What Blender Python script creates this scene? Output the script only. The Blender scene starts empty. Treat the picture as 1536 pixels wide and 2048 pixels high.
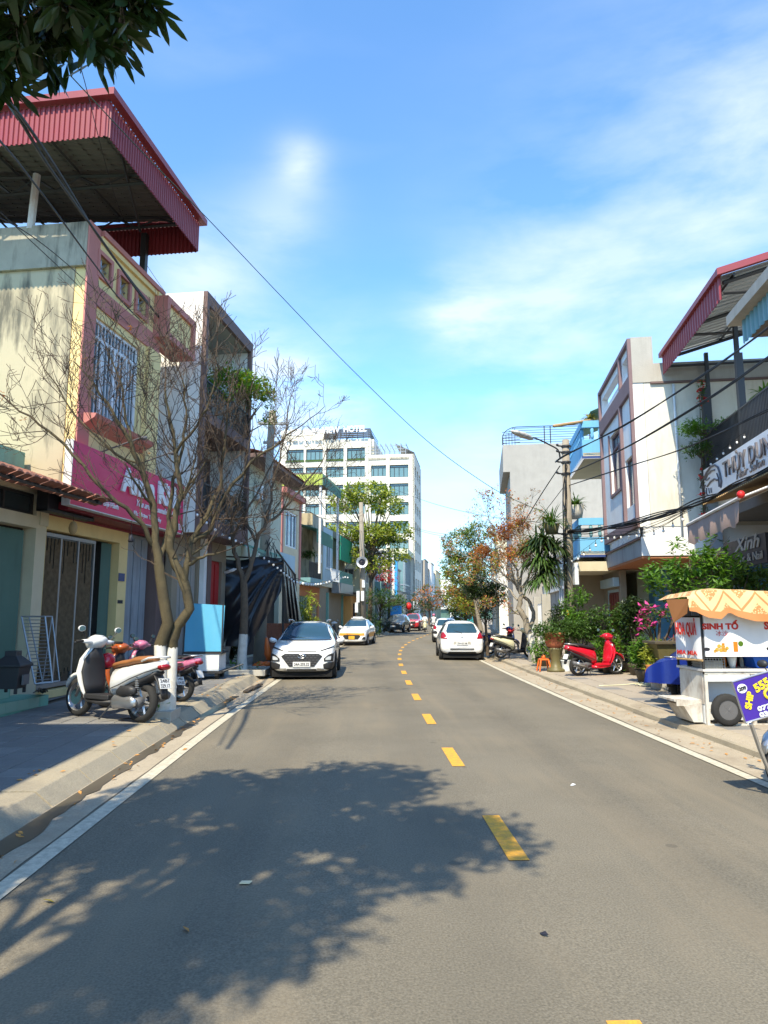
import bpy, bmesh, math, random
import numpy as np
from mathutils import Vector, Matrix, noise
from mathutils.bvhtree import BVHTree
RNG = random.Random(7)
U = RNG.uniform
V = Vector
# ---------------------------------------------------------------- camera
F = 1400.0
H = 1.8
PITCH = math.atan(203 / F)
YAW = math.atan(47 / F * math.cos(PITCH))
sc = bpy.context.scene
C = sc.collection
cam = bpy.data.cameras.new('camera')
cam.sensor_fit = 'VERTICAL'
cam.sensor_height = 36
cam.lens = F / 2048 * 36
cam.clip_start = 0.05
cam.clip_end = 3000
camo = bpy.data.objects.new('camera', cam)
C.objects.link(camo)
camo.location = (0, 0, H)
camo.rotation_euler = (math.pi / 2 + PITCH, 0, -YAW)
sc.camera = camo
# ---------------------------------------------------------------- sun and sky
SD = V((.25, .76, -1.0)).normalized()          # the way the sunlight travels
ELEV = math.asin(-SD.z)
AZ = math.atan2(-SD.x, -SD.y)                  # azimuth of the sun, clockwise from +Y
sun = bpy.data.lights.new('sun', 'SUN')
sun.energy = 4.0
sun.angle = math.radians(.53)
sun.color = (1, .885, .67)
suno = bpy.data.objects.new('sun', sun)
C.objects.link(suno)
suno.rotation_euler = SD.to_track_quat('-Z', 'Y').to_euler()
sc.view_settings.view_transform = 'Standard'
sc.view_settings.look = 'None'
sc.view_settings.exposure = 0.92
sc.view_settings.gamma = 1
sc.view_settings.use_curve_mapping = False
try:
    sc.cycles.max_bounces = 6
    sc.cycles.transparent_max_bounces = 8
    sc.cycles.use_denoising = True
except Exception:
    pass

def ray(x, y):
    u = (x - 768) / F
    v = (1024 - y) / F
    cs, sn, ct, st = math.cos(YAW), math.sin(YAW), math.cos(PITCH), math.sin(PITCH)
    return V((sn * ct, cs * ct, st)) + u * V((cs, -sn, 0)) + v * V((-sn * st, -cs * st, ct))
def gp(x, y, z=0.0):
    d = ray(x, y)
    t = (z - H) / d.z
    return V((d.x * t, d.y * t, z))
def at(x, y, Y):
    d = ray(x, y)
    t = Y / d.y
    return V((d.x * t, Y, H + d.z * t))

world = bpy.data.worlds.new('World')
sc.world = world
world.use_nodes = True
nt = world.node_tree
for n in list(nt.nodes):
    nt.nodes.remove(n)
def N(t, kind, **kw):
    n = t.nodes.new(kind)
    for k, v in kw.items():
        if k.startswith('i_'):
            n.inputs[int(k[2:]) if k[2:].isdigit() else k[2:]].default_value = v
        else:
            setattr(n, k, v)
    return n
def L(t, a, b):
    t.links.new(a, b)
def M_(t, op, a, b=None, c=None, clamp=False):
    n = t.nodes.new('ShaderNodeMath')
    n.operation = op
    n.use_clamp = clamp
    for i, q in enumerate((a, b, c)):
        if q is None:
            continue
        if isinstance(q, (int, float)):
            n.inputs[i].default_value = q
        else:
            L(t, q, n.inputs[i])
    return n.outputs[0]
wo = N(nt, 'ShaderNodeOutputWorld')
bg = N(nt, 'ShaderNodeBackground')
bg.inputs[1].default_value = .15
sky = N(nt, 'ShaderNodeTexSky', sky_type='NISHITA', sun_disc=False)
sky.sun_elevation = ELEV
sky.sun_rotation = AZ
sky.air_density = 1.0
sky.dust_density = .35
sky.ozone_density = 2.6
tc = N(nt, 'ShaderNodeTexCoord')
mp = N(nt, 'ShaderNodeMapping')
mp.inputs['Rotation'].default_value = (0, 0, math.radians(0))
mp.inputs['Scale'].default_value = (1.1, 1.3, 3.4)
L(nt, tc.outputs['Generated'], mp.inputs[0])
n1 = N(nt, 'ShaderNodeTexNoise', i_Scale=3.2, i_Detail=10.0, i_Roughness=.56, i_Distortion=.15)
L(nt, mp.outputs[0], n1.inputs['Vector'])
n2 = N(nt, 'ShaderNodeTexNoise', i_Scale=1.3, i_Detail=3.0, i_Roughness=.5)
L(nt, mp.outputs[0], n2.inputs['Vector'])
# the cloud banks that stand over this street, each a soft region of the sky
CL = [(565, 440, .06, .55), (600, 325, .03, .8), (1480, 330, .24, .30), (1250, 500, .17, .27), (915, 640, .05, 1.1), (1130, 730, .15, .42), (690, 810, .035, 1.2),
      (550, 765, .06, 1.4), (930, 950, .10, .4), (385, 540, .07, .5), (1536, 230, .10, .5), (430, 610, .08, .5), (1050, 590, .10, .35), (680, 660, .06, .25), (1450, 430, .10, .3)]
acc = None
for (x, y, r, w) in CL:
    d = ray(x, y).normalized()
    vd = N(nt, 'ShaderNodeVectorMath', operation='DISTANCE')
    L(nt, tc.outputs['Generated'], vd.inputs[0])
    vd.inputs[1].default_value = d
    q = M_(nt, 'DIVIDE', vd.outputs['Value'], r)
    q = M_(nt, 'POWER', q, 2.0)
    q = M_(nt, 'MULTIPLY', q, -1.0)
    q = M_(nt, 'EXPONENT', q)
    q = M_(nt, 'MULTIPLY', q, w)
    acc = q if acc is None else M_(nt, 'ADD', acc, q)
gen = M_(nt, 'MULTIPLY', M_(nt, 'SUBTRACT', n2.outputs['Fac'], .52, clamp=True), 2.2)
acc = M_(nt, 'ADD', acc, gen)
wis = M_(nt, 'MULTIPLY', M_(nt, 'SUBTRACT', n1.outputs['Fac'], .36, clamp=True), 3.6, clamp=True)
cf = M_(nt, 'MULTIPLY', acc, wis, clamp=True)
cf = M_(nt, 'MULTIPLY', cf, .68)
sx = N(nt, 'ShaderNodeSeparateXYZ')
L(nt, tc.outputs['Generated'], sx.inputs[0])
hz = M_(nt, 'POWER', M_(nt, 'SUBTRACT', 1.0, M_(nt, 'ABSOLUTE', sx.outputs[2])), 9.0)
hz = M_(nt, 'MULTIPLY', hz, .5)
tint = N(nt, 'ShaderNodeMix', data_type='RGBA', blend_type='MULTIPLY')
tint.inputs[0].default_value = 1
tint.inputs[7].default_value = (.88, 1.22, 1.40, 1)
L(nt, sky.outputs[0], tint.inputs[6])
mxh = N(nt, 'ShaderNodeMix', data_type='RGBA')
mxh.inputs[7].default_value = (3.35, 3.95, 4.75, 1)
L(nt, hz, mxh.inputs[0])
L(nt, tint.outputs[2], mxh.inputs[6])
mx = N(nt, 'ShaderNodeMix', data_type='RGBA')
mx.inputs[7].default_value = (4.1, 4.45, 4.7, 1)
L(nt, cf, mx.inputs[0])
L(nt, mxh.outputs[2], mx.inputs[6])
L(nt, mx.outputs[2], bg.inputs[0])
L(nt, bg.outputs[0], wo.inputs[0])

# ---------------------------------------------------------------- frames
class Fr:
    """a vertical facade plane: s runs along the street, o out towards the road, z up"""
    def __init__(f, x0, y0, hd, side):
        h = math.radians(hd)
        f.o = V((x0, y0, 0))
        f.d = V((math.sin(h), math.cos(h), 0))
        f.n = V((math.cos(h) * side, -math.sin(h) * side, 0))
        f.side = side
    def p(f, s, o, z):
        return f.o + f.d * s + f.n * o + V((0, 0, z))
    def hit(f, x, y, o=0.0):
        d = ray(x, y)
        q = f.o + f.n * o
        t = (q.x * f.n.x + q.y * f.n.y) / (d.x * f.n.x + d.y * f.n.y)
        w = V((d.x * t, d.y * t, H + d.z * t))
        return (w - f.o).dot(f.d), w.z
    def cross(f, x, y, S):
        d = ray(x, y)
        q = f.o + f.d * S
        t = (q.x * f.d.x + q.y * f.d.y) / (d.x * f.d.x + d.y * f.d.y)
        w = V((d.x * t, d.y * t, H + d.z * t))
        return (w - f.o).dot(f.n), w.z
    def rect(f, xn, yt, yb, xf, o=0.0):
        s0, z1 = f.hit(xn, yt, o)
        _, z0 = f.hit(xn, yb, o)
        s1, _ = f.hit(xf, (yt + yb) / 2, o)
        return s0, s1, z0, z1
FL = Fr(-5.64, 13.8, 9.7, 1)
FR = Fr(8.2, 20.4, 9.7, -1)

# ---------------------------------------------------------------- materials
MATS = {}
def mat(name, col, rough=.8, col2=None, sc1=2.0, amt=.35, bump=0.0, bsc=60.0, stain=None, stain_amt=0.0, stain_sc=(5, 5, .7), metal=0.0, spec=.4, coat=0.0, speck=None, transl=0.0, clean=False):
    m = bpy.data.materials.new(name)
    m.use_nodes = True
    t = m.node_tree
    b = t.nodes['Principled BSDF']
    b.inputs['Roughness'].default_value = rough
    b.inputs['Metallic'].default_value = metal
    b.inputs['Specular IOR Level'].default_value = spec
    if coat:
        b.inputs['Coat Weight'].default_value = coat
        b.inputs['Coat Roughness'].default_value = .04
    g = N(t, 'ShaderNodeNewGeometry')
    n = N(t, 'ShaderNodeTexNoise', i_Scale=sc1, i_Detail=6.0, i_Roughness=.6)
    L(t, g.outputs['Position'], n.inputs['Vector'])
    c2 = col2 or tuple(c * .72 for c in col)
    mixn = N(t, 'ShaderNodeMix', data_type='RGBA')
    mixn.inputs[6].default_value = (*col, 1)
    mixn.inputs[7].default_value = (*c2, 1)
    f = M_(t, 'MULTIPLY', M_(t, 'SUBTRACT', n.outputs['Fac'], .38, clamp=True), 3.0 * amt, clamp=True)
    L(t, f, mixn.inputs[0])
    out = mixn.outputs[2]
    if speck:
        vn = N(t, 'ShaderNodeTexNoise', i_Scale=speck[1], i_Detail=2.0)
        L(t, g.outputs['Position'], vn.inputs['Vector'])
        ms = N(t, 'ShaderNodeMix', data_type='RGBA', blend_type='MULTIPLY')
        ms.inputs[0].default_value = 1
        cr = N(t, 'ShaderNodeMapRange')
        cr.inputs[1].default_value = .3
        cr.inputs[2].default_value = .7
        cr.inputs[3].default_value = 1 - speck[0]
        cr.inputs[4].default_value = 1 + speck[0]
        L(t, vn.outputs['Fac'], cr.inputs[0])
        L(t, out, ms.inputs[6])
        L(t, cr.outputs[0], ms.inputs[7])
        out = ms.outputs[2]
    if stain_amt:
        mp_ = N(t, 'ShaderNodeMapping')
        mp_.inputs['Scale'].default_value = stain_sc
        L(t, g.outputs['Position'], mp_.inputs[0])
        sn = N(t, 'ShaderNodeTexNoise', i_Scale=1.0, i_Detail=7.0, i_Roughness=.65)
        L(t, mp_.outputs[0], sn.inputs['Vector'])
        big = N(t, 'ShaderNodeTexNoise', i_Scale=.55, i_Detail=2.0)
        L(t, g.outputs['Position'], big.inputs['Vector'])
        q = M_(t, 'MULTIPLY', M_(t, 'SUBTRACT', M_(t, 'ADD', sn.outputs['Fac'], M_(t, 'MULTIPLY', big.outputs['Fac'], .55)), .76, clamp=True), 5 * stain_amt, clamp=True)
        mt = N(t, 'ShaderNodeMix', data_type='RGBA')
        mt.inputs[7].default_value = (*(stain or (.06, .055, .045)), 1)
        L(t, M_(t, 'MULTIPLY', q, min(1, stain_amt)), mt.inputs[0])
        L(t, out, mt.inputs[6])
        out = mt.outputs[2]
    L(t, out, b.inputs['Base Color'])
    if bump:
        bn = N(t, 'ShaderNodeTexNoise', i_Scale=bsc, i_Detail=5.0)
        L(t, g.outputs['Position'], bn.inputs['Vector'])
        bp = N(t, 'ShaderNodeBump')
        bp.inputs['Strength'].default_value = bump
        bp.inputs['Distance'].default_value = .01
        L(t, bn.outputs['Fac'], bp.inputs['Height'])
        L(t, bp.outputs[0], b.inputs['Normal'])
    if not metal and rough > .3 and not clean:
        rr = M_(t, 'ADD', M_(t, 'MULTIPLY', n.outputs['Fac'], .2), rough - .1, clamp=True)
        L(t, rr, b.inputs['Roughness'])
    if transl:
        tr = N(t, 'ShaderNodeBsdfTranslucent')
        br = N(t, 'ShaderNodeMix', data_type='RGBA', blend_type='MULTIPLY')
        br.inputs[0].default_value = 1
        br.inputs[7].default_value = (1.35, 1.45, .55, 1)
        L(t, out, br.inputs[6])
        L(t, br.outputs[2], tr.inputs[0])
        ms = N(t, 'ShaderNodeMixShader')
        ms.inputs[0].default_value = transl
        L(t, b.outputs[0], ms.inputs[1])
        L(t, tr.outputs[0], ms.inputs[2])
        L(t, ms.outputs[0], t.nodes['Material Output'].inputs[0])
    MATS[name] = m
    return m
def P(name, *a, **k):
    return MATS[name] if name in MATS else mat(name, *a, **k)

plaster = dict(rough=.9, bump=.25, bsc=25)
mat('cream_stained', (.49, .42, .28), col2=(.37, .33, .24), sc1=1.1, stain=(.13, .12, .09), stain_amt=1.1, stain_sc=(3, 3, .55), **plaster)
mat('cream', (.60, .53, .37), stain=(.3, .26, .18), stain_amt=.3, **plaster)
mat('yellow_wall', (.80, .62, .29), stain=(.35, .27, .14), stain_amt=.3, **plaster)
mat('grey_weathered', (.40, .37, .29), col2=(.18, .17, .14), stain=(.05, .05, .04), stain_amt=.9, sc1=2.5, **plaster)
mat('pink_trim', (.50, .20, .17), col2=(.43, .17, .15), stain=(.25, .10, .09), stain_amt=.35, **plaster)
mat('white_wall', (.80, .79, .75), stain=(.42, .40, .35), stain_amt=.35, **plaster)
mat('white_fresh', (.80, .80, .78), stain=(.5, .47, .4), stain_amt=.18, **plaster)
mat('offwhite_stained', (.68, .65, .56), stain=(.32, .27, .18), stain_amt=.5, **plaster)
mat('brown_trim', (.17, .115, .105), **plaster)
mat('mauve_trim', (.22, .15, .155), **plaster)
mat('grey_wall', (.35, .33, .295), stain=(.18, .18, .17), stain_amt=.35, **plaster)
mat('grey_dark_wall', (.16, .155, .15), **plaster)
mat('pale_green_wall', (.52, .54, .42), stain=(.25, .25, .2), stain_amt=.4, **plaster)
mat('pale_yellow_wall', (.62, .59, .42), stain=(.3, .28, .2), stain_amt=.3, **plaster)
mat('pale_blue_wall', (.42, .55, .60), stain=(.25, .3, .3), stain_amt=.3, **plaster)
mat('blue_wall', (.15, .42, .66), col2=(.22, .46, .62), stain=(.12, .2, .26), stain_amt=.4, **plaster)
mat('orange_wall', (.50, .20, .09), **plaster)
mat('orange_bright_wall', (.75, .38, .12), **plaster)
mat('tan_wall', (.30, .25, .18), **plaster)
mat('terracotta', (.42, .13, .06), rough=.75, bump=.2, bsc=30)
mat('tile_red', (.30, .12, .08), col2=(.11, .075, .06), sc1=6, amt=.9, rough=.75, bump=.2)
mat('green_stucco', (.20, .45, .34), col2=(.30, .42, .3), stain=(.15, .14, .1), stain_amt=.5, **plaster)
mat('green_tile', (.25, .42, .33), col2=(.36, .46, .36), sc1=5, rough=.35, spec=.5)
mat('red_sheet', (.26, .038, .046), col2=(.19, .04, .045), rough=.45, spec=.5, metal=.0)
mat('red_sheet_dark', (.30, .045, .05), rough=.45)
mat('roof_under', (.13, .115, .10), col2=(.09, .08, .07), sc1=4, rough=.7)
mat('steel_dark', (.05, .05, .052), rough=.5, metal=.3)
mat('steel_white', (.66, .66, .64), col2=(.4, .25, .16), sc1=8, amt=.35, rough=.5)
mat('steel_grey', (.34, .35, .36), rough=.4, metal=.6)
mat('chrome', (.75, .75, .75), rough=.18, metal=1.0)
mat('black_paint', (.018, .018, .02), rough=.45)
mat('rubber', (.022, .022, .022), rough=.85, col2=(.045, .042, .038), sc1=12)
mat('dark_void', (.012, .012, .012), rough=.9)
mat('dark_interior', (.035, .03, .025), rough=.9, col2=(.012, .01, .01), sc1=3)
mat('glass_dark', (.045, .06, .07), rough=.06, spec=.8, clean=True)
mat('glass_blue', (.025, .065, .10), rough=.08, spec=.5, clean=True)
mat('glass_teal', (.10, .19, .20), col2=(.2, .27, .26), sc1=.8, rough=.1, spec=.8, clean=True)
mat('glass_shop', (.03, .032, .03), rough=.22, spec=.3, clean=True)
mat('asphalt', (.182, .160, .118), col2=(.125, .112, .085), sc1=.45, amt=.75, rough=.9, bump=.6, bsc=110, speck=(.28, 75), stain=(.23, .19, .13), stain_amt=.75, stain_sc=(1.5, .10, 1))
mat('concrete', (.36, .31, .22), col2=(.24, .22, .18), rough=.9, bump=.4, bsc=40, speck=(.12, 60), stain=(.16, .14, .11), stain_amt=.5, stain_sc=(2, 2, 2))
mat('concrete_dusty', (.40, .34, .25), col2=(.27, .23, .17), sc1=3, rough=.95, bump=.4, bsc=30, speck=(.12, 60), stain=(.16, .12, .08), stain_amt=.6, stain_sc=(1.2, 1.2, 1.2))
mat('gutter_wet', (.10, .085, .06), col2=(.05, .042, .03), sc1=2, rough=.32, spec=.6, clean=True)
mat('slate_tile', (.185, .18, .172), col2=(.12, .12, .12), sc1=3.5, rough=.85, bump=.5, bsc=35, speck=(.12, 90), stain=(.26, .22, .17), stain_amt=.35, stain_sc=(1.4, 1.4, 1.4))
mat('slate_tile_b', (.215, .21, .20), col2=(.15, .145, .14), sc1=3.5, rough=.85, bump=.5, bsc=35, speck=(.12, 90), stain=(.28, .24, .19), stain_amt=.35, stain_sc=(1.4, 1.4, 1.4))
mat('sand_tile', (.36, .31, .245), col2=(.26, .225, .18), sc1=3, rough=.9, bump=.4, bsc=35, speck=(.12, 90), stain=(.2, .17, .13), stain_amt=.4, stain_sc=(1.4, 1.4, 1.4))
mat('line_white', (.58, .53, .41), col2=(.30, .28, .22), sc1=16, amt=.75, rough=.8, speck=(.1, 90))
mat('line_yellow', (.76, .37, .035), col2=(.36, .22, .07), sc1=20, amt=.75, rough=.8, speck=(.1, 90))
mat('dirt', (.16, .12, .08), col2=(.08, .06, .04), sc1=5, rough=1)
mat('bark', (.12, .09, .062), col2=(.075, .06, .045), sc1=9, amt=.9, rough=.95, bump=.9, bsc=45)
mat('bark_mossy', (.10, .08, .042), col2=(.055, .045, .028), sc1=5, amt=.9, rough=.95, bump=.9, bsc=45)
mat('bark_pale', (.30, .26, .20), col2=(.17, .14, .10), sc1=8, amt=.8, rough=.95, bump=.7, bsc=40)
mat('limewash', (.66, .64, .58), col2=(.42, .39, .33), sc1=7, amt=.6, rough=.95, bump=.7, bsc=40)
mat('twig', (.075, .052, .035), rough=.9)
mat('leaf_dark', (.022, .045, .012), col2=(.05, .08, .015), sc1=5, amt=.8, rough=.4, spec=.5, transl=.22)
mat('leaf_mid', (.075, .145, .025), col2=(.04, .08, .018), sc1=4, amt=.8, rough=.5, transl=.3)
mat('leaf_light', (.27, .33, .04), col2=(.36, .34, .07), sc1=3, amt=.8, rough=.5, transl=.35)
mat('leaf_bright', (.12, .24, .025), col2=(.06, .15, .02), sc1=4, amt=.8, rough=.4, transl=.35)
mat('leaf_red', (.52, .16, .06), col2=(.36, .24, .07), sc1=3, amt=.8, rough=.6, transl=.3)
mat('leaf_yellow', (.34, .28, .05), rough=.6, transl=.3)
mat('leaf_fallen', (.45, .22, .06), rough=.8)
mat('flower_red', (.62, .03, .03), rough=.6, transl=.2)
mat('flower_pink', (.62, .06, .28), rough=.6, transl=.2)
mat('pot_dark', (.09, .075, .05), rough=.6, bump=.3)
mat('pot_olive', (.14, .12, .05), rough=.5, bump=.3)
mat('pot_orange', (.50, .20, .05), rough=.35)
mat('stone_pale', (.42, .40, .35), rough=.9, bump=.4, bsc=30, stain=(.2, .19, .15), stain_amt=.5)
mat('car_white', (.82, .82, .80), rough=.22, coat=.8, clean=True, col2=(.8, .8, .79))
mat('car_red', (.50, .02, .03), rough=.25, coat=.8, clean=True)
mat('car_dark', (.045, .055, .06), rough=.22, coat=.8, clean=True)
mat('car_teal', (.04, .33, .38), rough=.3, coat=.6, clean=True)
mat('plastic_black', (.03, .03, .032), rough=.5)
mat('plastic_grey', (.12, .12, .125), rough=.5)
mat('silver', (.5, .5, .5), rough=.3, metal=.8)
mat('lamp_glass', (.55, .58, .6), rough=.1, spec=.8, clean=True)
mat('lamp_red', (.30, .006, .012), rough=.15, spec=.7, clean=True)
mat('lamp_orange', (.7, .2, .02), rough=.2, clean=True)
mat('plate_white', (.72, .72, .70), rough=.4)
mat('plate_yellow', (.8, .42, .04), rough=.4)
mat('ink', (.02, .02, .03), rough=.6)
mat('taxi_orange', (.75, .33, .05), rough=.3, clean=True)
mat('scooter_white', (.74, .75, .74), rough=.2, coat=.6, clean=True)
mat('scooter_red', (.62, .012, .03), rough=.2, coat=.6, clean=True)
mat('scooter_orange', (.40, .09, .02), rough=.3, coat=.5, clean=True)
mat('scooter_pink', (.60, .18, .30), rough=.3, coat=.5, clean=True)
mat('scooter_blue', (.05, .08, .22), rough=.25, coat=.6, clean=True)
mat('scooter_cream', (.68, .66, .45), rough=.3, coat=.5, clean=True)
mat('seat_brown', (.30, .12, .04), rough=.55)
mat('seat_black', (.02, .02, .022), rough=.5)
mat('tarp_black', (.012, .013, .017), rough=.33, spec=.5, clean=True, bump=.15, bsc=8)
mat('tarp_blue', (.008, .024, .20), rough=.35, bump=.3, bsc=14)
mat('board_blue', (.10, .40, .62), col2=(.14, .46, .60), sc1=2, rough=.6, stain=(.3, .5, .55), stain_amt=.3)
mat('board_white', (.70, .73, .74), rough=.5, stain=(.3, .22, .15), stain_amt=.45, stain_sc=(5, 5, 5))
mat('worn_white', (.60, .58, .52), col2=(.40, .36, .30), sc1=6, rough=.7, stain=(.20, .12, .06), stain_amt=.8, stain_sc=(4, 4, 2))
mat('magenta', (.68, .012, .10), col2=(.54, .012, .09), rough=.35)
mat('maroon_soffit', (.22, .025, .04), rough=.5)
mat('sign_white', (.78, .79, .80), rough=.4)
mat('sign_letter_white', (.84, .84, .84), rough=.4)
mat('sign_grey', (.13, .12, .13), rough=.4)
mat('sign_blue', (.05, .36, .78), rough=.5)
mat('sign_purple', (.055, .022, .30), col2=(.045, .02, .24), rough=.3)
mat('sign_yellow', (.85, .62, .03), rough=.4)
mat('sign_red', (.6, .03, .02), rough=.5)
mat('cloth_yellow', (.74, .46, .16), col2=(.70, .50, .22), rough=.8)
mat('cloth_orange', (.48, .20, .07), rough=.8)
mat('cloth_trim', (.40, .12, .04), rough=.8)
mat('awning_brown', (.36, .25, .20), rough=.8, col2=(.28, .2, .16))
mat('canopy_tan', (.42, .28, .13), rough=.7, stain=(.2, .12, .06), stain_amt=.4)
mat('green_awning', (.10, .22, .16), rough=.6)
mat('green_yellow', (.42, .50, .10), rough=.6)
mat('green_net', (.02, .28, .16), rough=.7)
mat('green_gate', (.09, .17, .13), rough=.5, stain=(.05, .05, .04), stain_amt=.4)
mat('green_frame', (.20, .38, .30), rough=.6)
mat('teal_sheet', (.16, .32, .34), rough=.5, stain=(.3, .33, .28), stain_amt=.4)
mat('door_red', (.20, .035, .025), rough=.5)
mat('door_red_bright', (.45, .02, .02), rough=.5)
mat('door_greyblue', (.30, .34, .38), rough=.6, stain=(.15, .15, .16), stain_amt=.7)
mat('window_white', (.72, .74, .76), rough=.4)
mat('curtain', (.5, .5, .46), rough=.9)
mat('bamboo_curtain', (.20, .14, .08), col2=(.10, .07, .04), sc1=10, amt=.9, rough=.8)
mat('plastic_blue', (.02, .13, .62), rough=.4)
mat('plastic_orange', (.75, .16, .03), rough=.45)
mat('brick', (.40, .16, .10), col2=(.28, .12, .08), sc1=20, rough=.9, bump=.4)
mat('pole_concrete', (.29, .25, .19), col2=(.22, .19, .16), rough=.9, bump=.5, bsc=30, stain=(.12, .09, .07), stain_amt=.5)
mat('cable', (.012, .012, .012), rough=.6)
mat('cable_green', (.05, .10, .07), rough=.6)
mat('bulb', (.85, .85, .83), rough=.25)
mat('lantern_red', (.6, .02, .02), rough=.5)
mat('skin', (.45, .26, .18), rough=.6)
mat('shirt_white', (.75, .75, .73), rough=.9)
mat('trousers_dark', (.04, .04, .05), rough=.9)
mat('cardboard_white', (.62, .64, .66), rough=.8)
mat('fruit_mix', (.65, .30, .05), col2=(.3, .35, .05), sc1=30, amt=1, rough=.5)

def pattern_cloth():
    m = mat('cloth_pattern', (.60, .46, .24), rough=.8)
    t = m.node_tree
    b = t.nodes['Principled BSDF']
    src = b.inputs['Base Color'].links[0].from_socket
    g = N(t, 'ShaderNodeNewGeometry')
    x = N(t, 'ShaderNodeSeparateXYZ')
    L(t, g.outputs['Position'], x.inputs[0])
    tri = M_(t, 'PINGPONG', x.outputs[0], .24)
    v = M_(t, 'ADD', M_(t, 'MULTIPLY', x.outputs[2], -1.0), M_(t, 'MULTIPLY', x.outputs[1], .9))
    d = M_(t, 'PINGPONG', M_(t, 'ADD', v, tri), .20)
    zig = M_(t, 'LESS_THAN', d, .018)
    fill = M_(t, 'GREATER_THAN', d, .125)
    n = N(t, 'ShaderNodeTexVoronoi', i_Scale=38.0)
    L(t, g.outputs['Position'], n.inputs['Vector'])
    flo = M_(t, 'MULTIPLY', fill, M_(t, 'GREATER_THAN', n.outputs['Distance'], .42))
    k = M_(t, 'ADD', zig, flo, clamp=True)
    mx_ = N(t, 'ShaderNodeMix', data_type='RGBA')
    mx_.inputs[7].default_value = (.44, .20, .07, 1)
    L(t, k, mx_.inputs[0])
    L(t, src, mx_.inputs[6])
    L(t, mx_.outputs[2], b.inputs['Base Color'])
pattern_cloth()
def cracked(m):
    t = m.node_tree
    b = t.nodes['Principled BSDF']
    src = b.inputs['Base Color'].links[0].from_socket
    g = N(t, 'ShaderNodeNewGeometry')
    n = N(t, 'ShaderNodeTexNoise', i_Scale=1.3, i_Detail=6.0)
    L(t, g.outputs['Position'], n.inputs['Vector'])
    vm = N(t, 'ShaderNodeMix', data_type='VECTOR')
    vm.inputs[0].default_value = .35
    L(t, g.outputs['Position'], vm.inputs[4])
    L(t, n.outputs['Color'], vm.inputs[5])
    vo = N(t, 'ShaderNodeTexVoronoi', feature='DISTANCE_TO_EDGE', i_Scale=.75)
    L(t, vm.outputs[1], vo.inputs['Vector'])
    n2 = N(t, 'ShaderNodeTexNoise', i_Scale=.28, i_Detail=3.0)
    L(t, g.outputs['Position'], n2.inputs['Vector'])
    k = M_(t, 'MULTIPLY', M_(t, 'LESS_THAN', vo.outputs['Distance'], .0045), M_(t, 'GREATER_THAN', n2.outputs['Fac'], .53))
    spot = N(t, 'ShaderNodeTexVoronoi', i_Scale=1.1)
    L(t, g.outputs['Position'], spot.inputs['Vector'])
    k = M_(t, 'MAXIMUM', M_(t, 'MULTIPLY', k, .06), M_(t, 'MULTIPLY', M_(t, 'LESS_THAN', spot.outputs['Distance'], .05), .35))
    # wheel tracks rubbed darker and smoother along the lanes
    x = N(t, 'ShaderNodeSeparateXYZ')
    L(t, g.outputs['Position'], x.inputs[0])
    tr = M_(t, 'PINGPONG', M_(t, 'ADD', x.outputs[0], .1), .85)
    k = M_(t, 'ADD', k, M_(t, 'MULTIPLY', M_(t, 'SUBTRACT', tr, .35, clamp=True), .34))
    mx_ = N(t, 'ShaderNodeMix', data_type='RGBA')
    mx_.inputs[7].default_value = (.06, .054, .043, 1)
    L(t, k, mx_.inputs[0])
    L(t, src, mx_.inputs[6])
    L(t, mx_.outputs[2], b.inputs['Base Color'])
cracked(MATS['asphalt'])

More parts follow.
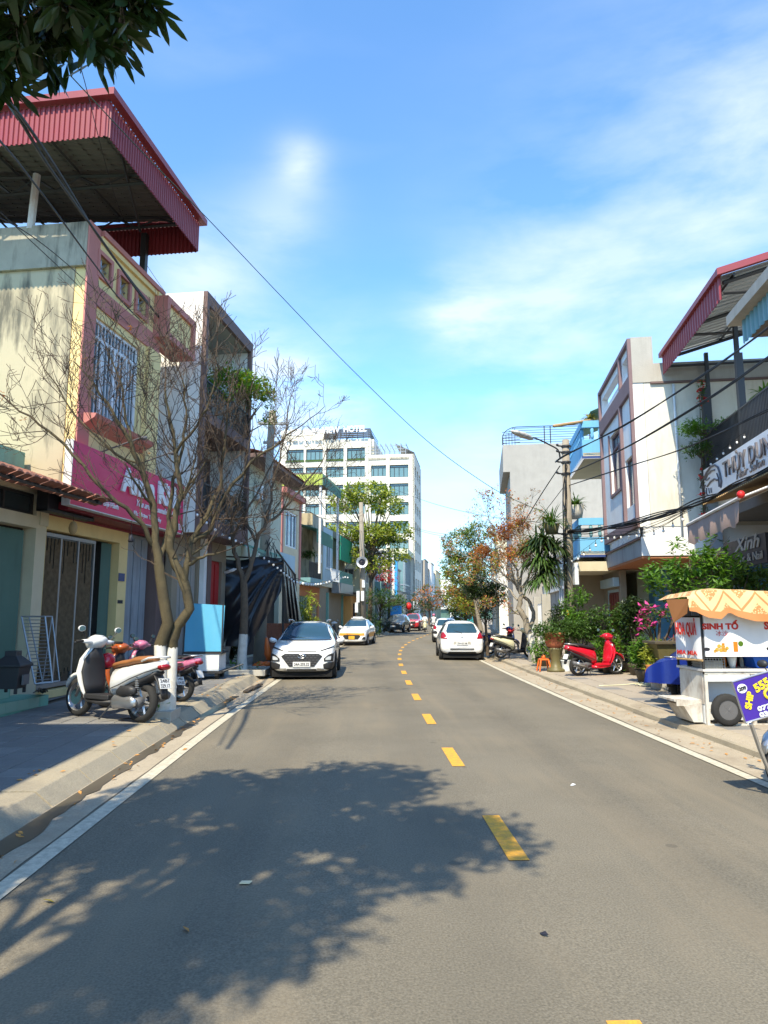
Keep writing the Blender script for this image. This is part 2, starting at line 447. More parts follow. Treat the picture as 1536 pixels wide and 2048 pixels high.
# ---------------------------------------------------------------- mesh builder
def org_of(o):
    q = V((0, 0, 0))
    while o is not None:
        q = q + o.location
        o = o.parent
    return q
class MB:
    def __init__(s):
        s.v = []
        s.f = []
        s.m = []
        s.c = 0
    def add(s, vs, fs):
        n = len(s.v)
        s.v.extend(tuple(v) for v in vs)
        for f in fs:
            s.f.append(tuple(n + i for i in f))
            s.m.append(s.c)
        return s
    def hexa(s, p):
        return s.add(p, [(0, 3, 2, 1), (4, 5, 6, 7), (0, 1, 5, 4), (1, 2, 6, 5), (2, 3, 7, 6), (3, 0, 4, 7)])
    def box(s, a, b):
        x0, y0, z0 = a
        x1, y1, z1 = b
        return s.hexa([(x0, y0, z0), (x1, y0, z0), (x1, y1, z0), (x0, y1, z0), (x0, y0, z1), (x1, y0, z1), (x1, y1, z1), (x0, y1, z1)])
    def fb(s, fr, s0, s1, o0, o1, z0, z1):
        return s.hexa([fr.p(s0, o0, z0), fr.p(s1, o0, z0), fr.p(s1, o1, z0), fr.p(s0, o1, z0), fr.p(s0, o0, z1), fr.p(s1, o0, z1), fr.p(s1, o1, z1), fr.p(s0, o1, z1)])
    def loft(s, rings, cap=True, closed=True):
        n = len(rings[0])
        vs = [p for r in rings for p in r]
        fs = []
        for i in range(len(rings) - 1):
            for j in range(n if closed else n - 1):
                k = (j + 1) % n
                fs.append((i * n + j, i * n + k, (i + 1) * n + k, (i + 1) * n + j))
        if cap and closed:
            fs.append(tuple(range(n))[::-1])
            fs.append(tuple((len(rings) - 1) * n + j for j in range(n)))
        return s.add(vs, fs)
    def tube(s, pts, r, n=6, cap=True):
        pts = [V(p) for p in pts]
        rs = r if isinstance(r, (list, tuple)) else [r] * len(pts)
        rings = []
        up = V((0, 0, 1))
        prev = None
        for i, p in enumerate(pts):
            a = pts[min(i + 1, len(pts) - 1)] - pts[max(i - 1, 0)]
            if a.length < 1e-9:
                a = V((0, 0, 1))
            a.normalize()
            if prev is None:
                q = up if abs(a.z) < .9 else V((1, 0, 0))
                x = a.cross(q).normalized()
            else:
                x = prev - a * prev.dot(a)
                x = x.normalized() if x.length > 1e-6 else a.orthogonal().normalized()
            prev = x
            y = a.cross(x)
            rings.append([p + (x * math.cos(2 * math.pi * j / n) + y * math.sin(2 * math.pi * j / n)) * rs[i] for j in range(n)])
        return s.loft(rings, cap)
    def ell(s, secs, n=12):
        """secs: (centre, half-axis a, half-axis b) vectors"""
        return s.loft([[V(c) + V(a) * math.cos(2 * math.pi * j / n) + V(b) * math.sin(2 * math.pi * j / n) for j in range(n)] for c, a, b in secs])
    def ball(s, c, r, n=8, k=5):
        c = V(c)
        rx, ry, rz = r if isinstance(r, (tuple, list)) else (r, r, r)
        rings = []
        for i in range(k + 1):
            t = -math.pi / 2 + math.pi * i / k
            q = max(math.cos(t), .02)
            rings.append([c + V((rx * q * math.cos(2 * math.pi * j / n), ry * q * math.sin(2 * math.pi * j / n), rz * math.sin(t))) for j in range(n)])
        return s.loft(rings)
    def lathe(s, c, prof, n=14, axis='z', cap=True):
        c = V(c)
        rings = []
        for r, h in prof:
            ring = []
            for j in range(n):
                a = 2 * math.pi * j / n
                if axis == 'z':
                    ring.append(c + V((r * math.cos(a), r * math.sin(a), h)))
                elif axis == 'x':
                    ring.append(c + V((h, r * math.cos(a), r * math.sin(a))))
                else:
                    ring.append(c + V((r * math.cos(a), h, r * math.sin(a))))
            rings.append(ring)
        return s.loft(rings, cap)
    def prism(s, poly, dv):
        """poly: 3D points, pushed along dv"""
        n = len(poly)
        dv = V(dv)
        vs = [V(p) for p in poly] + [V(p) + dv for p in poly]
        fs = [tuple(range(n))[::-1], tuple(range(n, 2 * n))] + [(i, (i + 1) % n, n + (i + 1) % n, n + i) for i in range(n)]
        return s.add(vs, fs)
    def build(s, name, mats, parent=None, smooth=False, bevel=0.0, subd=0, fix=True, label=None):
        if not isinstance(mats, (list, tuple)):
            mats = [mats]
        me = bpy.data.meshes.new(name)
        o = org_of(parent) if parent is not None else V((0, 0, 0))
        vs = [(v[0] - o.x, v[1] - o.y, v[2] - o.z) for v in s.v] if parent is not None else s.v
        me.from_pydata(vs, [], s.f)
        for m in mats:
            me.materials.append(MATS[m] if isinstance(m, str) else m)
        if len(mats) > 1:
            me.polygons.foreach_set('material_index', s.m)
        if fix:
            bm = bmesh.new()
            bm.from_mesh(me)
            bmesh.ops.recalc_face_normals(bm, faces=bm.faces)
            bm.to_mesh(me)
            bm.free()
        if smooth:
            me.polygons.foreach_set('use_smooth', [True] * len(me.polygons))
        me.update()
        ob = bpy.data.objects.new(name, me)
        C.objects.link(ob)
        if parent is not None:
            ob.parent = parent
        if bevel:
            b = ob.modifiers.new('bevel', 'BEVEL')
            b.width = bevel
            b.segments = 2
            b.limit_method = 'ANGLE'
            b.angle_limit = math.radians(40)
        if subd:
            d = ob.modifiers.new('subd', 'SUBSURF')
            d.levels = subd
            d.render_levels = subd
        if label:
            ob['label'] = label
        return ob
def tag(o, label, cat, group=None, kind=None):
    o['label'] = label
    o['category'] = cat
    if group:
        o['group'] = group
    if kind:
        o['kind'] = kind
    return o
def thing(name, label, cat, loc=(0, 0, 0), group=None):
    o = bpy.data.objects.new(name, None)
    o.empty_display_size = .2
    C.objects.link(o)
    o.location = loc
    return tag(o, label, cat, group)
def struct(o):
    o['kind'] = 'structure'
    return o
def children(o):
    return [c for c in bpy.data.objects if c.parent == o]
def dup(root, loc, rotz=0.0, label=None, group=None):
    def rec(o, par):
        c = o.copy()
        C.objects.link(c)
        c.parent = par
        for k in kids.get(o.name, []):
            rec(k, c)
        return c
    kids = {}
    for k in bpy.data.objects:
        if k.parent:
            kids.setdefault(k.parent.name, []).append(k)
    r = rec(root, None)
    r.location = loc
    r.rotation_euler = (0, 0, rotz)
    if label:
        r['label'] = label
    if group:
        r['group'] = group
    return r
def piece(mesh_ob_or_me, name, parent, loc, rot=(0, 0, 0), scale=None, mat_=None):
    me = mesh_ob_or_me
    o = bpy.data.objects.new(name, me)
    C.objects.link(o)
    if parent is not None:
        o.parent = parent
        o.location = V(loc) - org_of(parent)
    else:
        o.location = loc
    o.rotation_euler = rot
    if scale:
        o.scale = scale
    return o
def text(body, width, height, origin, xd, yd, m, parent, extrude=.01, shear=0.0, bold=0.0, name='lettering', spacing=1.0):
    """lettering whose lower left corner stands at origin"""
    cu = bpy.data.curves.new('txt', 'FONT')
    cu.body = body
    cu.shear = shear
    cu.offset = bold
    cu.extrude = .04
    cu.space_character = spacing
    cu.resolution_u = 3
    tmp = bpy.data.objects.new('txt', cu)
    C.objects.link(tmp)
    bpy.context.view_layer.update()
    me = bpy.data.meshes.new_from_object(tmp)
    bpy.data.objects.remove(tmp)
    co = np.empty(len(me.vertices) * 3)
    me.vertices.foreach_get('co', co)
    co = co.reshape(-1, 3)
    if not len(co):
        return None
    mn, mxx = co.min(0), co.max(0)
    sxx = width / max(mxx[0] - mn[0], 1e-6)
    syy = height / max(mxx[1] - mn[1], 1e-6)
    xd = V(xd).normalized()
    yd = V(yd).normalized()
    zd = xd.cross(yd)
    o = V(origin) - (org_of(parent) if parent is not None else V((0, 0, 0)))
    a = (co[:, 0] - mn[0]) * sxx
    b = (co[:, 1] - mn[1]) * syy
    c = (co[:, 2] - mn[2]) / .08 * extrude
    out = np.array(o)[None] + a[:, None] * np.array(xd) + b[:, None] * np.array(yd) + c[:, None] * np.array(zd)
    me.vertices.foreach_set('co', out.ravel())
    me.materials.clear()
    me.materials.append(MATS[m])
    me.update()
    ob = bpy.data.objects.new(name, me)
    C.objects.link(ob)
    if parent is not None:
        ob.parent = parent
    return ob
# ---------------------------------------------------------------- road
DASH = [(-14, 1.157), (12.3, 1.157), (15.4, 1.20), (18.4, 1.25), (21.4, 1.31), (26.5, 1.46), (29.3, 1.60), (31.9, 1.76), (34.5, 1.95), (37.3, 2.20), (40, 2.5), (42.7, 2.84), (45, 3.18),
        (47.2, 3.53), (50.4, 4.07), (55.4, 4.92), (60, 5.72), (66, 6.75), (75, 8.3), (120, 16.0), (260, 39.9)]
def cx(y):
    for (a, p), (b, q) in zip(DASH, DASH[1:]):
        if y <= b:
            return p + (q - p) * (y - a) / (b - a)
    return DASH[-1][1]
PATH = []
yy = -13.0
while yy < 255:
    PATH.append((cx(yy), yy))
    yy += 1.0
PATH = [V((sum(PATH[max(0, min(len(PATH) - 1, i + k))][0] for k in (-2, -1, 0, 1, 2)) / 5, PATH[i][1], 0)) for i in range(len(PATH))]
def pnorm(i):
    a = PATH[min(i + 1, len(PATH) - 1)] - PATH[max(i - 1, 0)]
    a.normalize()
    return V((a.y, -a.x, 0)), a
def ppt(s, off, z=0.0):
    """point at s metres (in y) along the road, off to the right of its centre line"""
    k = max(0, min(len(PATH) - 2, int(s + 13)))
    t = s + 13 - k
    n0, _ = pnorm(k)
    n1, _ = pnorm(k + 1)
    q = PATH[k].lerp(PATH[k + 1], t) + n0.lerp(n1, t).normalized() * off
    q.z = z
    return q
def strip(name, s0, s1, prof, m, step=1.0, thick=0.0, jit=0.0):
    mb = MB()
    n = max(1, int((s1 - s0) / step))
    rows = []
    for i in range(n + 1):
        s = s0 + (s1 - s0) * i / n
        rows.append([ppt(s, o + (U(-jit, jit) if jit else 0), z) for o, z in prof])
    k = len(prof)
    mb.add([p for r in rows for p in r], [(i * k + j, i * k + j + 1, (i + 1) * k + j + 1, (i + 1) * k + j) for i in range(n) for j in range(k - 1)])
    o = mb.build(name, m)
    return o
gm = MB()
gm.add([(-900, -300, -.06), (900, -300, -.06), (900, 1500, -.06), (-900, 1500, -.06)], [(0, 1, 2, 3)])
struct(gm.build('ground', 'dirt'))
struct(strip('road', -13, 250, [(-4.1, -.02), (-4.0, 0), (-1.8, .02), (0, .03), (1.6, .02), (3.8, 0), (3.9, -.02)], 'asphalt'))
def roadz(o):
    return .03 * max(0, 1 - abs(o) / 3.9)
struct(strip('left_gutter', -13, 90, [(-4.06, .001), (-3.60, .009)], 'concrete_dusty', .5, jit=.012))
struct(strip('right_gutter', -13, 90, [(3.24, .011), (3.78, .003)], 'concrete_dusty', .5, jit=.015))
# standing dirty water along the left kerb
wm = MB()
rows = []
for i in range(60):
    s = 4.0 + i * .2
    w = .10 + .20 * max(0, noise.noise(V((s * .9, 0, 3)))) + .06 * noise.noise(V((s * 4, 1, 3))) + .05
    rows.append((ppt(s, -4.01, .0125), ppt(s, -4.01 + max(.04, w), .0125)))
wm.add([p for r in rows for p in r], [(2 * i, 2 * i + 1, 2 * i + 3, 2 * i + 2) for i in range(59)])
tag(wm.build('gutter_water', 'gutter_wet'), 'brown standing water and mud along the left kerb', 'water', kind='stuff')
struct(strip('left_edge_line', -13, 130, [(-3.57, .0135), (-3.42, .0145)], 'line_white'))
struct(strip('right_edge_line', -13, 130, [(3.06, .0165), (3.20, .015)], 'line_white'))
s = 2.75
k = 0
while s < 130:
    mb = MB()
    a, b = s - .57, s + .57
    o = .0
    mb.add([ppt(a, o - .075, .0355), ppt(a, o + .075, .0355), ppt(s, o + .075, .0355), ppt(s, o - .075, .0355), ppt(b, o + .075, .0355), ppt(b, o - .075, .0355)], [(0, 1, 2, 3), (3, 2, 4, 5)])
    struct(mb.build('centre_dash', 'line_yellow'))
    s += 3.155
    k += 1
# pavements
struct(strip('left_pavement_base', -13, 250, [(-4.24, .02), (-4.25, .10), (-16, .10)], 'concrete', 2))
struct(strip('right_pavement_base', -13, 250, [(3.80, .02), (3.81, .085), (18, .085)], 'concrete', 2))
lp = struct(strip('left_pavement', -13, 250, [(-4.53, .11), (-15.5, .11)], 'dirt', 2))
rp = struct(strip('right_pavement', -13, 250, [(4.08, .095), (17, .095)], 'dirt', 2))
struct(strip('left_pavement_far', 19.5, 250, [(-4.5, .142), (-15, .142)], 'slate_tile_b', 1))
struct(strip('right_pavement_far', 22.5, 250, [(4.05, .125), (17, .125)], 'sand_tile', 1))
def kerb_mesh(prof, length, m):
    mb = MB()
    mb.prism([(x, -length / 2, z) for x, z in prof], (0, length, 0))
    o = mb.build('kerb_stone', m, bevel=0)
    me = o.data
    bpy.data.objects.remove(o)
    return me
kl = kerb_mesh([(0, -.02), (-.19, .14), (-.21, .145), (-.52, .148), (-.52, -.02)], .97, 'concrete')
kr = kerb_mesh([(0, -.02), (.16, .10), (.19, .12), (.42, .126), (.42, -.02)], .97, 'concrete_dusty')
lk = struct(strip('left_kerb', -13, -2, [(-4.02, 0), (-4.2, .14), (-4.5, .147)], 'concrete', 1))
rk = struct(strip('right_kerb', -13, -2, [(3.76, 0), (3.9, .12), (4.05, .125)], 'concrete_dusty', 1))
struct(strip('left_kerb_far', 45, 250, [(-4.02, 0), (-4.2, .14), (-4.5, .147)], 'concrete', 1))
struct(strip('right_kerb_far', 45, 250, [(3.76, 0), (3.9, .12), (4.05, .125)], 'concrete_dusty', 1))
for s in range(-2, 45):
    for me, off, par in ((kl, -4.01, lk), (kr, 3.75, rk)):
        c = ppt(s + .5, off, 0)
        a = (ppt(s + .9, off) - ppt(s + .1, off))
        piece(me, 'kerb_stone', par, c + V((U(-.006, .006), 0, U(-.006, .004))), (0, U(-.01, .01), math.atan2(-a.x, a.y) + U(-.004, .004)))
def tile_mesh(w, l, h, m):
    mb = MB()
    a, b, e = w / 2, l / 2, .006
    mb.loft([[(-a, -b, -h), (a, -b, -h), (a, b, -h), (-a, b, -h)], [(-a, -b, -e), (a, -b, -e), (a, b, -e), (-a, b, -e)], [(-a + e, -b + e, 0), (a - e, -b + e, 0), (a - e, b - e, 0), (-a + e, b - e, 0)]])
    o = mb.build('paving_tile', m)
    me = o.data
    bpy.data.objects.remove(o)
    return me
tls = [tile_mesh(.388, .388, .03, m) for m in ('slate_tile', 'slate_tile_b', 'slate_tile')]
tss = [tile_mesh(.488, .488, .03, m) for m in ('sand_tile', 'slate_tile_b', 'sand_tile')]
for i in range(-1, 38):
    for j in range(7):
        s = 4.2 + i * .4
        off = -4.73 - j * .4
        c = ppt(s, off, .147 + U(-.003, .003))
        fs, fz = (c - FL.o).dot(FL.n), 0
        if fs < .05 and s > 9.6:
            continue
        piece(RNG.choice(tls), 'paving_tile', lp, c, (U(-.006, .006), U(-.006, .006), U(-.01, .01)))
for i in range(32):
    for j in range(8):
        s = 6.6 + i * .5
        c = ppt(s, 4.43 + j * .5, .128 + U(-.003, .003))
        piece(RNG.choice(tss), 'paving_tile', rp, c, (U(-.006, .006), U(-.006, .006), U(-.01, .01)))
struct(strip('left_pavement_side', -13, 20, [(-7.15, .14), (-16, .14)], 'slate_tile_b', 1))
struct(strip('left_pavement_near', -13, 3.6, [(-4.53, .143), (-7.15, .143)], 'slate_tile_b', 1))
struct(strip('right_pavement_side', -13, 23, [(8.18, .122), (17, .122)], 'sand_tile', 1))
struct(strip('right_pavement_near', -13, 6.3, [(4.18, .122), (8.2, .122)], 'sand_tile', 1))
struct(strip('left_pavement_joint', 17.0, 22.0, [(-4.53, .1405), (-7.2, .1405)], 'slate_tile_b', 1))

# ---------------------------------------------------------------- house builders
def skin(fr, root, s0, s1, z0, z1, o, t, holes, m, name='wall', label=None):
    ss = sorted({s0, s1, *[min(max(h[0], s0), s1) for h in holes], *[min(max(h[1], s0), s1) for h in holes]})
    zs = sorted({z0, z1, *[min(max(h[2], z0), z1) for h in holes], *[min(max(h[3], z0), z1) for h in holes]})
    mb = MB()
    def solid(i, j):
        if i < 0 or j < 0 or i >= len(ss) - 1 or j >= len(zs) - 1:
            return False
        a, b = (ss[i] + ss[i + 1]) / 2, (zs[j] + zs[j + 1]) / 2
        return not any(h[0] < a < h[1] and h[2] < b < h[3] for h in holes)
    for i in range(len(ss) - 1):
        for j in range(len(zs) - 1):
            if not solid(i, j):
                continue
            a, b, c, d = ss[i], ss[i + 1], zs[j], zs[j + 1]
            mb.add([fr.p(a, o, c), fr.p(b, o, c), fr.p(b, o, d), fr.p(a, o, d)], [(0, 1, 2, 3)])
            if not solid(i - 1, j):
                mb.add([fr.p(a, o, c), fr.p(a, o, d), fr.p(a, o - t, d), fr.p(a, o - t, c)], [(0, 1, 2, 3)])
            if not solid(i + 1, j):
                mb.add([fr.p(b, o, c), fr.p(b, o, d), fr.p(b, o - t, d), fr.p(b, o - t, c)], [(0, 1, 2, 3)])
            if not solid(i, j - 1):
                mb.add([fr.p(a, o, c), fr.p(b, o, c), fr.p(b, o - t, c), fr.p(a, o - t, c)], [(0, 1, 2, 3)])
            if not solid(i, j + 1):
                mb.add([fr.p(a, o, d), fr.p(b, o, d), fr.p(b, o - t, d), fr.p(a, o - t, d)], [(0, 1, 2, 3)])
    return mb.build(name, m, root, fix=False, label=label)
def fbox(fr, root, s0, s1, o0, o1, z0, z1, m, name, bevel=0.0, label=None):
    return MB().fb(fr, s0, s1, o0, o1, z0, z1).build(name, m, root, bevel=bevel, label=label)
def win(fr, root, s0, s1, z0, z1, o, mf='window_white', mg='glass_dark', nx=2, ny=1, fw=.05, name='window', transom=None, bars=0, panes=True):
    mb = MB()
    mb.fb(fr, s0, s1, o - .03, o + .04, z0, z0 + fw)
    mb.fb(fr, s0, s1, o - .03, o + .04, z1 - fw, z1)
    mb.fb(fr, s0, s0 + fw, o - .03, o + .04, z0 + fw, z1 - fw)
    mb.fb(fr, s1 - fw, s1, o - .03, o + .04, z0 + fw, z1 - fw)
    zt = z1 - fw
    if transom:
        mb.fb(fr, s0 + fw, s1 - fw, o - .03, o + .04, transom, transom + fw)
        zt = transom
    for i in range(1, nx):
        x = s0 + (s1 - s0) * i / nx
        mb.fb(fr, x - fw / 2, x + fw / 2, o - .03, o + .045, z0 + fw, zt)
    for j in range(1, ny):
        z = z0 + (zt - z0) * j / ny
        mb.fb(fr, s0 + fw, s1 - fw, o - .03, o + .042, z - fw / 2, z + fw / 2)
    for i in range(bars):
        x = s0 + fw + (s1 - s0 - 2 * fw) * (i + .5) / bars
        mb.fb(fr, x - .008, x + .008, o + .05, o + .066, z0 + fw, z1 - fw)
    w = mb.build(name, mf, root)
    if not panes:
        MB().fb(fr, s0 + fw * .5, s1 - fw * .5, o - .028, o - .005, z0 + fw * .5, z1 - fw * .5).build('pane', mg, w)
        return w
    for i in range(nx):
        a = s0 + (s1 - s0) * i / nx + fw * .4
        b = s0 + (s1 - s0) * (i + 1) / nx - fw * .4
        MB().fb(fr, a, b, o - .028, o - .004 * (1 + i % 2), z0 + fw * .5, zt).build('pane', mg, w)
    if transom:
        MB().fb(fr, s0 + fw * .4, s1 - fw * .4, o - .028, o - .006, transom + fw * .5, z1 - fw * .5).build('pane', mg, w)
    return w
def door(fr, root, s0, s1, z0, z1, o, m, n=4, name='door', frame=None, inset=.03):
    d = fbox(fr, root, s0, s1, o - .05, o, z0, z1, m, name)
    mb = MB()
    w = (s1 - s0) / n
    for i in range(n):
        mb.fb(fr, s0 + i * w + w * .12, s0 + (i + 1) * w - w * .12, o + .001, o + inset, z0 + .08, z1 - .08)
    mb.build('panel', m, d)
    if frame:
        mb = MB()
        mb.fb(fr, s0 - .1, s0, o - .04, o + .06, z0, z1 + .1)
        mb.fb(fr, s1, s1 + .1, o - .04, o + .06, z0, z1 + .1)
        mb.fb(fr, s0, s1, o - .04, o + .06, z1, z1 + .1)
        mb.build('door_frame', frame, d)
    return d
def folding(fr, root, s0, s1, z0, z1, o, m, n, name='folding_gate', amp=.05):
    """a concertina gate: narrow leaves zigzag"""
    mb = MB()
    pts = [(s0 + (s1 - s0) * i / (2 * n), o + (amp if i % 2 else 0)) for i in range(2 * n + 1)]
    front = [(fr.p(s, q, z0), fr.p(s, q, z1)) for s, q in pts]
    mb.add([p for a in front for p in a], [(2 * i, 2 * i + 2, 2 * i + 3, 2 * i + 1) for i in range(2 * n)])
    g = mb.build(name, m, root, fix=False)
    return g
def railing(fr, root, s0, s1, o, z0, z1, m, gap=.11, t=.014, name='railing', ends=None):
    mb = MB()
    mb.fb(fr, s0, s1, o - .02, o + .02, z1 - .04, z1)
    mb.fb(fr, s0, s1, o - .015, o + .015, z0, z0 + .03)
    n = max(1, int((s1 - s0) / gap))
    for i in range(n + 1):
        x = s0 + (s1 - s0) * i / n
        mb.fb(fr, x - t / 2, x + t / 2, o - t / 2, o + t / 2, z0 + .03, z1 - .04)
    if ends:
        for x in ends:
            sgn = -1
            for (a, b) in ((z1 - .04, z1), (z0, z0 + .03)):
                mb.fb(fr, x - .015, x + .015, o - 1.0, o - .02, a, b)
            for i in range(8):
                mb.fb(fr, x - t / 2, x + t / 2, o - .12 * (i + 1) - t, o - .12 * (i + 1), z0 + .03, z1 - .04)
    return mb.build(name, m, root)
def corr(mb, o, u, v, n, amp, thick=None):
    """corrugated sheet: waves counted along u, straight along v"""
    o, u, v, amp = V(o), V(u), V(v), V(amp)
    prof = [(0, 0), (.30, 0), (.42, 1), (.72, 1), (.84, 0)]
    top = []
    for i in range(n):
        for a, b in prof:
            top.append(o + u * ((i + a) / n) + amp * b)
    top.append(o + u)
    k = len(top)
    vs = []
    for p in top:
        vs += [p, p + v]
    mb.add(vs, [(2 * i, 2 * i + 2, 2 * i + 3, 2 * i + 1) for i in range(k - 1)])
    t = thick or amp.normalized() * -.006
    mb.add([p + t for p in vs], [(2 * i, 2 * i + 1, 2 * i + 3, 2 * i + 2) for i in range(k - 1)])
    return mb
def wavy(mb, o, u, v, n, amp, rows=1, step=None):
    """round roof tiles seen as one waved sheet laid in overlapping rows"""
    o, u, v, amp = V(o), V(u), V(v), V(amp)
    for r in range(rows):
        oo = o + v * (r / rows)
        vv = v * (1.06 / rows)
        st = amp.normalized() * (.02)
        top = [oo + u * (i / (n * 6)) + amp * (.5 + .5 * math.sin(2 * math.pi * i / 6)) for i in range(n * 6 + 1)]
        vs = []
        for p in top:
            vs += [p + st, p + vv]
        k = len(top)
        mb.add(vs, [(2 * i, 2 * i + 2, 2 * i + 3, 2 * i + 1) for i in range(k - 1)])
        mb.add([p - amp.normalized() * .012 for p in vs], [(2 * i, 2 * i + 1, 2 * i + 3, 2 * i + 2) for i in range(k - 1)])
        mb.add([w for p in top for w in (p + st, p + st - amp.normalized() * .03)], [(2 * i, 2 * i + 1, 2 * i + 3, 2 * i + 2) for i in range(k - 1)])
    return mb
def hroot(name, label, fr, s, o=0.0, cat='house', group=None):
    return thing(name, label, cat, fr.p(s, o, 0), group)

# ================================================================= LEFT ROW
G0 = .15
# ---- the tall house behind the camera's left shoulder, whose shade lies over the pavement
t = hroot('town_house', 'tall plain cream house at the near left end of the row beside the camera', FL, -17)
skin(FL, t, -17, -8.4, G0, 7.5, -.5, .25, [(-16, -13.5, .2, 3), (-12.5, -9.5, .2, 3), (-15.5, -13.5, 4.4, 6.2), (-12, -10, 4.4, 6.2)], 'cream')
fbox(FL, t, -17, -8.4, -11, -.75, G0, 7.5, 'cream_stained', 'side_wall')
for a, b in ((-16, -13.5), (-12.5, -9.5)):
    folding(FL, t, a, b, .2, 3, -.62, 'green_gate', 10)
for a, b in ((-15.5, -13.5), (-12, -10)):
    win(FL, t, a, b, 4.4, 6.2, -.62, nx=3)
fbox(FL, t, -17.2, -8.2, -1.0, -.1, 7.5, 7.7, 'grey_wall', 'parapet')
mb = MB()  # unseen canopy added, its edge set to throw shade on the pavement
mb.hexa([(-12, -7, 7.75), (-5.35, -7, 7.75), (-5.25, 5.2, 7.75), (-12, 5.2, 7.75), (-12, -7, 7.9), (-5.35, -7, 7.9), (-5.25, 5.2, 7.9), (-12, 5.2, 7.9)])
mb.build('shade_canopy', 'red_sheet', t)
for y in (-6, 0, 4.8):
    MB().box((-7.2, y, .14), (-7.05, y + .15, 7.75)).build('shade_canopy_post', 'steel_white', t)
# ---- low shop under the tile awning
OG = -.58
t = hroot('low_shop', 'low cream shop with green folding gates under a red tile awning', FL, -8.3)
cL = FL.hit(66, 1150, OG)[0]
cR = FL.hit(97, 1000, OG)[0]
ztr1 = FL.hit(30, 976, OG)[1]
ztr0 = FL.hit(30, 1022, OG)[1]
zl = FL.hit(30, 1048, OG)[1]
so = FL.hit(72, 1000, OG)[0]
sL = -8.3
skin(FL, t, sL, cR, G0, 4.35, OG, .3, [(so - 3.4, so + .05, ztr0, ztr1), (sL + .5, cL, .5, zl)], 'cream')
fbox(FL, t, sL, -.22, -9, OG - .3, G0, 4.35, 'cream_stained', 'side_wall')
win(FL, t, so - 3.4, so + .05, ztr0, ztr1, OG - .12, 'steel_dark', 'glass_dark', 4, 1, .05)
fbox(FL, t, sL + .5, cL, OG - .36, OG - .28, .5, zl, 'dark_interior', 'interior')  # dark plate in the opening, colour stands in for the unlit room
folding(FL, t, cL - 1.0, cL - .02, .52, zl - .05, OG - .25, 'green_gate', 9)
folding(FL, t, sL + .5, sL + 2.6, .52, zl - .05, OG - .25, 'green_gate', 14)
fbox(FL, t, cL - 1.06, cL - 1.0, OG - .25, OG - .15, .52, zl, 'steel_grey', 'door_post')
gz0 = FL.hit(60, 945, -1.0)[1]
fbox(FL, t, sL, -.18, -5, -1.0, 4.36, 4.95, 'green_stucco', 'parapet')
fbox(FL, t, cR + .01, -.2, OG - .02, OG + .03, 3.5, 4.34, 'cream', 'side_panel')
# steps of pale green tiles, each tile a piece
st = thing('shop_steps', 'pale green tiled steps in front of the low shop', 'steps', FL.p(-6, .4, G0))
S1 = FL.hit(118, 1400, .1)[0]
fbox(FL, st, -8.2, -.45, -1.25, .02, .10, .33, 'green_stucco', 'lower_step')
fbox(FL, st, -8.2, -1.0, -1.25, -.36, .331, .515, 'green_stucco', 'upper_step')
tm = MB()
tm.hexa([(-.147, -.008, -.085), (.147, -.008, -.085), (.147, .008, -.085), (-.147, .008, -.085), (-.147, -.008, .085), (.147, -.008, .085), (.147, .008, .085), (-.147, .008, .085)])
to = tm.build('tile', 'green_tile')
tme = to.data
bpy.data.objects.remove(to)
hd = math.radians(90 - 9.7)
for i in range(24):
    s = -7.8 + i * .3
    if s < -1.2:
        piece(tme, 'tile', st, FL.p(s, -.352, .425), (0, 0, hd))
    if s < -.6:
        piece(tme, 'tile', st, FL.p(s, .028, .242), (0, 0, hd))
# tile awning: each row of tiles is a waved course, the front ones single tiles
aw = thing('tile_awning', 'red clay tile awning over the low shop on the left', 'awning', FL.p(-3, 0, 4))
zf = FL.hit(215, 1001, .75)[1]
sf = FL.hit(221, 1003, .75)[0]
mb = MB()
wavy(mb, FL.p(-8.3, -1.05, zf + .62), FL.d * (sf + 8.3), (FL.n * 1.45 + V((0, 0, -.50))), 38, V((0, 0, .05)), rows=4)
mb.build('tile_course', 'tile_red', aw)
tb = MB()
tb.loft([[(-.10, 0, 0), (-.05, 0, .042), (0, 0, .055), (.05, 0, .042), (.10, 0, 0), (0, 0, .02)], [(-.095, -.36, 0), (-.045, -.36, .036), (0, -.36, .048), (.045, -.36, .036), (.095, -.36, 0), (0, -.36, .014)]])
tob = tb.build('tile', 'tile_red')
tme2 = tob.data
bpy.data.objects.remove(tob)
nn = int((sf + 8.3) / .205)
for i in range(nn):
    s = sf - .1 - i * .205
    piece(tme2, 'tile', aw, FL.p(s, .78 + U(-.015, .015), zf + .02 + U(0, .012)), (math.radians(19) * 1, 0, math.radians(-9.7 - 90) + U(-.03, .03)))
mb = MB()
for s in np.arange(-7.8, sf - .3, 1.25):
    mb.tube([FL.p(s, -1.15, zf + .45), FL.p(s, .7, zf - .06)], .03, 4)
mb.tube([FL.p(-8.2, .62, zf - .06), FL.p(sf - .1, .62, zf - .06)], .03, 4)
mb.build('rafter', 'steel_dark', aw)
# dark empty sign frame hanging below the awning
q = thing('sign_frame', 'dark empty sign frame hung under the tile awning', 'sign frame', FL.p(-.9, -.3, 3.7))
ss0, zz1 = FL.hit(97, 972, -.15)
ss1, zz0 = FL.hit(186, 1020, -.15)
_, zz0 = FL.hit(97, 1022, -.15)
fbox(FL, q, ss0, ss1, -.32, -.2, zz0 + .05, zz1, 'ink', 'panel')
mb = MB()
mb.fb(FL, ss0 - .03, ss1, -.35, -.12, zz0, zz0 + .05).fb(FL, ss0 - .03, ss0 + .02, -.35, -.12, zz0, zz1).fb(FL, ss1 - .03, ss1 + .02, -.35, -.12, zz0, zz1)
mb.build('frame', 'black_paint', q)

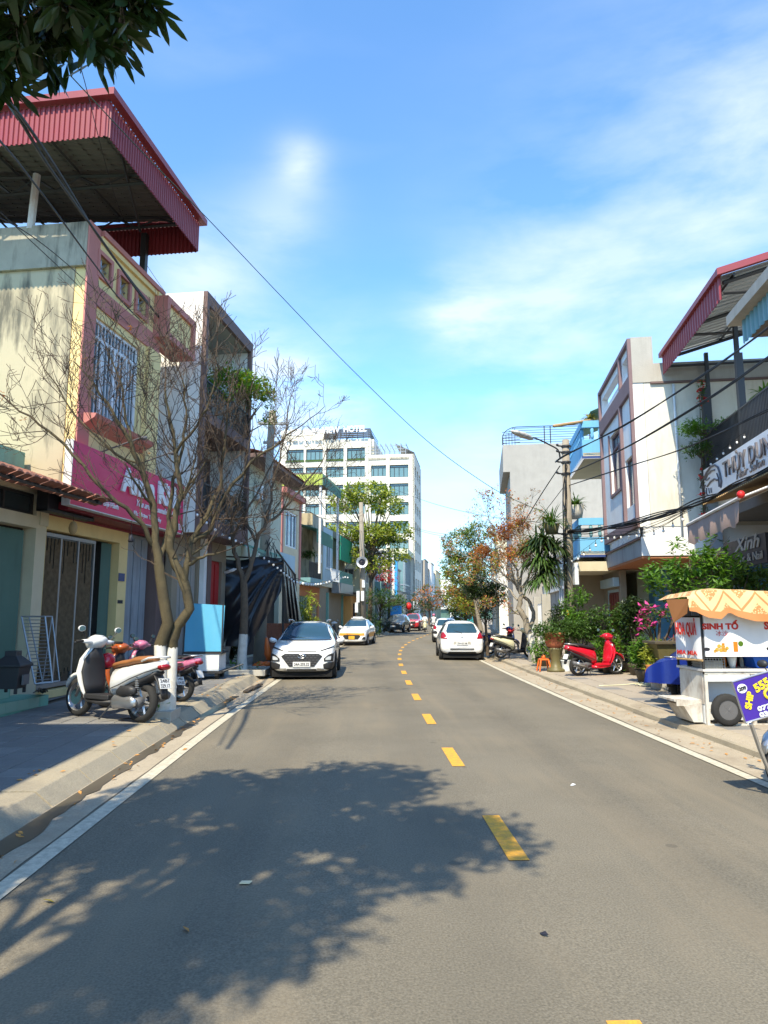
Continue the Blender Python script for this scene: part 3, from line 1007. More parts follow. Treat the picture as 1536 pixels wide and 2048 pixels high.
# ---- the yellow and pink house with the magenta sign
t = hroot('shop_house', 'yellow house with pink bands, a stained side wall and the magenta kids shop sign', FL, 0)
TOP = 9.85
E2 = 3.2
gate_l = FL.hit(84, 1200, OG)[0]
gate_r = FL.hit(236, 1150, OG)[0]
colr = FL.hit(253, 1150, OG)[0]
zlin = FL.hit(97, 1058, OG)[1]
wt = FL.rect(188, 628, 838, 279)
zb1 = FL.hit(186, 566, 0)[1]
zb0 = FL.hit(184, 606, 0)[1]
smalls = [FL.rect(198, 508, 548, 220), FL.rect(238, 549, 590, 257), FL.rect(273, 584, 622, 292)]
holes = [(wt[0], wt[1], wt[2], wt[3])] + [tuple(h) for h in smalls]
skin(FL, t, 0, E2, 3.95, TOP, 0, .3, holes, 'yellow_wall')
fbox(FL, t, -.02, E2, -9, -.302, 3.95, TOP, 'cream_stained', 'side_wall', label='cream side wall with dark weather stains')
fbox(FL, t, -.10, -.025, -9, -.02, TOP - .95, TOP + .01, 'grey_weathered', 'stained_band')
fbox(FL, t, -.12, .30, .0, .04, 3.95, TOP + .02, 'pink_trim', 'corner_strip')
fbox(FL, t, .31, E2, .0, .035, zb0, zb1, 'pink_trim', 'pink_band')
fbox(FL, t, .31, E2 + .02, -.28, .12, TOP - .10, TOP + .02, 'pink_trim', 'coping')
fbox(FL, t, .31, 2.95, .0, .07, TOP - .22, TOP - .101, 'yellow_wall', 'cornice')
for h in smalls:
    a, b, c, d = h
    mb = MB()
    for (p, q_, r, s_) in ((a - .09, b + .09, d, d + .09), (a - .09, b + .09, c - .09, c), (a - .09, a, c, d), (b, b + .09, c, d)):
        mb.fb(FL, p, q_, -.02, .05, r, s_)
    w = mb.build('vent_window', 'pink_trim', t)
    mb = MB()
    mb.tube([FL.p(a, -.08, c), FL.p(b, -.08, d)], .03, 4).tube([FL.p(b, -.08, c), FL.p(a, -.08, d)], .03, 4).tube([FL.p((a + b) / 2, -.08, c), FL.p((a + b) / 2, -.08, d)], .022, 4).tube([FL.p(a, -.08, (c + d) / 2), FL.p(b, -.08, (c + d) / 2)], .022, 4)
    mb.build('lattice', 'steel_grey', w)
    fbox(FL, w, a, b, -.28, -.25, c, d, 'dark_void', 'pane')  # no glass: dark sheet stands in for the shaded hollow behind the lattice
win(FL, t, wt[0], wt[1], wt[2], wt[3], -.10, 'window_white', 'glass_dark', 4, 1, .07, transom=wt[2] + (wt[3] - wt[2]) * .80, bars=14)
# curtain glimpsed through the window and pink sill
mb = MB()
mb.prism([FL.p(wt[0] - .25, .0, wt[2] - .28), FL.p(wt[0] - .25, .30, wt[2] - .10), FL.p(wt[0] - .25, .34, wt[2] - .02), FL.p(wt[0] - .25, 0, wt[2] - .0)], FL.d * (wt[1] - wt[0] + .5))
mb.build('window_sill', 'pink_trim', t)
fbox(FL, t, E2 - .62, E2 - .02, .0, .10, 3.95, zb0 - .01, 'yellow_wall', 'pilaster')
# projecting box on the far end
b0, b1 = E2 - .32, 4.62
bz0, bz1 = 8.55, 9.62
mb = MB()
mb.fb(FL, b0, b1, -.3, .36, bz1 - .16, bz1).fb(FL, b0, b1, -.3, .36, bz0, bz0 + .16).fb(FL, b0, b0 + .16, -.3, .36, bz0 + .16, bz1 - .16).fb(FL, b1 - .16, b1, -.3, .36, bz0 + .16, bz1 - .16)
mb.build('box_frame', 'pink_trim', t)
fbox(FL, t, b0 + .16, b1 - .16, -.3, .28, bz0 + .16, bz1 - .16, 'yellow_wall', 'box_panel')
fbox(FL, t, E2 - .02, b0 + .02, -.3, .1, 9.4, TOP - .11, 'yellow_wall', 'box_post')
# set back stair part behind it
fbox(FL, t, E2 + .005, 4.95, -9, -1.9, 3.95, 8.9, 'white_wall', 'rear_wall')
# ground floor
fbox(FL, t, -.2, 4.98, -9, .0, 3.80, 3.945, 'maroon_soffit', 'soffit')
fbox(FL, t, cR + .02, 4.9, OG + .001, OG + .03, zlin + .28, 3.79, 'maroon_soffit', 'fascia')
skin(FL, t, cR + .01, colr, G0, 3.8, OG, .3, [(gate_l, gate_r, .3, zlin)], 'yellow_wall', 'shop_front')
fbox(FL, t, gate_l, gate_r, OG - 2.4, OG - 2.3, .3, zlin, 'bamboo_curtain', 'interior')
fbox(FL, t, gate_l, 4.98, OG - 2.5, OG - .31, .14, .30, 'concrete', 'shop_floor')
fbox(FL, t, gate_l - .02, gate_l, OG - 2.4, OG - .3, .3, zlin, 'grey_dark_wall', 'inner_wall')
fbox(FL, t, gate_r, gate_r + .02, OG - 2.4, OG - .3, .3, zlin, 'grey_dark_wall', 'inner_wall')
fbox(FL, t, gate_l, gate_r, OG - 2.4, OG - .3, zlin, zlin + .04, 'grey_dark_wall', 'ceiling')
gw = gate_r - gate_l
folding(FL, t, gate_r - .42, gate_r - .02, .3, zlin - .03, OG - .22, 'green_gate', 5)
fbox(FL, t, gate_l + .04, gate_r - .95, OG - .14, OG - .11, .42, zlin - .12, 'glass_shop', 'shop_glass')
mb = MB()
mb.fb(FL, gate_l, gate_r - .9, OG - .16, OG - .08, zlin - .12, zlin - .05).fb(FL, gate_l, gate_r - .9, OG - .16, OG - .08, .34, .42)
for i in range(4):
    x = gate_l + .02 + i * (gw - .95) / 3
    mb.fb(FL, x - .025, x + .025, OG - .16, OG - .08, .42, zlin - .12)
mb.build('shop_frame', 'steel_grey', t)
mb = MB()
for i in range(46):
    x = gate_l + .06 + (gw - 1.05) * i / 46
    mb.fb(FL, x, x + .018, OG - .10, OG - .085, .5 + U(0, .2), zlin - .15 - U(0, .9) * (i % 3 == 0))
mb.build('bead_strand', 'bamboo_curtain', t)
mb = MB()
for i in range(9):
    x = gate_l + .2 + i * .16
    mb.fb(FL, x, x + U(.08, .14), OG - .9, OG - .7, 1.0, 1.0 + U(.5, .9))
mb.build('clothes_rail', 'board_blue', t)
# grey blue doors beside the shop
fbox(FL, t, colr + .0, 4.98, OG - .5, OG - .31, G0, 3.8, 'grey_wall', 'rear_front')
dl, dr = FL.hit(252, 1200, OG - .2)[0], FL.hit(308, 1200, OG - .2)[0]
door(FL, t, colr + .12, 4.6, .2, 3.75, OG - .15, 'door_greyblue', 3)
fbox(FL, t, 4.62, 4.98, OG - .3, OG + .15, G0, 3.8, 'brown_trim', 'column')
pl_ = FL.rect(237, 1146, 1162, 248, OG)
fbox(FL, t, pl_[0], pl_[1], OG + .001, OG + .02, pl_[2], pl_[3], 'scooter_blue', 'number_plate')
pl_ = FL.rect(235, 1200, 1207, 245, OG)
fbox(FL, t, pl_[0], pl_[1], OG + .001, OG + .006, pl_[2], pl_[3], 'ink', 'phone_stamp')
# magenta sign
sg = thing('shop_sign', 'long magenta shop sign with fat white letters across the yellow house', 'sign', FL.p(0, .1, 3.8))
sa, sb_, sz0, sz1 = -.47, 4.62, 3.86, 5.10
mb = MB()
def sgp(s, o, z):
    return FL.p(s, o, z)
zt = lambda s: 5.12 + (s - sa) * .0
fbox(FL, sg, sa, sb_, .05, .20, sz0, sz1, 'magenta', 'board')
mb.fb(FL, sa - .02, sa, .04, .21, sz0 - .02, sz1 + .02).fb(FL, sb_, sb_ + .02, .04, .21, sz0 - .02, sz1 + .02).fb(FL, sa, sb_, .04, .212, sz0 - .02, sz0)
mb.build('border', 'steel_white', sg)
def ltext(body, s, z, w, h, m='sign_letter_white', par=None, fr=FL, o=.205, ex=.02, **k):
    if fr.side > 0:
        return text(body, w, h, fr.p(s, o, z), fr.d, V((0, 0, 1)), m, par, ex, **k)
    return text(body, w, h, fr.p(s, o, z), -fr.d, V((0, 0, 1)), m, par, ex, **k)
ltext('Anna Kids', 1.35, 4.42, 3.0, .56, par=sg, bold=.04, ex=.05)
ltext('You are my sunshine !', 2.1, 4.16, 1.9, .2, par=sg, shear=.35)
ltext('Fb: Phạm Thị Thủy', 2.0, 3.96, 1.35, .14, par=sg)
ltext('ĐC: 225  Đại Hành', .05, 3.97, 1.25, .15, par=sg)
ltext('0342 965 905', 3.85, 3.93, .85, .16, par=sg)
mb = MB()
for s in (.8, 2.2, 3.8):
    mb.tube([FL.p(s, .0, 5.15), FL.p(s, .95, 5.45)], .018, 5)
    mb.ball(FL.p(s, .98, 5.43), (.07, .07, .05))
mb.build('sign_lamp', 'plastic_grey', sg)
# steel roof of red sheets
rr = thing('steel_roof', 'big red sheet steel canopy roof on posts above the yellow house', 'roof', FL.p(0, -3, 10))
R0, R1, RO, RI = -1.62, 2.60, 1.2, -7.5
ZB, ZT = 10.55, 11.27
RS = .075                                         # rise towards the back
mb = MB()
corr(mb, FL.p(R0, RO, ZB), FL.d * (R1 - R0), V((0, 0, ZT - ZB)), 44, FL.n * .028)
mb.build('front_fascia', 'red_sheet', rr)
mb = MB()
corr(mb, FL.p(R0, RO, ZB), -FL.n * (RO - RI) + V((0, 0, .0)), V((0, 0, ZT - ZB)), 84, -FL.d * .028)
mb.build('gable_fascia', 'red_sheet', rr)
mb = MB()
corr(mb, FL.p(R1, RO, ZB), -FL.n * (RO - RI), V((0, 0, ZT - ZB)), 84, FL.d * .028)
mb.build('gable_fascia', 'red_sheet', rr)
mb = MB()
for (a, b, c, d) in ((R0 - .14, R1 + .14, RO + .0, RO + .16), (R0 - .14, R0 + .02, RI, RO), (R1 - .02, R1 + .14, RI, RO)):
    mb.fb(FL, a, b, c, d, ZT + .03, ZT + .17)
mb.build('roof_trim', 'red_sheet', rr)
mb = MB()
wavy(mb, FL.p(R0 + .03, RI, ZT + .66), FL.d * (R1 - R0 - .06), FL.n * (RO - RI - .05) - V((0, 0, .62)), 24, V((0, 0, .04)), rows=26)
mb.build('roof_tile_sheet', 'roof_under', rr)
mb = MB()
for k in range(6):
    o_ = RO - .35 - k * 1.5
    zz = ZT - .02 + (RO - o_) * .070
    mb.tube([FL.p(R0 + .05, o_, zz), FL.p(R1 - .05, o_, zz)], .035, 4)
for s in (R0 + .35, .45, R1 - .5):
    zz = ZT - .10
    mb.tube([FL.p(s, RO - .1, ZB + .45), FL.p(s, RI, ZB + .45)], .04, 4)
    mb.tube([FL.p(s, RO - .1, zz), FL.p(s, RI, zz + .6)], .04, 4)
    for k in range(8):
        o_ = RO - .3 - k * 1.05
        mb.tube([FL.p(s, o_, ZB + .45), FL.p(s, o_ - .5, zz + (RO - o_) * .07)], .025, 4)
        mb.tube([FL.p(s, o_ - .5, zz + (RO - o_) * .07), FL.p(s, o_ - 1.05, ZB + .45)], .025, 4)
mb.tube([FL.p(-.8, .9, ZT - .05), FL.p(2.2, -.1, ZB + .4)], .03, 4)
mb.build('truss', 'steel_dark', rr)
ps, pz = FL.hit(287, 545, -.12)
fbox(FL, rr, ps - .07, ps + .07, -.2, -.06, TOP, ZB + .5, 'steel_dark', 'post')
po, _ = FL.cross(62, 445, -.05)
mb = MB()
mb.tube([FL.p(-.05, po, TOP - .05), FL.p(-.05, po + .05, ZB + .5)], .08, 8)
mb.build('post', 'steel_white', rr, label='white steel post with rust spots')
fbox(FL, t, .4, E2 - .2, -8, -2.6, TOP, TOP + .45, 'cream', 'roof_room')

# ---- tall white house with brown framed balconies
t = hroot('balcony_house', 'tall white house with a brown frame round its balconies and a bare concrete side', FL, 5)
O3 = .5
s3a, s3b = 5.0, 8.95
z3t = FL.hit(411, 576, O3)[1]
fbox(FL, t, s3a + .01, s3b, -9, O3 - 1.3, G0, z3t - .02, 'white_wall', 'wall')
fbox(FL, t, s3a, s3a + .14, O3 - 1.3, O3 - .12, 3.95, z3t, 'white_wall', 'side_wall')
fbox(FL, t, s3b - .14, s3b, O3 - 1.3, O3 - .12, 3.95, z3t, 'white_wall', 'side_wall')
mb = MB()
mb.fb(FL, s3a - .01, s3a + .16, O3 - .12, O3, 3.95, z3t).fb(FL, s3b - .16, s3b + .01, O3 - .12, O3, 3.95, z3t).fb(FL, s3a + .16, s3b - .16, O3 - .12, O3, z3t - .35, z3t)
mb.build('facade_frame', 'brown_trim', t)
fbox(FL, t, s3a + .14, s3b - .14, O3 - 1.3, O3 - .12, z3t - .35, z3t - .2, 'grey_wall', 'ceiling')
sz = FL.hit(392, 1028, O3)[1]
szb = FL.hit(400, 1063, O3)[1]
fbox(FL, t, s3a + .16, s3b - .16, O3 - 1.3, O3 + .02, szb, sz, 'brown_trim', 'balcony_slab')
fbox(FL, t, s3a + .16, s3b - .16, O3 - 1.3, O3 + .02, 7.05, 7.35, 'brown_trim', 'balcony_slab')
railing(FL, t, s3a + .18, s3b - .18, O3 - .05, sz, sz + .95, 'black_paint', .10, .018)
railing(FL, t, s3a + .18, s3b - .18, O3 - .05, 7.35, 8.25, 'black_paint', .10, .018)
win(FL, t, 5.5, 6.9, sz + .1, sz + 2.3, O3 - 1.24, 'window_white', 'curtain', 2, 1)
win(FL, t, 7.3, 8.6, sz + .1, sz + 2.3, O3 - 1.24, 'brown_trim', 'glass_dark', 2, 1)
win(FL, t, 5.6, 7.2, 7.4, 9.6, O3 - 1.24, 'window_white', 'curtain', 2, 1)
skin(FL, t, s3a, s3b, G0, szb, -.2, .2, [(5.35, 6.7, .2, 3.4), (7.3, 8.6, .2, 3.4)], 'tan_wall', 'shop_front')
door(FL, t, 5.35, 6.7, .2, 3.4, -.3, 'grey_wall', 4)
door(FL, t, 7.3, 8.6, .2, 3.4, -.3, 'door_red_bright', 3)
fbox(FL, t, 6.8, 7.0, -.19, -.05, G0, szb, 'white_fresh', 'column')
fbox(FL, t, 7.02, 7.28, -.19, -.02, G0, szb, 'brown_trim', 'column')

# ---- pale house behind the tarpaulin
t = hroot('pale_house', 'pale green plastered house behind the concrete pole, brown tiled eave', FL, 9.3, -.9)
O4 = -.9
a4, b4, _, z4 = FL.rect(488, 905, 1100, 563, O4)
a4 = max(a4, 9.3)
skin(FL, t, a4, b4, G0, z4, O4, .25, [(a4 + .1, b4 - .1, .2, 3.7)], 'pale_green_wall')
fbox(FL, t, a4, b4, -10, O4 - .25, G0, z4, 'pale_green_wall', 'side_wall')
fbox(FL, t, a4 + .1, b4 - .1, O4 - .24, O4 - .2, .2, 3.7, 'dark_interior', 'interior')  # dark plate across the front, shade of the room put in as colour
mb = MB()
wavy(mb, FL.p(a4 - .3, -4, z4 + .9), FL.d * (b4 - a4 + 1.2), FL.n * 4.0 - V((0, 0, 1.0)), 22, V((0, 0, .05)), rows=8)
mb.build('roof', 'tile_red', t)
fbox(FL, t, a4 - .3, b4 + .9, O4 + .0, O4 + .85, z4 - .25, z4 - .1, 'brown_trim', 'eave')
t2 = hroot('tall_rear_house', 'narrow white house with brown floors standing behind the bare trees', FL, a4, -4)
z5 = at(560, 805, 31).z
fbox(FL, t2, a4 + 1.0, b4 + 2.5, -12, -4.2, G0, z5, 'white_wall', 'wall')
fbox(FL, t2, a4 + .9, b4 + 2.6, -5.4, -4.0, z5 - 1.9, z5 - 1.6, 'brown_trim', 'floor_slab')
fbox(FL, t2, a4 + .9, b4 + 2.6, -5.4, -4.0, z5 - .05, z5 + .12, 'grey_wall', 'roof_slab')
railing(FL, t2, a4 + 1, b4 + 2.5, -4.05, z5 - 1.6, z5 - .8, 'black_paint', .15, .025)
mb = MB()
corr(mb, FL.p(b4 + .2, -7, z5 + 1.5), FL.d * 2.6, FL.n * 3.4 - V((0, 0, .5)), 12, V((0, 0, .04)))
mb.build('roof_sheet', 'steel_grey', t2)
mb = MB()
for s in (b4 + .3, b4 + 2.6):
    mb.tube([FL.p(s, -4.4, z5), FL.p(s, -4.4, z5 + 1.1)], .04, 4).tube([FL.p(s, -6.6, z5), FL.p(s, -6.6, z5 + 1.4)], .04, 4)
mb.build('post', 'steel_grey', t2)
win(FL, t2, a4 + 2, a4 + 3.4, z5 - 4.4, z5 - 2.6, -4.14, 'steel_grey', 'glass_dark', 2, 1)
# green scalloped awning strip in front of the pale house
mb = MB()
g0 = FL.hit(425, 1085, .6)[0]
g1 = FL.hit(508, 1110, .6)[0]
zg = FL.hit(500, 1095, .6)[1]
corr(mb, FL.p(8.6, .6, zg), FL.d * 4.2, FL.n * -1.5 + V((0, 0, .5)), 26, V((0, 0, .03)))
q = thing('green_awning', 'green corrugated awning over the front of the pale house', 'awning', FL.p(9, .5, zg))
mb.build('sheet', 'green_stucco', q, fix=False)
mb = MB()
for i in range(28):
    s = 8.6 + i * .15
    mb.add([FL.p(s, .6, zg), FL.p(s + .15, .6, zg), FL.p(s + .12, .6, zg - .16), FL.p(s + .075, .6, zg - .22), FL.p(s + .03, .6, zg - .16)], [(0, 1, 2, 3, 4)])
mb.build('scalloped_valance', 'green_frame', q, fix=False)

# ---- house with pink window trim
t = hroot('pink_trim_house', 'narrow pale house with pink trim and a pale blue balcony front', FL, 16, -2)
O5 = -2.0
a5, b5, _, z5t = FL.rect(563, 985, 1110, 601, O5)
w5 = FL.rect(572, 1018, 1092, 594, O5)
skin(FL, t, a5, b5, G0, z5t, O5, .3, [w5, (a5 + .5, b5 - .5, .2, 3.2)], 'cream')
fbox(FL, t, a5, b5, -10, O5 - .3, G0, z5t, 'cream', 'side_wall')
fbox(FL, t, a5 + .5, b5 - .5, O5 - .29, O5 - .25, .2, 3.2, 'dark_interior', 'interior')  # dark plate fills the opening in place of a shaded room
mb = MB()
mb.fb(FL, a5, a5 + .3, O5, O5 + .06, 3.6, z5t).fb(FL, b5 - .3, b5, O5, O5 + .06, 3.6, z5t).fb(FL, a5, b5, O5, O5 + .3, z5t, z5t + .3)
mb.build('pink_frame', 'pink_trim', t)
win(FL, t, *w5, O5 - .1, 'window_white', 'glass_blue', 3, 1, .09)
c5 = FL.rect(548, 1100, 1148, 590, O5 + 1.0)
fbox(FL, t, c5[0], c5[1], O5, O5 + 1.0, c5[2], c5[3], 'pale_blue_wall', 'balcony')
# ---- stained house with the green steel roof
t = hroot('stained_house', 'weather stained house with a railing balcony and dark green awning', FL, 22, -3)
O6 = -3.0
a6, b6, _, z6t = FL.rect(601, 1005, 1165, 646, O6)
m6 = FL.hit(624, 1100, O6)[0]
zs6 = FL.hit(624, 1160, O6)[1]
fbox(FL, t, a6, b6, -12, O6 - 1.2, G0, z6t, 'cream_stained', 'wall')
fbox(FL, t, m6, b6, O6 - 1.2, O6, zs6 - .4, z6t - .2, 'cream_stained', 'stair_tower', label='weathered plaster tower with black streaks')
fbox(FL, t, m6 + .05, b6 - .02, O6 + .0, O6 + .02, z6t - 2.6, z6t - .3, 'grey_weathered', 'damp_patch')
fbox(FL, t, a6, m6, O6 - 1.2, O6 + .7, zs6 - .35, zs6, 'teal_sheet', 'balcony_slab')
fbox(FL, t, m6, b6, O6, O6 + .7, zs6 - .4, zs6 - .05, 'cream', 'balcony_slab')
railing(FL, t, a6, m6, O6 + .6, zs6, zs6 + 1.0, 'steel_dark', .16, .03)
win(FL, t, a6 + .6, m6 - .4, zs6 + .1, zs6 + 2.2, O6 - 1.15, 'brown_trim', 'glass_dark', 2, 1)
mb = MB()
aw6 = FL.rect(599, 1042, 1075, 636, O6 + 1)
corr(mb, FL.p(a6 - .2, O6 - .6, aw6[3] + .5), FL.d * (m6 - a6 + 1.4), FL.n * 1.7 - V((0, 0, .5)), 16, V((0, 0, .05)))
corr(mb, FL.p(a6 - .2, O6 + 1.1, aw6[3]), FL.d * (m6 - a6 + 1.4), V((0, 0, -.8)), 16, FL.n * .05)
mb.build('green_awning', 'green_awning', t, fix=False)
skin(FL, t, a6, b6, G0, zs6 - .4, O6 - .2, .2, [(a6 + .8, m6 + .6, .2, 2.9), (m6 + 1.2, b6 - .5, .2, 2.4)], 'orange_wall', 'shop_front')
door(FL, t, a6 + .8, m6 + .6, .2, 2.9, O6 - .3, 'green_gate', 5)
door(FL, t, m6 + 1.2, b6 - .5, .2, 2.4, O6 - .3, 'tan_wall', 2)
mb = MB()
q = thing('green_steel_roof', 'steel roof with a yellow green gable and dark green side above the stained house', 'roof', FL.p(a6, -4, 8))
r6n, r6z = FL.hit(645, 948, O6 + 2.2)
_, r6b = FL.hit(645, 970, O6 + 2.2)
r6f, _ = FL.hit(681, 985, O6 + 2.2)
corr(mb, FL.p(r6n, O6 + 2.2, r6b), FL.d * (r6f - r6n), V((0, 0, r6z - r6b)), 36, FL.n * .04)
mb.build('side_fascia', 'green_awning', q, fix=False)
mb = MB()
corr(mb, FL.p(r6n, O6 + 2.2, r6b), -FL.n * 4.6, V((0, 0, r6z - r6b)), 30, -FL.d * .04)
mb.build('gable_fascia', 'green_yellow', q, fix=False)
fbox(FL, q, r6n, r6f, O6 - 5, O6 + 2.15, r6z, r6z + .1, 'roof_under', 'roof_sheet')
mb = MB()
for s in (r6n + .1, r6f - .2):
    for o_ in (O6 + 2.0, O6 - .5, O6 - 2.4):
        mb.fb(FL, s, s + .12, o_, o_ + .12, z6t if o_ < O6 else 4.0, r6z)
mb.build('post', 'steel_white', q)
# ---- house with green net and green door
t = hroot('green_door_house', 'house with green shop door frame, green netted balcony and grey panel front', FL, 27, -3)
O7 = -3.0
a7, b7, _, z7t = FL.rect(646, 1050, 1180, 690, O7)
m7 = FL.hit(664, 1100, O7)[0]
zs7 = FL.hit(664, 1166, O7)[1]
zf7 = FL.hit(664, 1186, O7)[1]
skin(FL, t, a7, b7, zs7, z7t, O7, .25, [(a7 + .7, a7 + 2.1, zs7 + .9, z7t - .8), (m7 + .4, b7 - .4, zs7 + .1, z7t - .5)], 'tan_wall')
fbox(FL, t, a7, b7, -12, O7 - .25, G0, z7t, 'tan_wall', 'side_wall')
fbox(FL, t, a7 + .02, m7, O7 + .0, O7 + .05, zs7, z7t - .1, 'pale_blue_wall', 'wall_panel')
win(FL, t, a7 + .7, a7 + 2.1, zs7 + .9, z7t - .8, O7 + .07, 'window_white', 'glass_blue', 2, 1, .09)
railing(FL, t, a7, m7, O7 + .6, zs7, zs7 + .9, 'window_white', .22, .04)
fbox(FL, t, m7 + .2, b7 - .1, O7 + .55, O7 + .6, z7t - 2.2, z7t - .4, 'green_net', 'green_net')
fbox(FL, t, m7, b7, O7, O7 + .7, zf7, zs7, 'steel_grey', 'front_panel')
railing(FL, t, m7, b7, O7 + .62, zs7, zs7 + .9, 'green_frame', .14, .05)
skin(FL, t, a7, b7, G0, zs7, O7 - .3, .2, [(m7 - .3, b7 - .3, .2, 3.2)], 'tan_wall', 'shop_front')
door(FL, t, m7 - .3, b7 - .3, .2, 3.2, O7 - .4, 'dark_interior', 4, frame='green_frame')
fbox(FL, t, m7 - .7, m7 - .42, O7 - .29, O7 - .1, G0, 3.3, 'green_frame', 'column')
fbox(FL, t, b7 - .18, b7 - .02, O7 - .29, O7 - .1, G0, 3.3, 'green_frame', 'column')
# ================================================================= LEFT ROW, FARTHER ON
def simple_house(name, label, fr, s0, s1, z, o, wall, wins, depth=10, ground='dark_interior', trim=None, gm_='green_gate', gz=3.3, cat='house', mg='glass_dark', group=None, roof='grey_wall', slab=None):
    t = hroot(name, label, fr, s0, o, cat, group)
    holes = [tuple(w[:4]) for w in wins] + [(s0 + .5, s1 - .5, .2, gz - .3)]
    skin(fr, t, s0, s1, G0 - .05, z, o, .25, holes, wall)
    fbox(fr, t, s0, s1, o - depth, o - .25, G0 - .05, z, wall, 'side_wall')
    for w in wins:
        win(fr, t, *w[:4], o - .1, 'window_white', mg, w[4] if len(w) > 4 else 2, 1, .08, panes=False)
    door(fr, t, s0 + .5, s1 - .5, .2, gz - .3, o - .15, gm_, 4)
    fbox(fr, t, s0 - .05, s1 + .05, o - .3, o + .15, z, z + .18, trim or roof, 'parapet')
    if slab:
        fbox(fr, t, s0, s1, o, o + slab, gz + .1, gz + .35, trim or wall, 'balcony_slab')
        railing(fr, t, s0 + .05, s1 - .05, o + slab - .08, gz + .35, gz + 1.3, 'steel_grey', .22, .035)
    return t
S8 = b7 + .02
t = simple_house('yellow_side_house', 'pale yellow house with a bare side wall behind the loudspeaker pole', FL, S8 + 3, S8 + 9, 7.4, -1.9, 'pale_yellow_wall', [(S8 + 4, S8 + 5.4, 4.4, 6.2), (S8 + 6.4, S8 + 7.8, 4.4, 6.2)], ground='orange_bright_wall')
FX = Fr(0, 0, 0, 1)
FX.o, FX.d, FX.n = FL.p(S8 + 3, -1.9, 0), -FL.n, -FL.d
w8 = FX.rect(697, 1137, 1156, 688)
win(FX, t, .9, 1.9, w8[2], w8[3], .03, 'grey_wall', 'glass_dark', 2, 1, .06, panes=False)
q = thing('lean_to', 'small orange walled lean-to with a dark sheet roof beside the green door house', 'shed', FL.p(S8 + 1, -2.6, 0))
fbox(FL, q, S8 + .3, S8 + 2.4, -6, -2.5, G0, 3.2, 'orange_bright_wall', 'wall')
fbox(FL, q, S8 + .1, S8 + 2.9, -6, -1.7, 3.4, 3.52, 'roof_under', 'roof')
fbox(FL, q, S8 + 1.0, S8 + 1.9, -2.5, -2.45, .4, 2.6, 'dark_interior', 'door')
S9 = S8 + 9.05
t = simple_house('teal_balcony_house', 'white house with a teal balcony full of red bougainvillea', FL, S9, S9 + 7, 8.0, -2.5, 'white_wall', [(S9 + .8, S9 + 2.6, 4.5, 6.8), (S9 + 4, S9 + 6, 4.5, 6.8)], slab=None)
fbox(FL, t, S9, S9 + 7, -2.5, -1.3, 3.5, 3.8, 'teal_sheet', 'balcony_slab')
railing(FL, t, S9, S9 + 7, -1.35, 3.8, 4.8, 'teal_sheet', .3, .09)
fbox(FL, t, S9, S9 + .1, -2.5, -1.3, 3.8, 4.75, 'teal_sheet', 'balcony_end')
S10 = S9 + 7.05
t = simple_house('white_sign_house', 'tall white narrow house with a long blue strip on its corner', FL, S10, S10 + 6, 8.2, -2.3, 'white_fresh', [(S10 + 1, S10 + 2.6, 4.5, 6.6)])
bl = thing('vertical_sign', 'tall white and blue vertical sign hanging over the pavement', 'sign', FL.p(S10, -1, 4))
fbox(FL, bl, S10 - .1, S10 + .35, -2.25, -.9, 3.7, 7.9, 'white_fresh', 'panel')
fbox(FL, bl, S10 - .1, S10 + .6, -.9, -.62, 3.5, 7.4, 'sign_blue', 'blue_edge')
S11 = S10 + 6.05
t = simple_house('cream_far_house', 'cream house past the blue signs with closed shutters', FL, S11, S11 + 8, 6.8, -2.6, 'pale_yellow_wall', [(S11 + 1, S11 + 3, 4.3, 6), (S11 + 5, S11 + 7, 4.3, 6)], slab=.9)
S12 = S11 + 8.05
t = simple_house('grey_far_house', 'grey green house just before the hotel entrance', FL, S12, S12 + 8, 7.4, -2.8, 'pale_green_wall', [(S12 + 1, S12 + 3, 4.3, 6), (S12 + 5, S12 + 7, 4.3, 6)], slab=.9)
# blue advertising board low on the pavement and red lantern
fbox(FL, None, S10 + 2, S10 + 2.15, -1.9, -.4, .15, 2.6, 'sign_blue', 'advert_board')
tag(bpy.data.objects['advert_board'], 'blue advert board standing on the pavement beyond the dark parked car', 'sign')
m_ = MB()
m_.ball(FL.p(S10 + 4.5, .1, 2.6), (.33, .33, .4), 10, 6)
tag(m_.build('lantern', 'lantern_red', smooth=True), 'round red lantern hanging over the far left pavement', 'lantern')

# ---- hotel
FH = Fr(9.2, 119, 9.7, 1)
HC = Fr(0, 0, 0, 1)
HC.o, HC.d, HC.n = FH.o, -FH.n, -FH.d
t = thing('hotel', 'eight storey white hotel block with rows of green glazed windows', 'hotel', FH.o)
zf = lambda y: 1.8 + (1227 - y) / 1400 * 119
sf_ = lambda x: (829 - x) / 1400 * 119
zr = zf(885)
fl = 3.29
cols = [(778, 817), (735, 773), (688, 728), (645, 683), (602, 640), (560, 597)]
holes = []
for c_, (xa, xb) in enumerate(cols):
    for r_ in range(-1, 6):
        if r_ == -1 and c_ < 2:
            continue
        z1_ = zf(925) - fl * r_
        holes.append((sf_(xb), sf_(xa), z1_ - 1.95 - (.25 if c_ == 0 else 0), z1_))
zroof0 = zf(903)
tp = zf(868)
skin(HC, t, 0, sf_(740), 4, zroof0, 0, .5, [h for h in holes if h[3] < zroof0 and h[0] < sf_(740)], 'offwhite_stained', 'wall')
skin(HC, t, sf_(740) + .01, sf_(545), 4, tp, 0, .5, [h for h in holes if h[0] > sf_(740)], 'offwhite_stained', 'wall')
fbox(HC, t, 0.3, sf_(545), -13.7, -.51, 0, zroof0, 'offwhite_stained', 'core')
fbox(HC, t, sf_(745), sf_(545), -13.7, -.51, zroof0 + .01, tp, 'offwhite_stained', 'core')
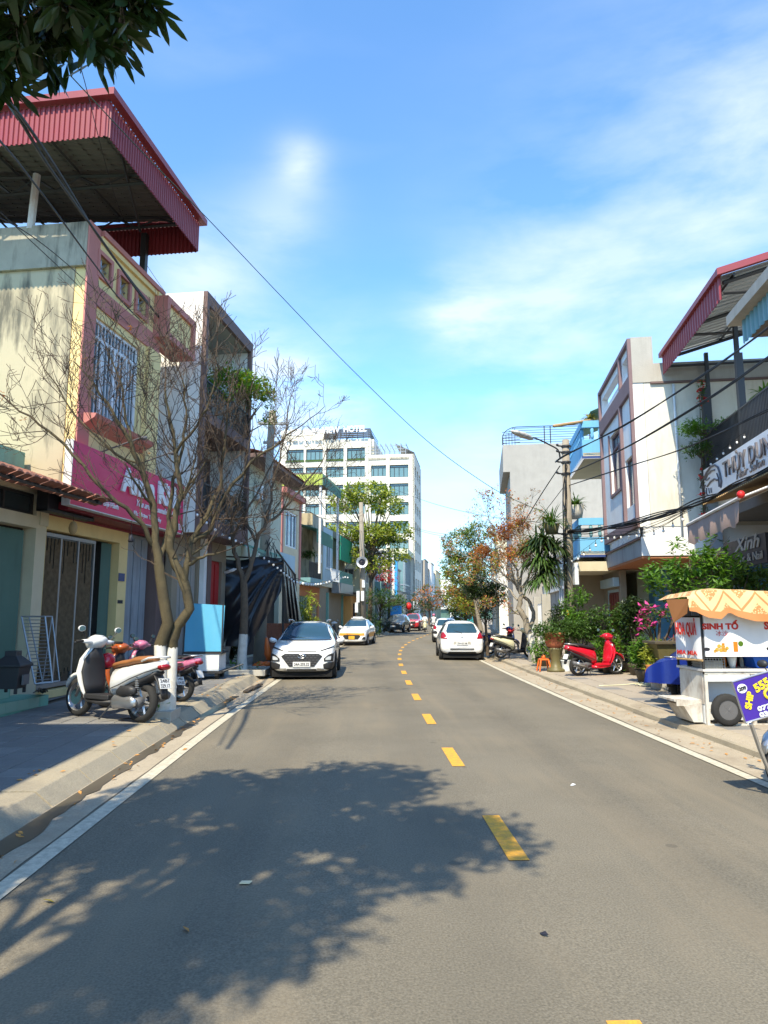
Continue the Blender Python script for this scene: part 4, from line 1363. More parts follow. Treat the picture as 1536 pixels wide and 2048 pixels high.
fbox(HC, t, sf_(649), sf_(545), -10, -.8, tp, zf(842), 'offwhite_stained', 'roof_block')
for h in holes:
    win(HC, t, h[0], h[1], h[2], h[3], -.35, 'black_paint', 'glass_teal', 4, 1, .10, transom=h[3] - .45, panes=False)
# balcony planters and stains under the rows
for (xa, xb) in cols:
    fbox(HC, t, sf_(xb) - .1, sf_(xa) + .1, -.3, .12, zf(925) + fl - 1.95 - .35, zf(925) + fl - 1.95 - .02, 'leaf_mid' if xa < 735 else 'grey_weathered', 'planter')
for x in (731, 686, 642, 775):
    fbox(HC, t, sf_(x) - .3, sf_(x) + .3, 0, .25, 4, zroof0 if x > 740 else tp - 1.2, 'offwhite_stained', 'pier')
# side wall along the street
shol = []
for r_ in range(0, 7):
    for a in (1.2, 5.2, 9.2):
        z1_ = zf(925) - fl * r_
        shol.append((a, a + 2.4, z1_ - 1.8, z1_))
skin(FH, t, 0, 14, 4, zroof0, .02, .35, shol, 'offwhite_stained', 'side_wall')
for h in shol:
    win(FH, t, *h, -.2, 'black_paint', 'glass_teal', 2, 1, .09, panes=False)
# steel pergolas on the roof
mb = MB()
for s in np.linspace(sf_(812), sf_(738), 8):
    mb.fb(HC, s, s + .12, -6, -.2, zf(880), zf(880) + .15)
    mb.fb(HC, s, s + .1, -.3, -.2, zroof0, zf(880))
    mb.fb(HC, s, s + .1, -6, -5.9, zroof0, zf(880))
for k in range(3):
    mb.fb(HC, sf_(812), sf_(738), -.35, -.22, zroof0 + .5 + k * .55, zroof0 + .58 + k * .55)
mb.build('pergola', 'steel_grey', t)
mb = MB()
for s in np.linspace(sf_(735), sf_(640), 9):
    mb.fb(HC, s, s + .1, -.4, -.3, tp, zf(846))
for k in range(5):
    mb.fb(HC, sf_(738), sf_(640), -.4, -.32, tp + .3 + k * .35, tp + .57 + k * .35)
for k in range(12):
    mb.fb(HC, sf_(738), sf_(738) + .1, -.4 - k * .8, -.3 - k * .8, tp, zf(846) - k * .12)
for k in range(4):
    mb.fb(HC, sf_(738), sf_(738) + .08, -10, -.4, tp + .4 + k * .45, tp + .5 + k * .45)
mb.build('sign_rack', 'steel_dark', t)
mb = MB()
corr(mb, HC.p(0, -.2, zroof0 + .3), HC.n * -13, HC.d * 3.2 + V((0, 0, 1.6)), 20, V((0, 0, .1)))
mb.build('canopy', 'steel_grey', t, fix=False)
hs = thing('hotel_sign', 'white roof letters on the rack of the hotel', 'sign', HC.p(sf_(733), -.2, zf(860)))
text('D RIVER', sf_(585) - sf_(635), 1.15, HC.p(sf_(585), 1.0, zf(859)), -HC.d, V((0, 0, 1)), 'sign_letter_white', hs, .15, bold=.03)
for i, ch in enumerate('RE'):
    text(ch, .9, 1.15, HC.p(sf_(558) - i * 1.2, 1.0, zf(859)), -HC.d, V((0, 0, 1)), 'sign_letter_white', hs, .15, bold=.03)
text('VIEW', sf_(638) - sf_(676), 1.15, HC.p(sf_(638), 1.0, zf(857)), -HC.d, V((0, 0, 1)), 'sign_letter_white', hs, .15, bold=.03)
text('HOTEL', sf_(684) - sf_(732), 1.15, HC.p(sf_(684), 1.0, zf(856)), -HC.d, V((0, 0, 1)), 'sign_letter_white', hs, .15, bold=.03)
# glazed podium in front of the hotel
t = thing('hotel_entrance', 'glazed entrance block with a cream cornice in front of the hotel', 'building', FH.p(-6, 0, 0))
fbox(FH, t, -9, -.6, -7, -.8, 0, zf(1118), 'glass_teal', 'glazing')
mb = MB()
for s in np.arange(-9, -.6, 1.4):
    mb.fb(FH, s, s + .12, -.79, -.7, 0, zf(1118))
for o_ in np.arange(-7, -.8, 1.2):
    mb.fb(FH, -9.1, -9.0, o_, o_ + .12, 0, zf(1118))
for z in (3.5, 6.2):
    mb.fb(FH, -9.08, -.6, -.79, -.72, z, z + .2).fb(FH, -9.09, -9.01, -7, -.8, z, z + .2)
mb.build('mullion', 'steel_grey', t)
fbox(FH, t, -9.6, 0, -8, -.2, zf(1118), zf(1108), 'pale_yellow_wall', 'cornice')
# ---- houses past the hotel
spec = [('far_house', 'grey house with a white balustrade balcony past the hotel', 122, 130, 12, -2.6, 'grey_wall', 1.2), ('far_house', 'tan four storey house at the far left bend', 130.1, 138, 11, -3.0, 'tan_wall', .8),
        ('far_house', 'white four storey house near the end of the street', 138.1, 146, 12.5, -2.5, 'white_wall', 1.0), ('far_house', 'pale blue house near the end of the street', 146.1, 156, 11, -2.9, 'pale_blue_wall', 1.0),
        ('far_house', 'last cream house that closes the left side of the street', 156.1, 175, 12, -2.6, 'cream', 1.0)]
for nm, lb, a, b, z, o, w, sl in spec:
    simple_house(nm, lb, FL, a, b, z, o, w, [(a + 1, a + 2.6, 4.3, 6.2), (b - 3, b - 1.2, 4.3, 6.2), (a + 1, a + 2.6, 7.6, 9.4), (b - 3, b - 1.2, 7.6, 9.4)], slab=sl)
t = simple_house('end_house', 'grey and white houses closing the view at the end of the street', FX, 0, 1, 2, 0, 'white_wall', []) if False else None
FE = Fr(0, 0, 0, 1)
FE.o, FE.d, FE.n = V((12, 232, 0)), V((1, 0, 0)), V((0, -1, 0))
for i, (a, b, z, w, lb) in enumerate([(8, 18, 13, 'white_wall', 'white house at the very end of the street, left of the others'), (18.2, 27, 10, 'pale_green_wall', 'pale green house at the very end of the street'), (27.2, 38, 12, 'grey_wall', 'grey house at the very end of the street on the right'), (38.2, 60, 9, 'cream', 'broad cream house at the far end behind the parked cars')]):
    simple_house('end_house', lb, FE, a, b, z, 0, w, [(a + 1, a + 3, 4.3, 6.2), (b - 3.5, b - 1.2, 4.3, 6.2), (a + 1, a + 3, 7.2, 8.8)], slab=1)

# ================================================================= RIGHT ROW
GR = .13
# ---- white house with mauve frames
t = hroot('mauve_frame_house', 'white modern house with mauve frames and a tall stained side wall', FR, 0)
s0, s1 = -.42, 5.0
zb, ztp = 4.3, 10.05
w1 = FR.rect(1243, 845, 975, 1221, 0)
w2 = FR.rect(1268, 905, 1008, 1252, 0)
zmid = FR.hit(1262, 757, 0)[1]
skin(FR, t, s0, s1, zb, zmid - .2, 0, .3, [(w1[0], w1[1], w1[2], w1[3]), (w2[0] + .05, w2[1], w2[2], w2[3])], 'white_fresh')
fbox(FR, t, s0, s1, -10, -.31, zb, zmid - .2, 'offwhite_stained', 'side_wall', label='sunlit white side wall with rust streaks')
skin(FR, t, s0, s1, zmid - .2, ztp, 0, .22, [(s0 + .45, s0 + 1.35, zmid + .35, ztp - .35), (s0 + 1.65, s1 - .3, zmid + .35, ztp - .35)], 'white_fresh', 'parapet_frame')
fbox(FR, t, s0 + .2, s1 - .2, -.5, -.4, zmid + .0, ztp - .2, 'white_fresh', 'parapet_panel')
fbox(FR, t, s0 - .03, s0, -.62, 0, zmid - .2, ztp + .02, 'stone_pale', 'parapet_end')
fbox(FR, t, s0 - .03, s0 + .25, -5.5, -.62, zmid - .2, zmid + .38, 'stone_pale', 'parapet_side')
fbox(FR, t, s0 - .08, s0 + .0, -6, -.5, zmid - .26, zmid - .2, 'brown_trim', 'drip_ledge')
mb = MB()
sv = FR.hit(1247, 900, 0)[0]
mb.fb(FR, s0 - .01, s0 + .13, .0, .10, zb, ztp).fb(FR, s1 - .13, s1 + .01, .0, .10, zb, ztp).fb(FR, s0 + .13, s1 - .13, 0, .10, ztp - .12, ztp).fb(FR, s0 + .13, s1 - .13, 0, .10, zmid - .45, zmid + .05)
mb.fb(FR, sv - .09, sv + .09, 0, .10, zb + .3, zmid - .45).fb(FR, s0 + 1.42, s0 + 1.58, 0, .10, zmid + .05, ztp - .12).fb(FR, s0 + .13, s1 - .13, 0, .10, zb, zb + .3)
mb.build('frame_band', 'mauve_trim', t)
win(FR, t, *w1, -.12, 'mauve_trim', 'glass_blue', 2, 1, .07, transom=w1[2] + (w1[3] - w1[2]) * .75)
win(FR, t, w2[0] + .05, w2[1], w2[2], w2[3], -.12, 'mauve_trim', 'glass_teal', 1, 1, .05)
mb = MB()
mb.fb(FR, w1[0] - .1, w1[1] + .1, 0, .05, w1[2] - .1, w1[2]).fb(FR, w1[0] - .1, w1[0], 0, .05, w1[2], w1[3] + .1).fb(FR, w1[1], w1[1] + .1, 0, .05, w1[2], w1[3] + .1)
mb.build('window_surround', 'mauve_trim', t)
for i in range(7):
    fbox(FR, t, s0 + .05 + i * .62, s0 + .63 + i * .62, .0, .03, zb - .28, zb - .02, 'white_fresh', 'facing_tile')
fbox(FR, t, s0 - .02, s1 + .3, -.1, .06, zb - .36, zb - .30, 'brown_trim', 'ledge')
fbox(FR, t, s0 - .04, s1 + .8, -1.6, .0, 3.45, zb - .30, 'door_greyblue', 'fascia')
fbox(FR, t, s0 - .06, s0 - .04, -1.7, .0, 3.45, zb - .3, 'white_fresh', 'fascia_side')
fbox(FR, t, s0 - .04, s1 + .8, -10, -1.6, 3.45, zb - .005, 'white_fresh', 'floor_slab')
fbox(FR, t, s0 + .02, s1, -1.59, -.1, zb - .3, zb - .006, 'white_fresh', 'floor_slab')
MB().tube([FR.p(s0 - .06, -1.15, 4.0), FR.p(s0 - .06, -1.15, zmid - .3)], .035, 7).build('drain_pipe', 'board_white', t, smooth=True)
fbox(FR, t, s0 - .02, s1 + .78, -2.6, -.02, 3.38, 3.45, 'orange_wall', 'wood_soffit')
skin(FR, t, s0, s1, GR, 3.4, -2.4, .25, [(s0 + .5, s1 - 1.2, .2, 2.8)], 'grey_dark_wall', 'shop_front')
win(FR, t, s0 + .5, s1 - 1.2, .2, 2.8, -2.5, 'window_white', 'glass_shop', 4, 1, .06)
for s in (s0 + .3, s1 - .5, s0 + 2.6):
    fbox(FR, t, s - .13, s + .13, -2.3, -2.05, GR, 3.38, 'white_fresh' if s < 2 else 'grey_dark_wall', 'column')
# ---- blue balcony house
t = hroot('blue_balcony_house', 'white house with two bright blue balconies on pierced parapets', FR, 5)
a, b = 5.15, 10.5
def bp(y, x, S=a):
    return FR.cross(x, y, S)
fbox(FR, t, a + .85, b, -10, -1.2, GR, 9.3, 'pale_yellow_wall', 'wall')
fbox(FR, t, a + .01, a + .84, -10, -1.6, GR, 8.0, 'blue_wall', 'blue_wall')
door(FR, t, a + 1.2, a + 2.2, 4.5, 6.6, -1.14, 'blue_wall', 2)
door(FR, t, a + 1.2, a + 2.2, 7.6, 9.0, -1.14, 'blue_wall', 2)
for (zt_, zb_, oo, lb) in ((FR.cross(1165, 862, a)[1], FR.cross(1165, 911, a)[1], .72, 1), (FR.cross(1158, 1070, a)[1], FR.cross(1158, 1108, a)[1], .95, 2)):
    up = lb == 1
    h1 = zb_ + .62
    fbox(FR, t, a, a + .1, -1.6, oo, zb_, h1, 'blue_wall', 'balcony_end')
    fbox(FR, t, a + .1, b - .6, oo - .1, oo, zb_, h1, 'blue_wall', 'balcony_front')
    fbox(FR, t, a, b - .6, -1.2, oo - .02, zb_ - .03, zb_ + .1, 'cream', 'balcony_floor')
    mb = MB()
    for i in range(7):
        o_ = -1.4 + i * (oo + 1.3) / 7
        mb.lathe(FR.p(a + .05, o_, h1), [(.04, 0), (.075, .12), (.05, .24), (.075, .36), (.04, .46)], 8)
    for i in range(14):
        s = a + .3 + i * .36
        mb.lathe(FR.p(s, oo - .05, h1), [(.04, 0), (.075, .12), (.05, .24), (.075, .36), (.04, .46)], 8)
    mb.build('baluster', 'blue_wall' if up else 'teal_sheet', t, smooth=True)
    fbox(FR, t, a - .02, a + .12, -1.6, oo + .02, h1 + .46, h1 + .72, 'blue_wall', 'handrail')
    fbox(FR, t, a + .12, b - .6, oo - .12, oo + .02, h1 + .46, h1 + .72, 'blue_wall', 'handrail')
    mb = MB()
    mb.fb(FR, a - .02, a + .06, -1.6, oo + .03, zb_ - .12, zb_ - .03).fb(FR, a + .06, b - .6, oo - .06, oo + .03, zb_ - .12, zb_ - .03)
    mb.build('trim_line', 'scooter_blue', t)
    HR = h1 + .72
fbox(FR, t, a, b - .3, -1.2, 1.1, 3.35, 3.7, 'cream', 'porch_slab')
skin(FR, t, s1 - .3, 8.2, GR, 3.35, -.35, .2, [(5.1, 7.6, .2, 2.7)], 'tan_wall', 'porch_wall')
door(FR, t, 5.15, 7.55, .2, 2.6, -.45, 'door_red', 5, frame='pale_blue_wall')
fbox(FR, t, 4.9, 7.8, -.34, -.15, 2.78, 3.1, 'pale_blue_wall', 'lintel')
fbox(FR, t, 8.2, 8.4, -3, .9, GR, 3.35, 'tan_wall', 'porch_side_wall')
mb = MB()
corr(mb, FR.p(a + .3, .3, 9.5), FR.d * 4.5, -FR.n * 1.8 + V((0, 0, .7)), 16, V((0, 0, .05)))
mb.build('green_roof_sheet', 'green_awning', t, fix=False)
# bamboo pole sticking out over the street
q = MB()
q.tube([at(1108, 852, 24), at(1206, 837, 27)], .06, 8)
tag(q.build('bamboo_pole', 'canopy_tan', smooth=True), 'thick bamboo pole sticking out below the green roof of the blue house', 'pole')
# ---- bare grey side wall of the tall house behind the street lamp
sg_ = (46 - FR.o.y) / FR.d.y
t = hroot('grey_side_house', 'tall house with a bare grey plaster side wall and a roof railing', FR, sg_)
oE = FR.cross(1005, 890, sg_)[0]
zE = FR.cross(1005, 890, sg_)[1]
z2 = FR.cross(1005, 944, sg_)[1]
fbox(FR, t, sg_, sg_ + 9, -8, oE - .45, GR, z2, 'grey_wall', 'side_wall')
fbox(FR, t, sg_, sg_ + 9, -8, oE, z2, zE, 'grey_wall', 'upper_wall')
FRC = Fr(0, 0, 0, 1)
FRC.o, FRC.d, FRC.n = FR.p(sg_, oE, 0), -FR.n, -FR.d
mb = MB()
wdt = 5.8
for k in range(7):
    z = zE + .12 + k * .17
    st_ = 0 if k < 4 else (k - 3) * .22
    mb.fb(FRC, st_, wdt, -.08, -.04, z, z + .03)
for x in (2.8, 3.2, wdt):
    mb.fb(FRC, x, x + .07, -.1, -.04, zE, zE + 1.25)
mb.tube([FRC.p(0, -.06, zE)] + [FRC.p(.0 + 1.0 * (1 - math.cos(a_)), -.06, zE + .45 + .8 * math.sin(a_)) for a_ in np.linspace(0, 1.57, 8)] + [FRC.p(wdt, -.06, zE + 1.25)], .03, 5)
for i in range(5):
    mb.tube([FRC.p(.05 + i * .2, -.06, zE), FRC.p(.05 + i * .2, -.06, zE + .55 + .15 * i)], .02, 4)
    mb.tube([FRC.p(0, -.06, zE + .1 + i * .2), FRC.p(1.2, -.06, zE + .18 + i * .2)], .02, 4)
mb.build('roof_railing', 'steel_dark', t)
simple_house('far_right_house', 'white house half hidden by the red leaved tree on the right', FR, sg_ + 9.1, sg_ + 17, 7, 3.2, 'white_wall', [(sg_ + 10, sg_ + 12, 4.2, 6)], slab=1)
simple_house('far_right_house', 'yellow house behind the dark green trees on the right', FR, sg_ + 17.1, sg_ + 26, 9, 3.1, 'pale_yellow_wall', [(sg_ + 18, sg_ + 20, 4.2, 6)], slab=1)
simple_house('far_right_house', 'grey white house far down the right side', FR, sg_ + 26.1, sg_ + 36, 8, 3.3, 'white_wall', [(sg_ + 28, sg_ + 30, 4.2, 6)], slab=1)
simple_house('far_right_house', 'farthest pale house on the right behind the parked cars', FR, sg_ + 36.1, sg_ + 60, 9, 3.0, 'cream', [(sg_ + 38, sg_ + 40, 4.2, 6)], slab=1)
# white gate house between the blue house and the grey wall
t = simple_house('gate_house', 'low white house with a tall grille gate behind the twisted tree', FR, b + 2, sg_ - 1, 4.6, .6, 'white_wall', [(b + 4, b + 6, 2.0, 3.2)], gm_='grey_wall')
railing(FR, t, b + 2, sg_ - 1, 1.6, .2, 2.3, 'window_white', .16, .04, 'gate')
for s in (b + 2, b + 7, sg_ - 1):
    fbox(FR, t, s - .2, s + .2, 1.4, 1.8, .1, 2.7, 'stone_pale', 'gate_pillar')

# ---- hair salon with the red roof
OS = -1.8
t = hroot('salon_house', 'two storey hair salon with an open upper terrace under a red sheet roof', FR, -3)
ra, rb = -6.2, -.48
zs0 = FR.hit(1407, 1001, OS)[1]
zs1 = FR.hit(1404, 948, OS)[1]
zrl = FR.hit(1415, 893, OS)[1]
fbox(FR, t, ra, rb, -12, OS - .25, 4.7, zs1 - .02, 'white_wall', 'floor_slab')
fbox(FR, t, ra, rb, -12, -4.2, zs1, 9.0, 'white_wall', 'upper_wall')
win(FR, t, ra + .9, rb - .8, zs1 + .7, zs1 + 2.2, -4.1, 'black_paint', 'glass_dark', 3, 1, .08)
railing(FR, t, ra, rb, OS - .05, zs1, zs1 + 1.05, 'black_paint', .085, .028)
for s in (rb - .25, -3.5):
    fbox(FR, t, s - .08, s + .08, OS - .2, OS - .04, zs1, 8.3, 'steel_dark', 'post')
# ground floor
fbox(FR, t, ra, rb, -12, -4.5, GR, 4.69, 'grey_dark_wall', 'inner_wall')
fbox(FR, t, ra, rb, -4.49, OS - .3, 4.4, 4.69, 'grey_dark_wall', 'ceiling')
for s in (ra + .2,):
    fbox(FR, t, s - .16, s + .16, OS - .4, OS - .1, GR, 4.4, 'cream', 'column')
win(FR, t, -3.1, rb - .3, .2, 3.0, -4.4, 'window_white', 'glass_shop', 3, 1)
fbox(FR, t, -.9, rb - .02, OS - .3, OS + .05, 3.6, 4.9, 'door_greyblue', 'ribbed_panel')
# sign over the balcony front
sg = thing('salon_sign', 'long white salon sign with grey raised letters and a line drawn woman', 'sign', FR.p(-2, OS, 5))
fbox(FR, sg, ra, rb - .1, OS, OS + .12, zs0 - .06, zs1, 'sign_white', 'board')
u0 = FR.hit(1449, 960, OS + .13)[0]
hT = zs1 - zs0
q0 = FR.hit(1536, 900, OS + .13)[0]
full = u0 - q0
text('THÙY DUNG', full * 1.22, hT * .66, FR.p(u0, OS + .125, zs0 + hT * .30), -FR.d, V((0, 0, 1)), 'sign_grey', sg, .04)
text('Hair Salon', full * .62, hT * .26, FR.p(u0 - full * .30, OS + .125, zs0 + hT * .04), -FR.d, V((0, 0, 1)), 'sign_grey', sg, .02, shear=.3)
def fpt(fr, s, z, o):
    return fr.p(s, o, z)
mb = MB()
sF = rb - .22
fw_ = (sF - u0 - .12) / .95
def face(pts, r):
    mb.tube([FR.p(sF - x * fw_, OS + .14, zs0 + z * hT) for x, z in pts], r, 6)
face([(.05, .95), (.02, .75), (.10, .62), (.20, .70), (.32, .85), (.5, .95), (.68, .92), (.80, .78), (.86, .55), (.90, .25), (.86, .05)], .028)
face([(.22, .62), (.34, .75), (.52, .80), (.66, .76)], .022)
face([(.05, .60), (.0, .42), (.12, .34), (.22, .42)], .022)
face([(.22, .62), (.30, .56), (.42, .60)], .015)
face([(.30, .34), (.45, .44), (.62, .46), (.74, .36)], .024)
face([(.26, .30), (.24, .1), (.30, .02)], .02)
face([(.36, .25), (.38, .05)], .016)
face([(.46, .22), (.46, .04)], .016)
face([(.74, .60), (.80, .4), (.80, .1)], .02)
mb.build('emblem', 'sign_grey', sg)
# red sheet roof
OF = FR.cross(1325, 718, -.5)[0]
f0, fz1 = FR.hit(1325, 718, OF)
_, fz0 = FR.hit(1335, 750, OF)
n0_, nz1 = FR.hit(1440, 548, OF)
_, nz0 = FR.hit(1444, 600, OF)
rr = thing('salon_roof', 'red sheet canopy roof over the salon terrace', 'roof', FR.p(-2, OF, fz1))
FZ1 = (fz1 + nz1) / 2
FZ0 = FZ1 - (.55)
mb = MB()
corr(mb, FR.p(f0, OF, FZ0), FR.d * (n0_ - f0), V((0, 0, FZ1 - FZ0)), 26, FR.n * .03)
mb.build('front_fascia', 'red_sheet_dark', rr)
mb = MB()
mb.fb(FR, n0_ - .05, f0 + .05, OF - .02, OF + .10, FZ1, FZ1 + .13)
mb.prism([FR.p(n0_ - .12, OF + .1, FZ1 - .02), FR.p(n0_ - .12, OF + .1, FZ1 + .14), FR.p(n0_ - .12, -7, FZ1 + 1.9), FR.p(n0_ - .12, -7, FZ1 + 1.74)], FR.d * .12)
mb.build('roof_trim', 'red_sheet', rr)
mb = MB()
corr(mb, FR.p(n0_, OF, FZ1), FR.d * (f0 - n0_), -FR.n * 6.2 + V((0, 0, 1.75)), 20, V((0, 0, .04)))
mb.build('roof_sheet', 'steel_grey', rr)
mb = MB()
for k in range(5):
    o_ = OF - .3 - k * 1.3
    z = FZ1 - .06 + (OF - o_) * .28
    mb.tube([FR.p(n0_, o_, z), FR.p(f0, o_, z)], .04, 4)
for s in (n0_ + .15, (n0_ + f0) / 2, f0 - .2):
    mb.tube([FR.p(s, OF - .1, FZ1 - .1), FR.p(s, -6.6, FZ1 + 1.55)], .05, 4)
    mb.tube([FR.p(s, OF - .1, FZ1 - .35), FR.p(s, -6.6, FZ1 - .3)], .04, 4)
    mb.fb(FR, s - .05, s + .05, OS - .3, OS - .2, zs1, FZ1)
mb.build('truss', 'steel_dark', rr)
# awnings below
bz = lambda x, y, o: FR.hit(x, y, o)
c0, cz0 = bz(1405, 1012, OS + 1.0)
c1 = ra - 4
q = thing('sheet_canopy', 'tan corrugated sheet canopy under the salon sign', 'canopy', FR.p(-3, OS + .8, cz0))
mb = MB()
corr(mb, FR.p(c1, OS + 1.0, cz0 + .02), FR.d * (c0 - c1), -FR.n * 1.9 + V((0, 0, .45)), 60, V((0, 0, .03)))
mb.build('sheet', 'canopy_tan', q)
a0, az0 = bz(1366, 1070, OS + 2.0)
a1, az1 = bz(1480, 1015, OS + 2.0)
q = thing('fabric_awning', 'faded brown roll-out fabric awning beside the salon', 'awning', FR.p(-1, 0, 3.5))
mb = MB()
A = [FR.p(a0, OS + 1.9, az0 + .22), FR.p(a1 + .3, OS + 1.9, az0 + .30)]
B = [FR.p(a0, OS + .1, az0 + 1.0), FR.p(a1 + .3, OS + .1, az0 + 1.0)]
n_ = 16
gr = []
for i in range(n_ + 1):
    k = i / n_
    gr.append([A[0].lerp(A[1], k) + V((0, 0, -.45 + .04 * math.sin(i * 2.1))) + FR.n * .04 * math.sin(i * 1.7), A[0].lerp(A[1], k), B[0].lerp(B[1], k)])
mb.add([p for r in gr for p in r], [(i * 3 + j, i * 3 + j + 1, (i + 1) * 3 + j + 1, (i + 1) * 3 + j) for i in range(n_) for j in range(2)])
mb.build('fabric', 'awning_brown', q, fix=False, smooth=True)
mb = MB()
mb.tube([A[0], A[1]], .035, 6).tube([B[0], B[1]], .06, 8)
mb.tube([A[1], B[1]], .02, 4).tube([A[0], B[0]], .02, 4)
mb.build('roller_bar', 'steel_white', q)
mb = MB()
mb.ball(FR.p(a1 + .2, OS + 1.9, az0 + .35), .07, 10, 6)
mb.build('end_cap', 'lantern_red', q, smooth=True)
# black nail parlour sign
n0s, nz1s = FR.hit(1448, 1088, OS + .1)
n1s = FR.hit(1530, 1110, OS + .1)[0]
_, nz0s = FR.hit(1448, 1140, OS + .1)
q = thing('nail_sign', 'black nail parlour sign with pale lettering under the canopy', 'sign', FR.p(n0s, OS, nz0s))
fbox(FR, q, n1s - .1, n0s, OS + .0, OS + .1, nz0s, nz1s, 'ink', 'board')
ww = n0s - n1s
text('Xinh', ww * .62, .32, FR.p(n0s - ww * .3, OS + .105, nz0s + .38), -FR.d, V((0, 0, 1)), 'stone_pale', q, .02, shear=.35, bold=.02)
text('Tóc & Nail', ww * .62, .19, FR.p(n0s - ww * .34, OS + .105, nz0s + .1), -FR.d, V((0, 0, 1)), 'stone_pale', q, .02)
# ---- nearest right house, only its blue fascia and pale eave show
t = hroot('near_right_house', 'house at the right edge with a blue corrugated fascia under a mossy roof edge', FR, -7)
k0, kz0 = FR.hit(1488, 688, -.4)
_, kz1 = FR.hit(1488, 640, -.4)
mb = MB()
corr(mb, FR.p(k0 - 5, -.4, kz0), FR.d * 5, V((0, 0, kz1 - kz0)), 26, FR.n * .03)
mb.build('blue_fascia', 'teal_sheet', t)
mb = MB()
mb.fb(FR, k0 - 5, k0 + .25, -.5, -.2, kz1 + .02, kz1 + .22)
mb.build('roof_edge', 'stone_pale', t)
fbox(FR, t, k0 - 5, k0, -6, -.45, kz0 + .12, kz0 + .2, 'roof_under', 'roof_sheet')
fbox(FR, t, -20, ra - .05, -12, OS - 1.5, GR, 6.0, 'cream', 'wall')

def ac(label, fr, s, o, z, k=1.0):
    t = thing('air_conditioner', label, 'air conditioner', fr.p(s, o, z))
    fbox(fr, t, s, s + .8 * k, o + .05, o + .35, z, z + .55 * k, 'board_white', 'casing', .01)
    c = fr.p(s + .32 * k, o + .355, z + .28 * k)
    m_ = MB()
    for r in (.08, .14, .20):
        m_.tube([c + (fr.d * math.cos(a) + V((0, 0, math.sin(a)))) * r * k for a in np.linspace(0, 6.283, 17)], .008, 4, False)
    m_.tube([c - fr.d * .2 * k, c + fr.d * .2 * k], .008, 4).tube([c - V((0, 0, .2 * k)), c + V((0, 0, .2 * k))], .008, 4)
    m_.build('fan_grille', 'steel_dark', t)
    m_ = MB()
    for q in (.1, .7):
        m_.fb(fr, s + q * k, s + q * k + .03, o, o + .38, z - .04, z - .005)
    m_.build('bracket', 'steel_grey', t)
ac('air conditioner box beside the upper window of the pink trimmed house', FL, a5 + .2, O5, 3.9)
ac('air conditioner box high on the pale house wall behind the pole', FL, a4 + 1.2, O4, z4 - 1.6)
ac('air conditioner box on the stained plaster tower', FL, m6 + .6, O6, zs6 + 1.2)
ac('air conditioner box under the roof of the cream house past the blue sign', FL, S11 + 3.5, -2.6, 4.6, 1.2)
# ================================================================= VEHICLES
DG = {}
def shell(root, name, st, m, subd=2):
    """st: (y, z_floor, z_belt, z_top, w_floor, w_belt, w_top)"""
    mb = MB()
    rings = []
    for (y, zb, zl, zt, wb, ws, wt) in st:
        half = [(0, zb), (wb * .75, zb), (wb, zb + .07), (ws, zb + .5 * (zl - zb)), (ws * .985, zl), (ws * .45 + wt * .55, zl + (zt - zl) * .45), (wt, zt - .035 - .04 * (zt - zl)), (wt * .62, zt), (0, zt + .012)]
        ring = [V((x, y, z)) for x, z in half] + [V((-x, y, z)) for x, z in half[-2:0:-1]]
        rings.append(ring)
    mb.loft(rings)
    o = mb.build(name, m, root, smooth=True, subd=subd)
    bpy.context.view_layer.update()
    dg = bpy.context.evaluated_depsgraph_get()
    me = bpy.data.meshes.new_from_object(o.evaluated_get(dg))
    bvh = BVHTree.FromPolygons([v.co.copy() for v in me.vertices], [tuple(p.vertices) for p in me.polygons])
    o.modifiers.clear()
    o.data = me
    me.name = name
    me.polygons.foreach_set('use_smooth', [True] * len(me.polygons))
    return o, bvh
def decal(bvh, poly, axis, m, par, name, off=.006, cuts=3, sgn=1, lab=None):
    """lay a flat outline onto the body. axis 'y': outline in (x, z) seen from the front (sgn=1) or the rear (-1); 'x': outline in (y, z)"""
    bm = bmesh.new()
    vs = [bm.verts.new((p[0], p[1], 0)) for p in poly]
    f = bm.faces.new(vs)
    bmesh.ops.triangulate(bm, faces=[f])
    for _ in range(cuts):
        bmesh.ops.subdivide_edges(bm, edges=bm.edges[:], cuts=1, use_grid_fill=True)
        bmesh.ops.triangulate(bm, faces=[q for q in bm.faces if len(q.verts) > 4])
    bad = []
    for v in bm.verts:
        a, b = v.co.x, v.co.y
        if axis == 'y':
            o, d = V((a, -3 * sgn + (0 if sgn > 0 else 3), b)), V((0, sgn, 0))
            o.y = -3 if sgn > 0 else 9
        else:
            o, d = V((3 * sgn, a, b)), V((-sgn, 0, 0))
        h = bvh.ray_cast(o, d)
        if h[0] is None:
            bad.append(v)
        else:
            nn_ = h[1] if h[1].dot(d) < 0 else -h[1]
            v.co = h[0] + nn_ * off * .6 - d * off * .6
    if bad:
        bmesh.ops.delete(bm, geom=bad, context='VERTS')
    me = bpy.data.meshes.new(name)
    bm.to_mesh(me)
    bm.free()
    if not len(me.polygons):
        return None
    me.materials.append(MATS[m])
    me.polygons.foreach_set('use_smooth', [True] * len(me.polygons))
    o = bpy.data.objects.new(name, me)
    C.objects.link(o)
    o.parent = par
    return o
def mirror(p):
    return [(-x, z) for x, z in p][::-1]
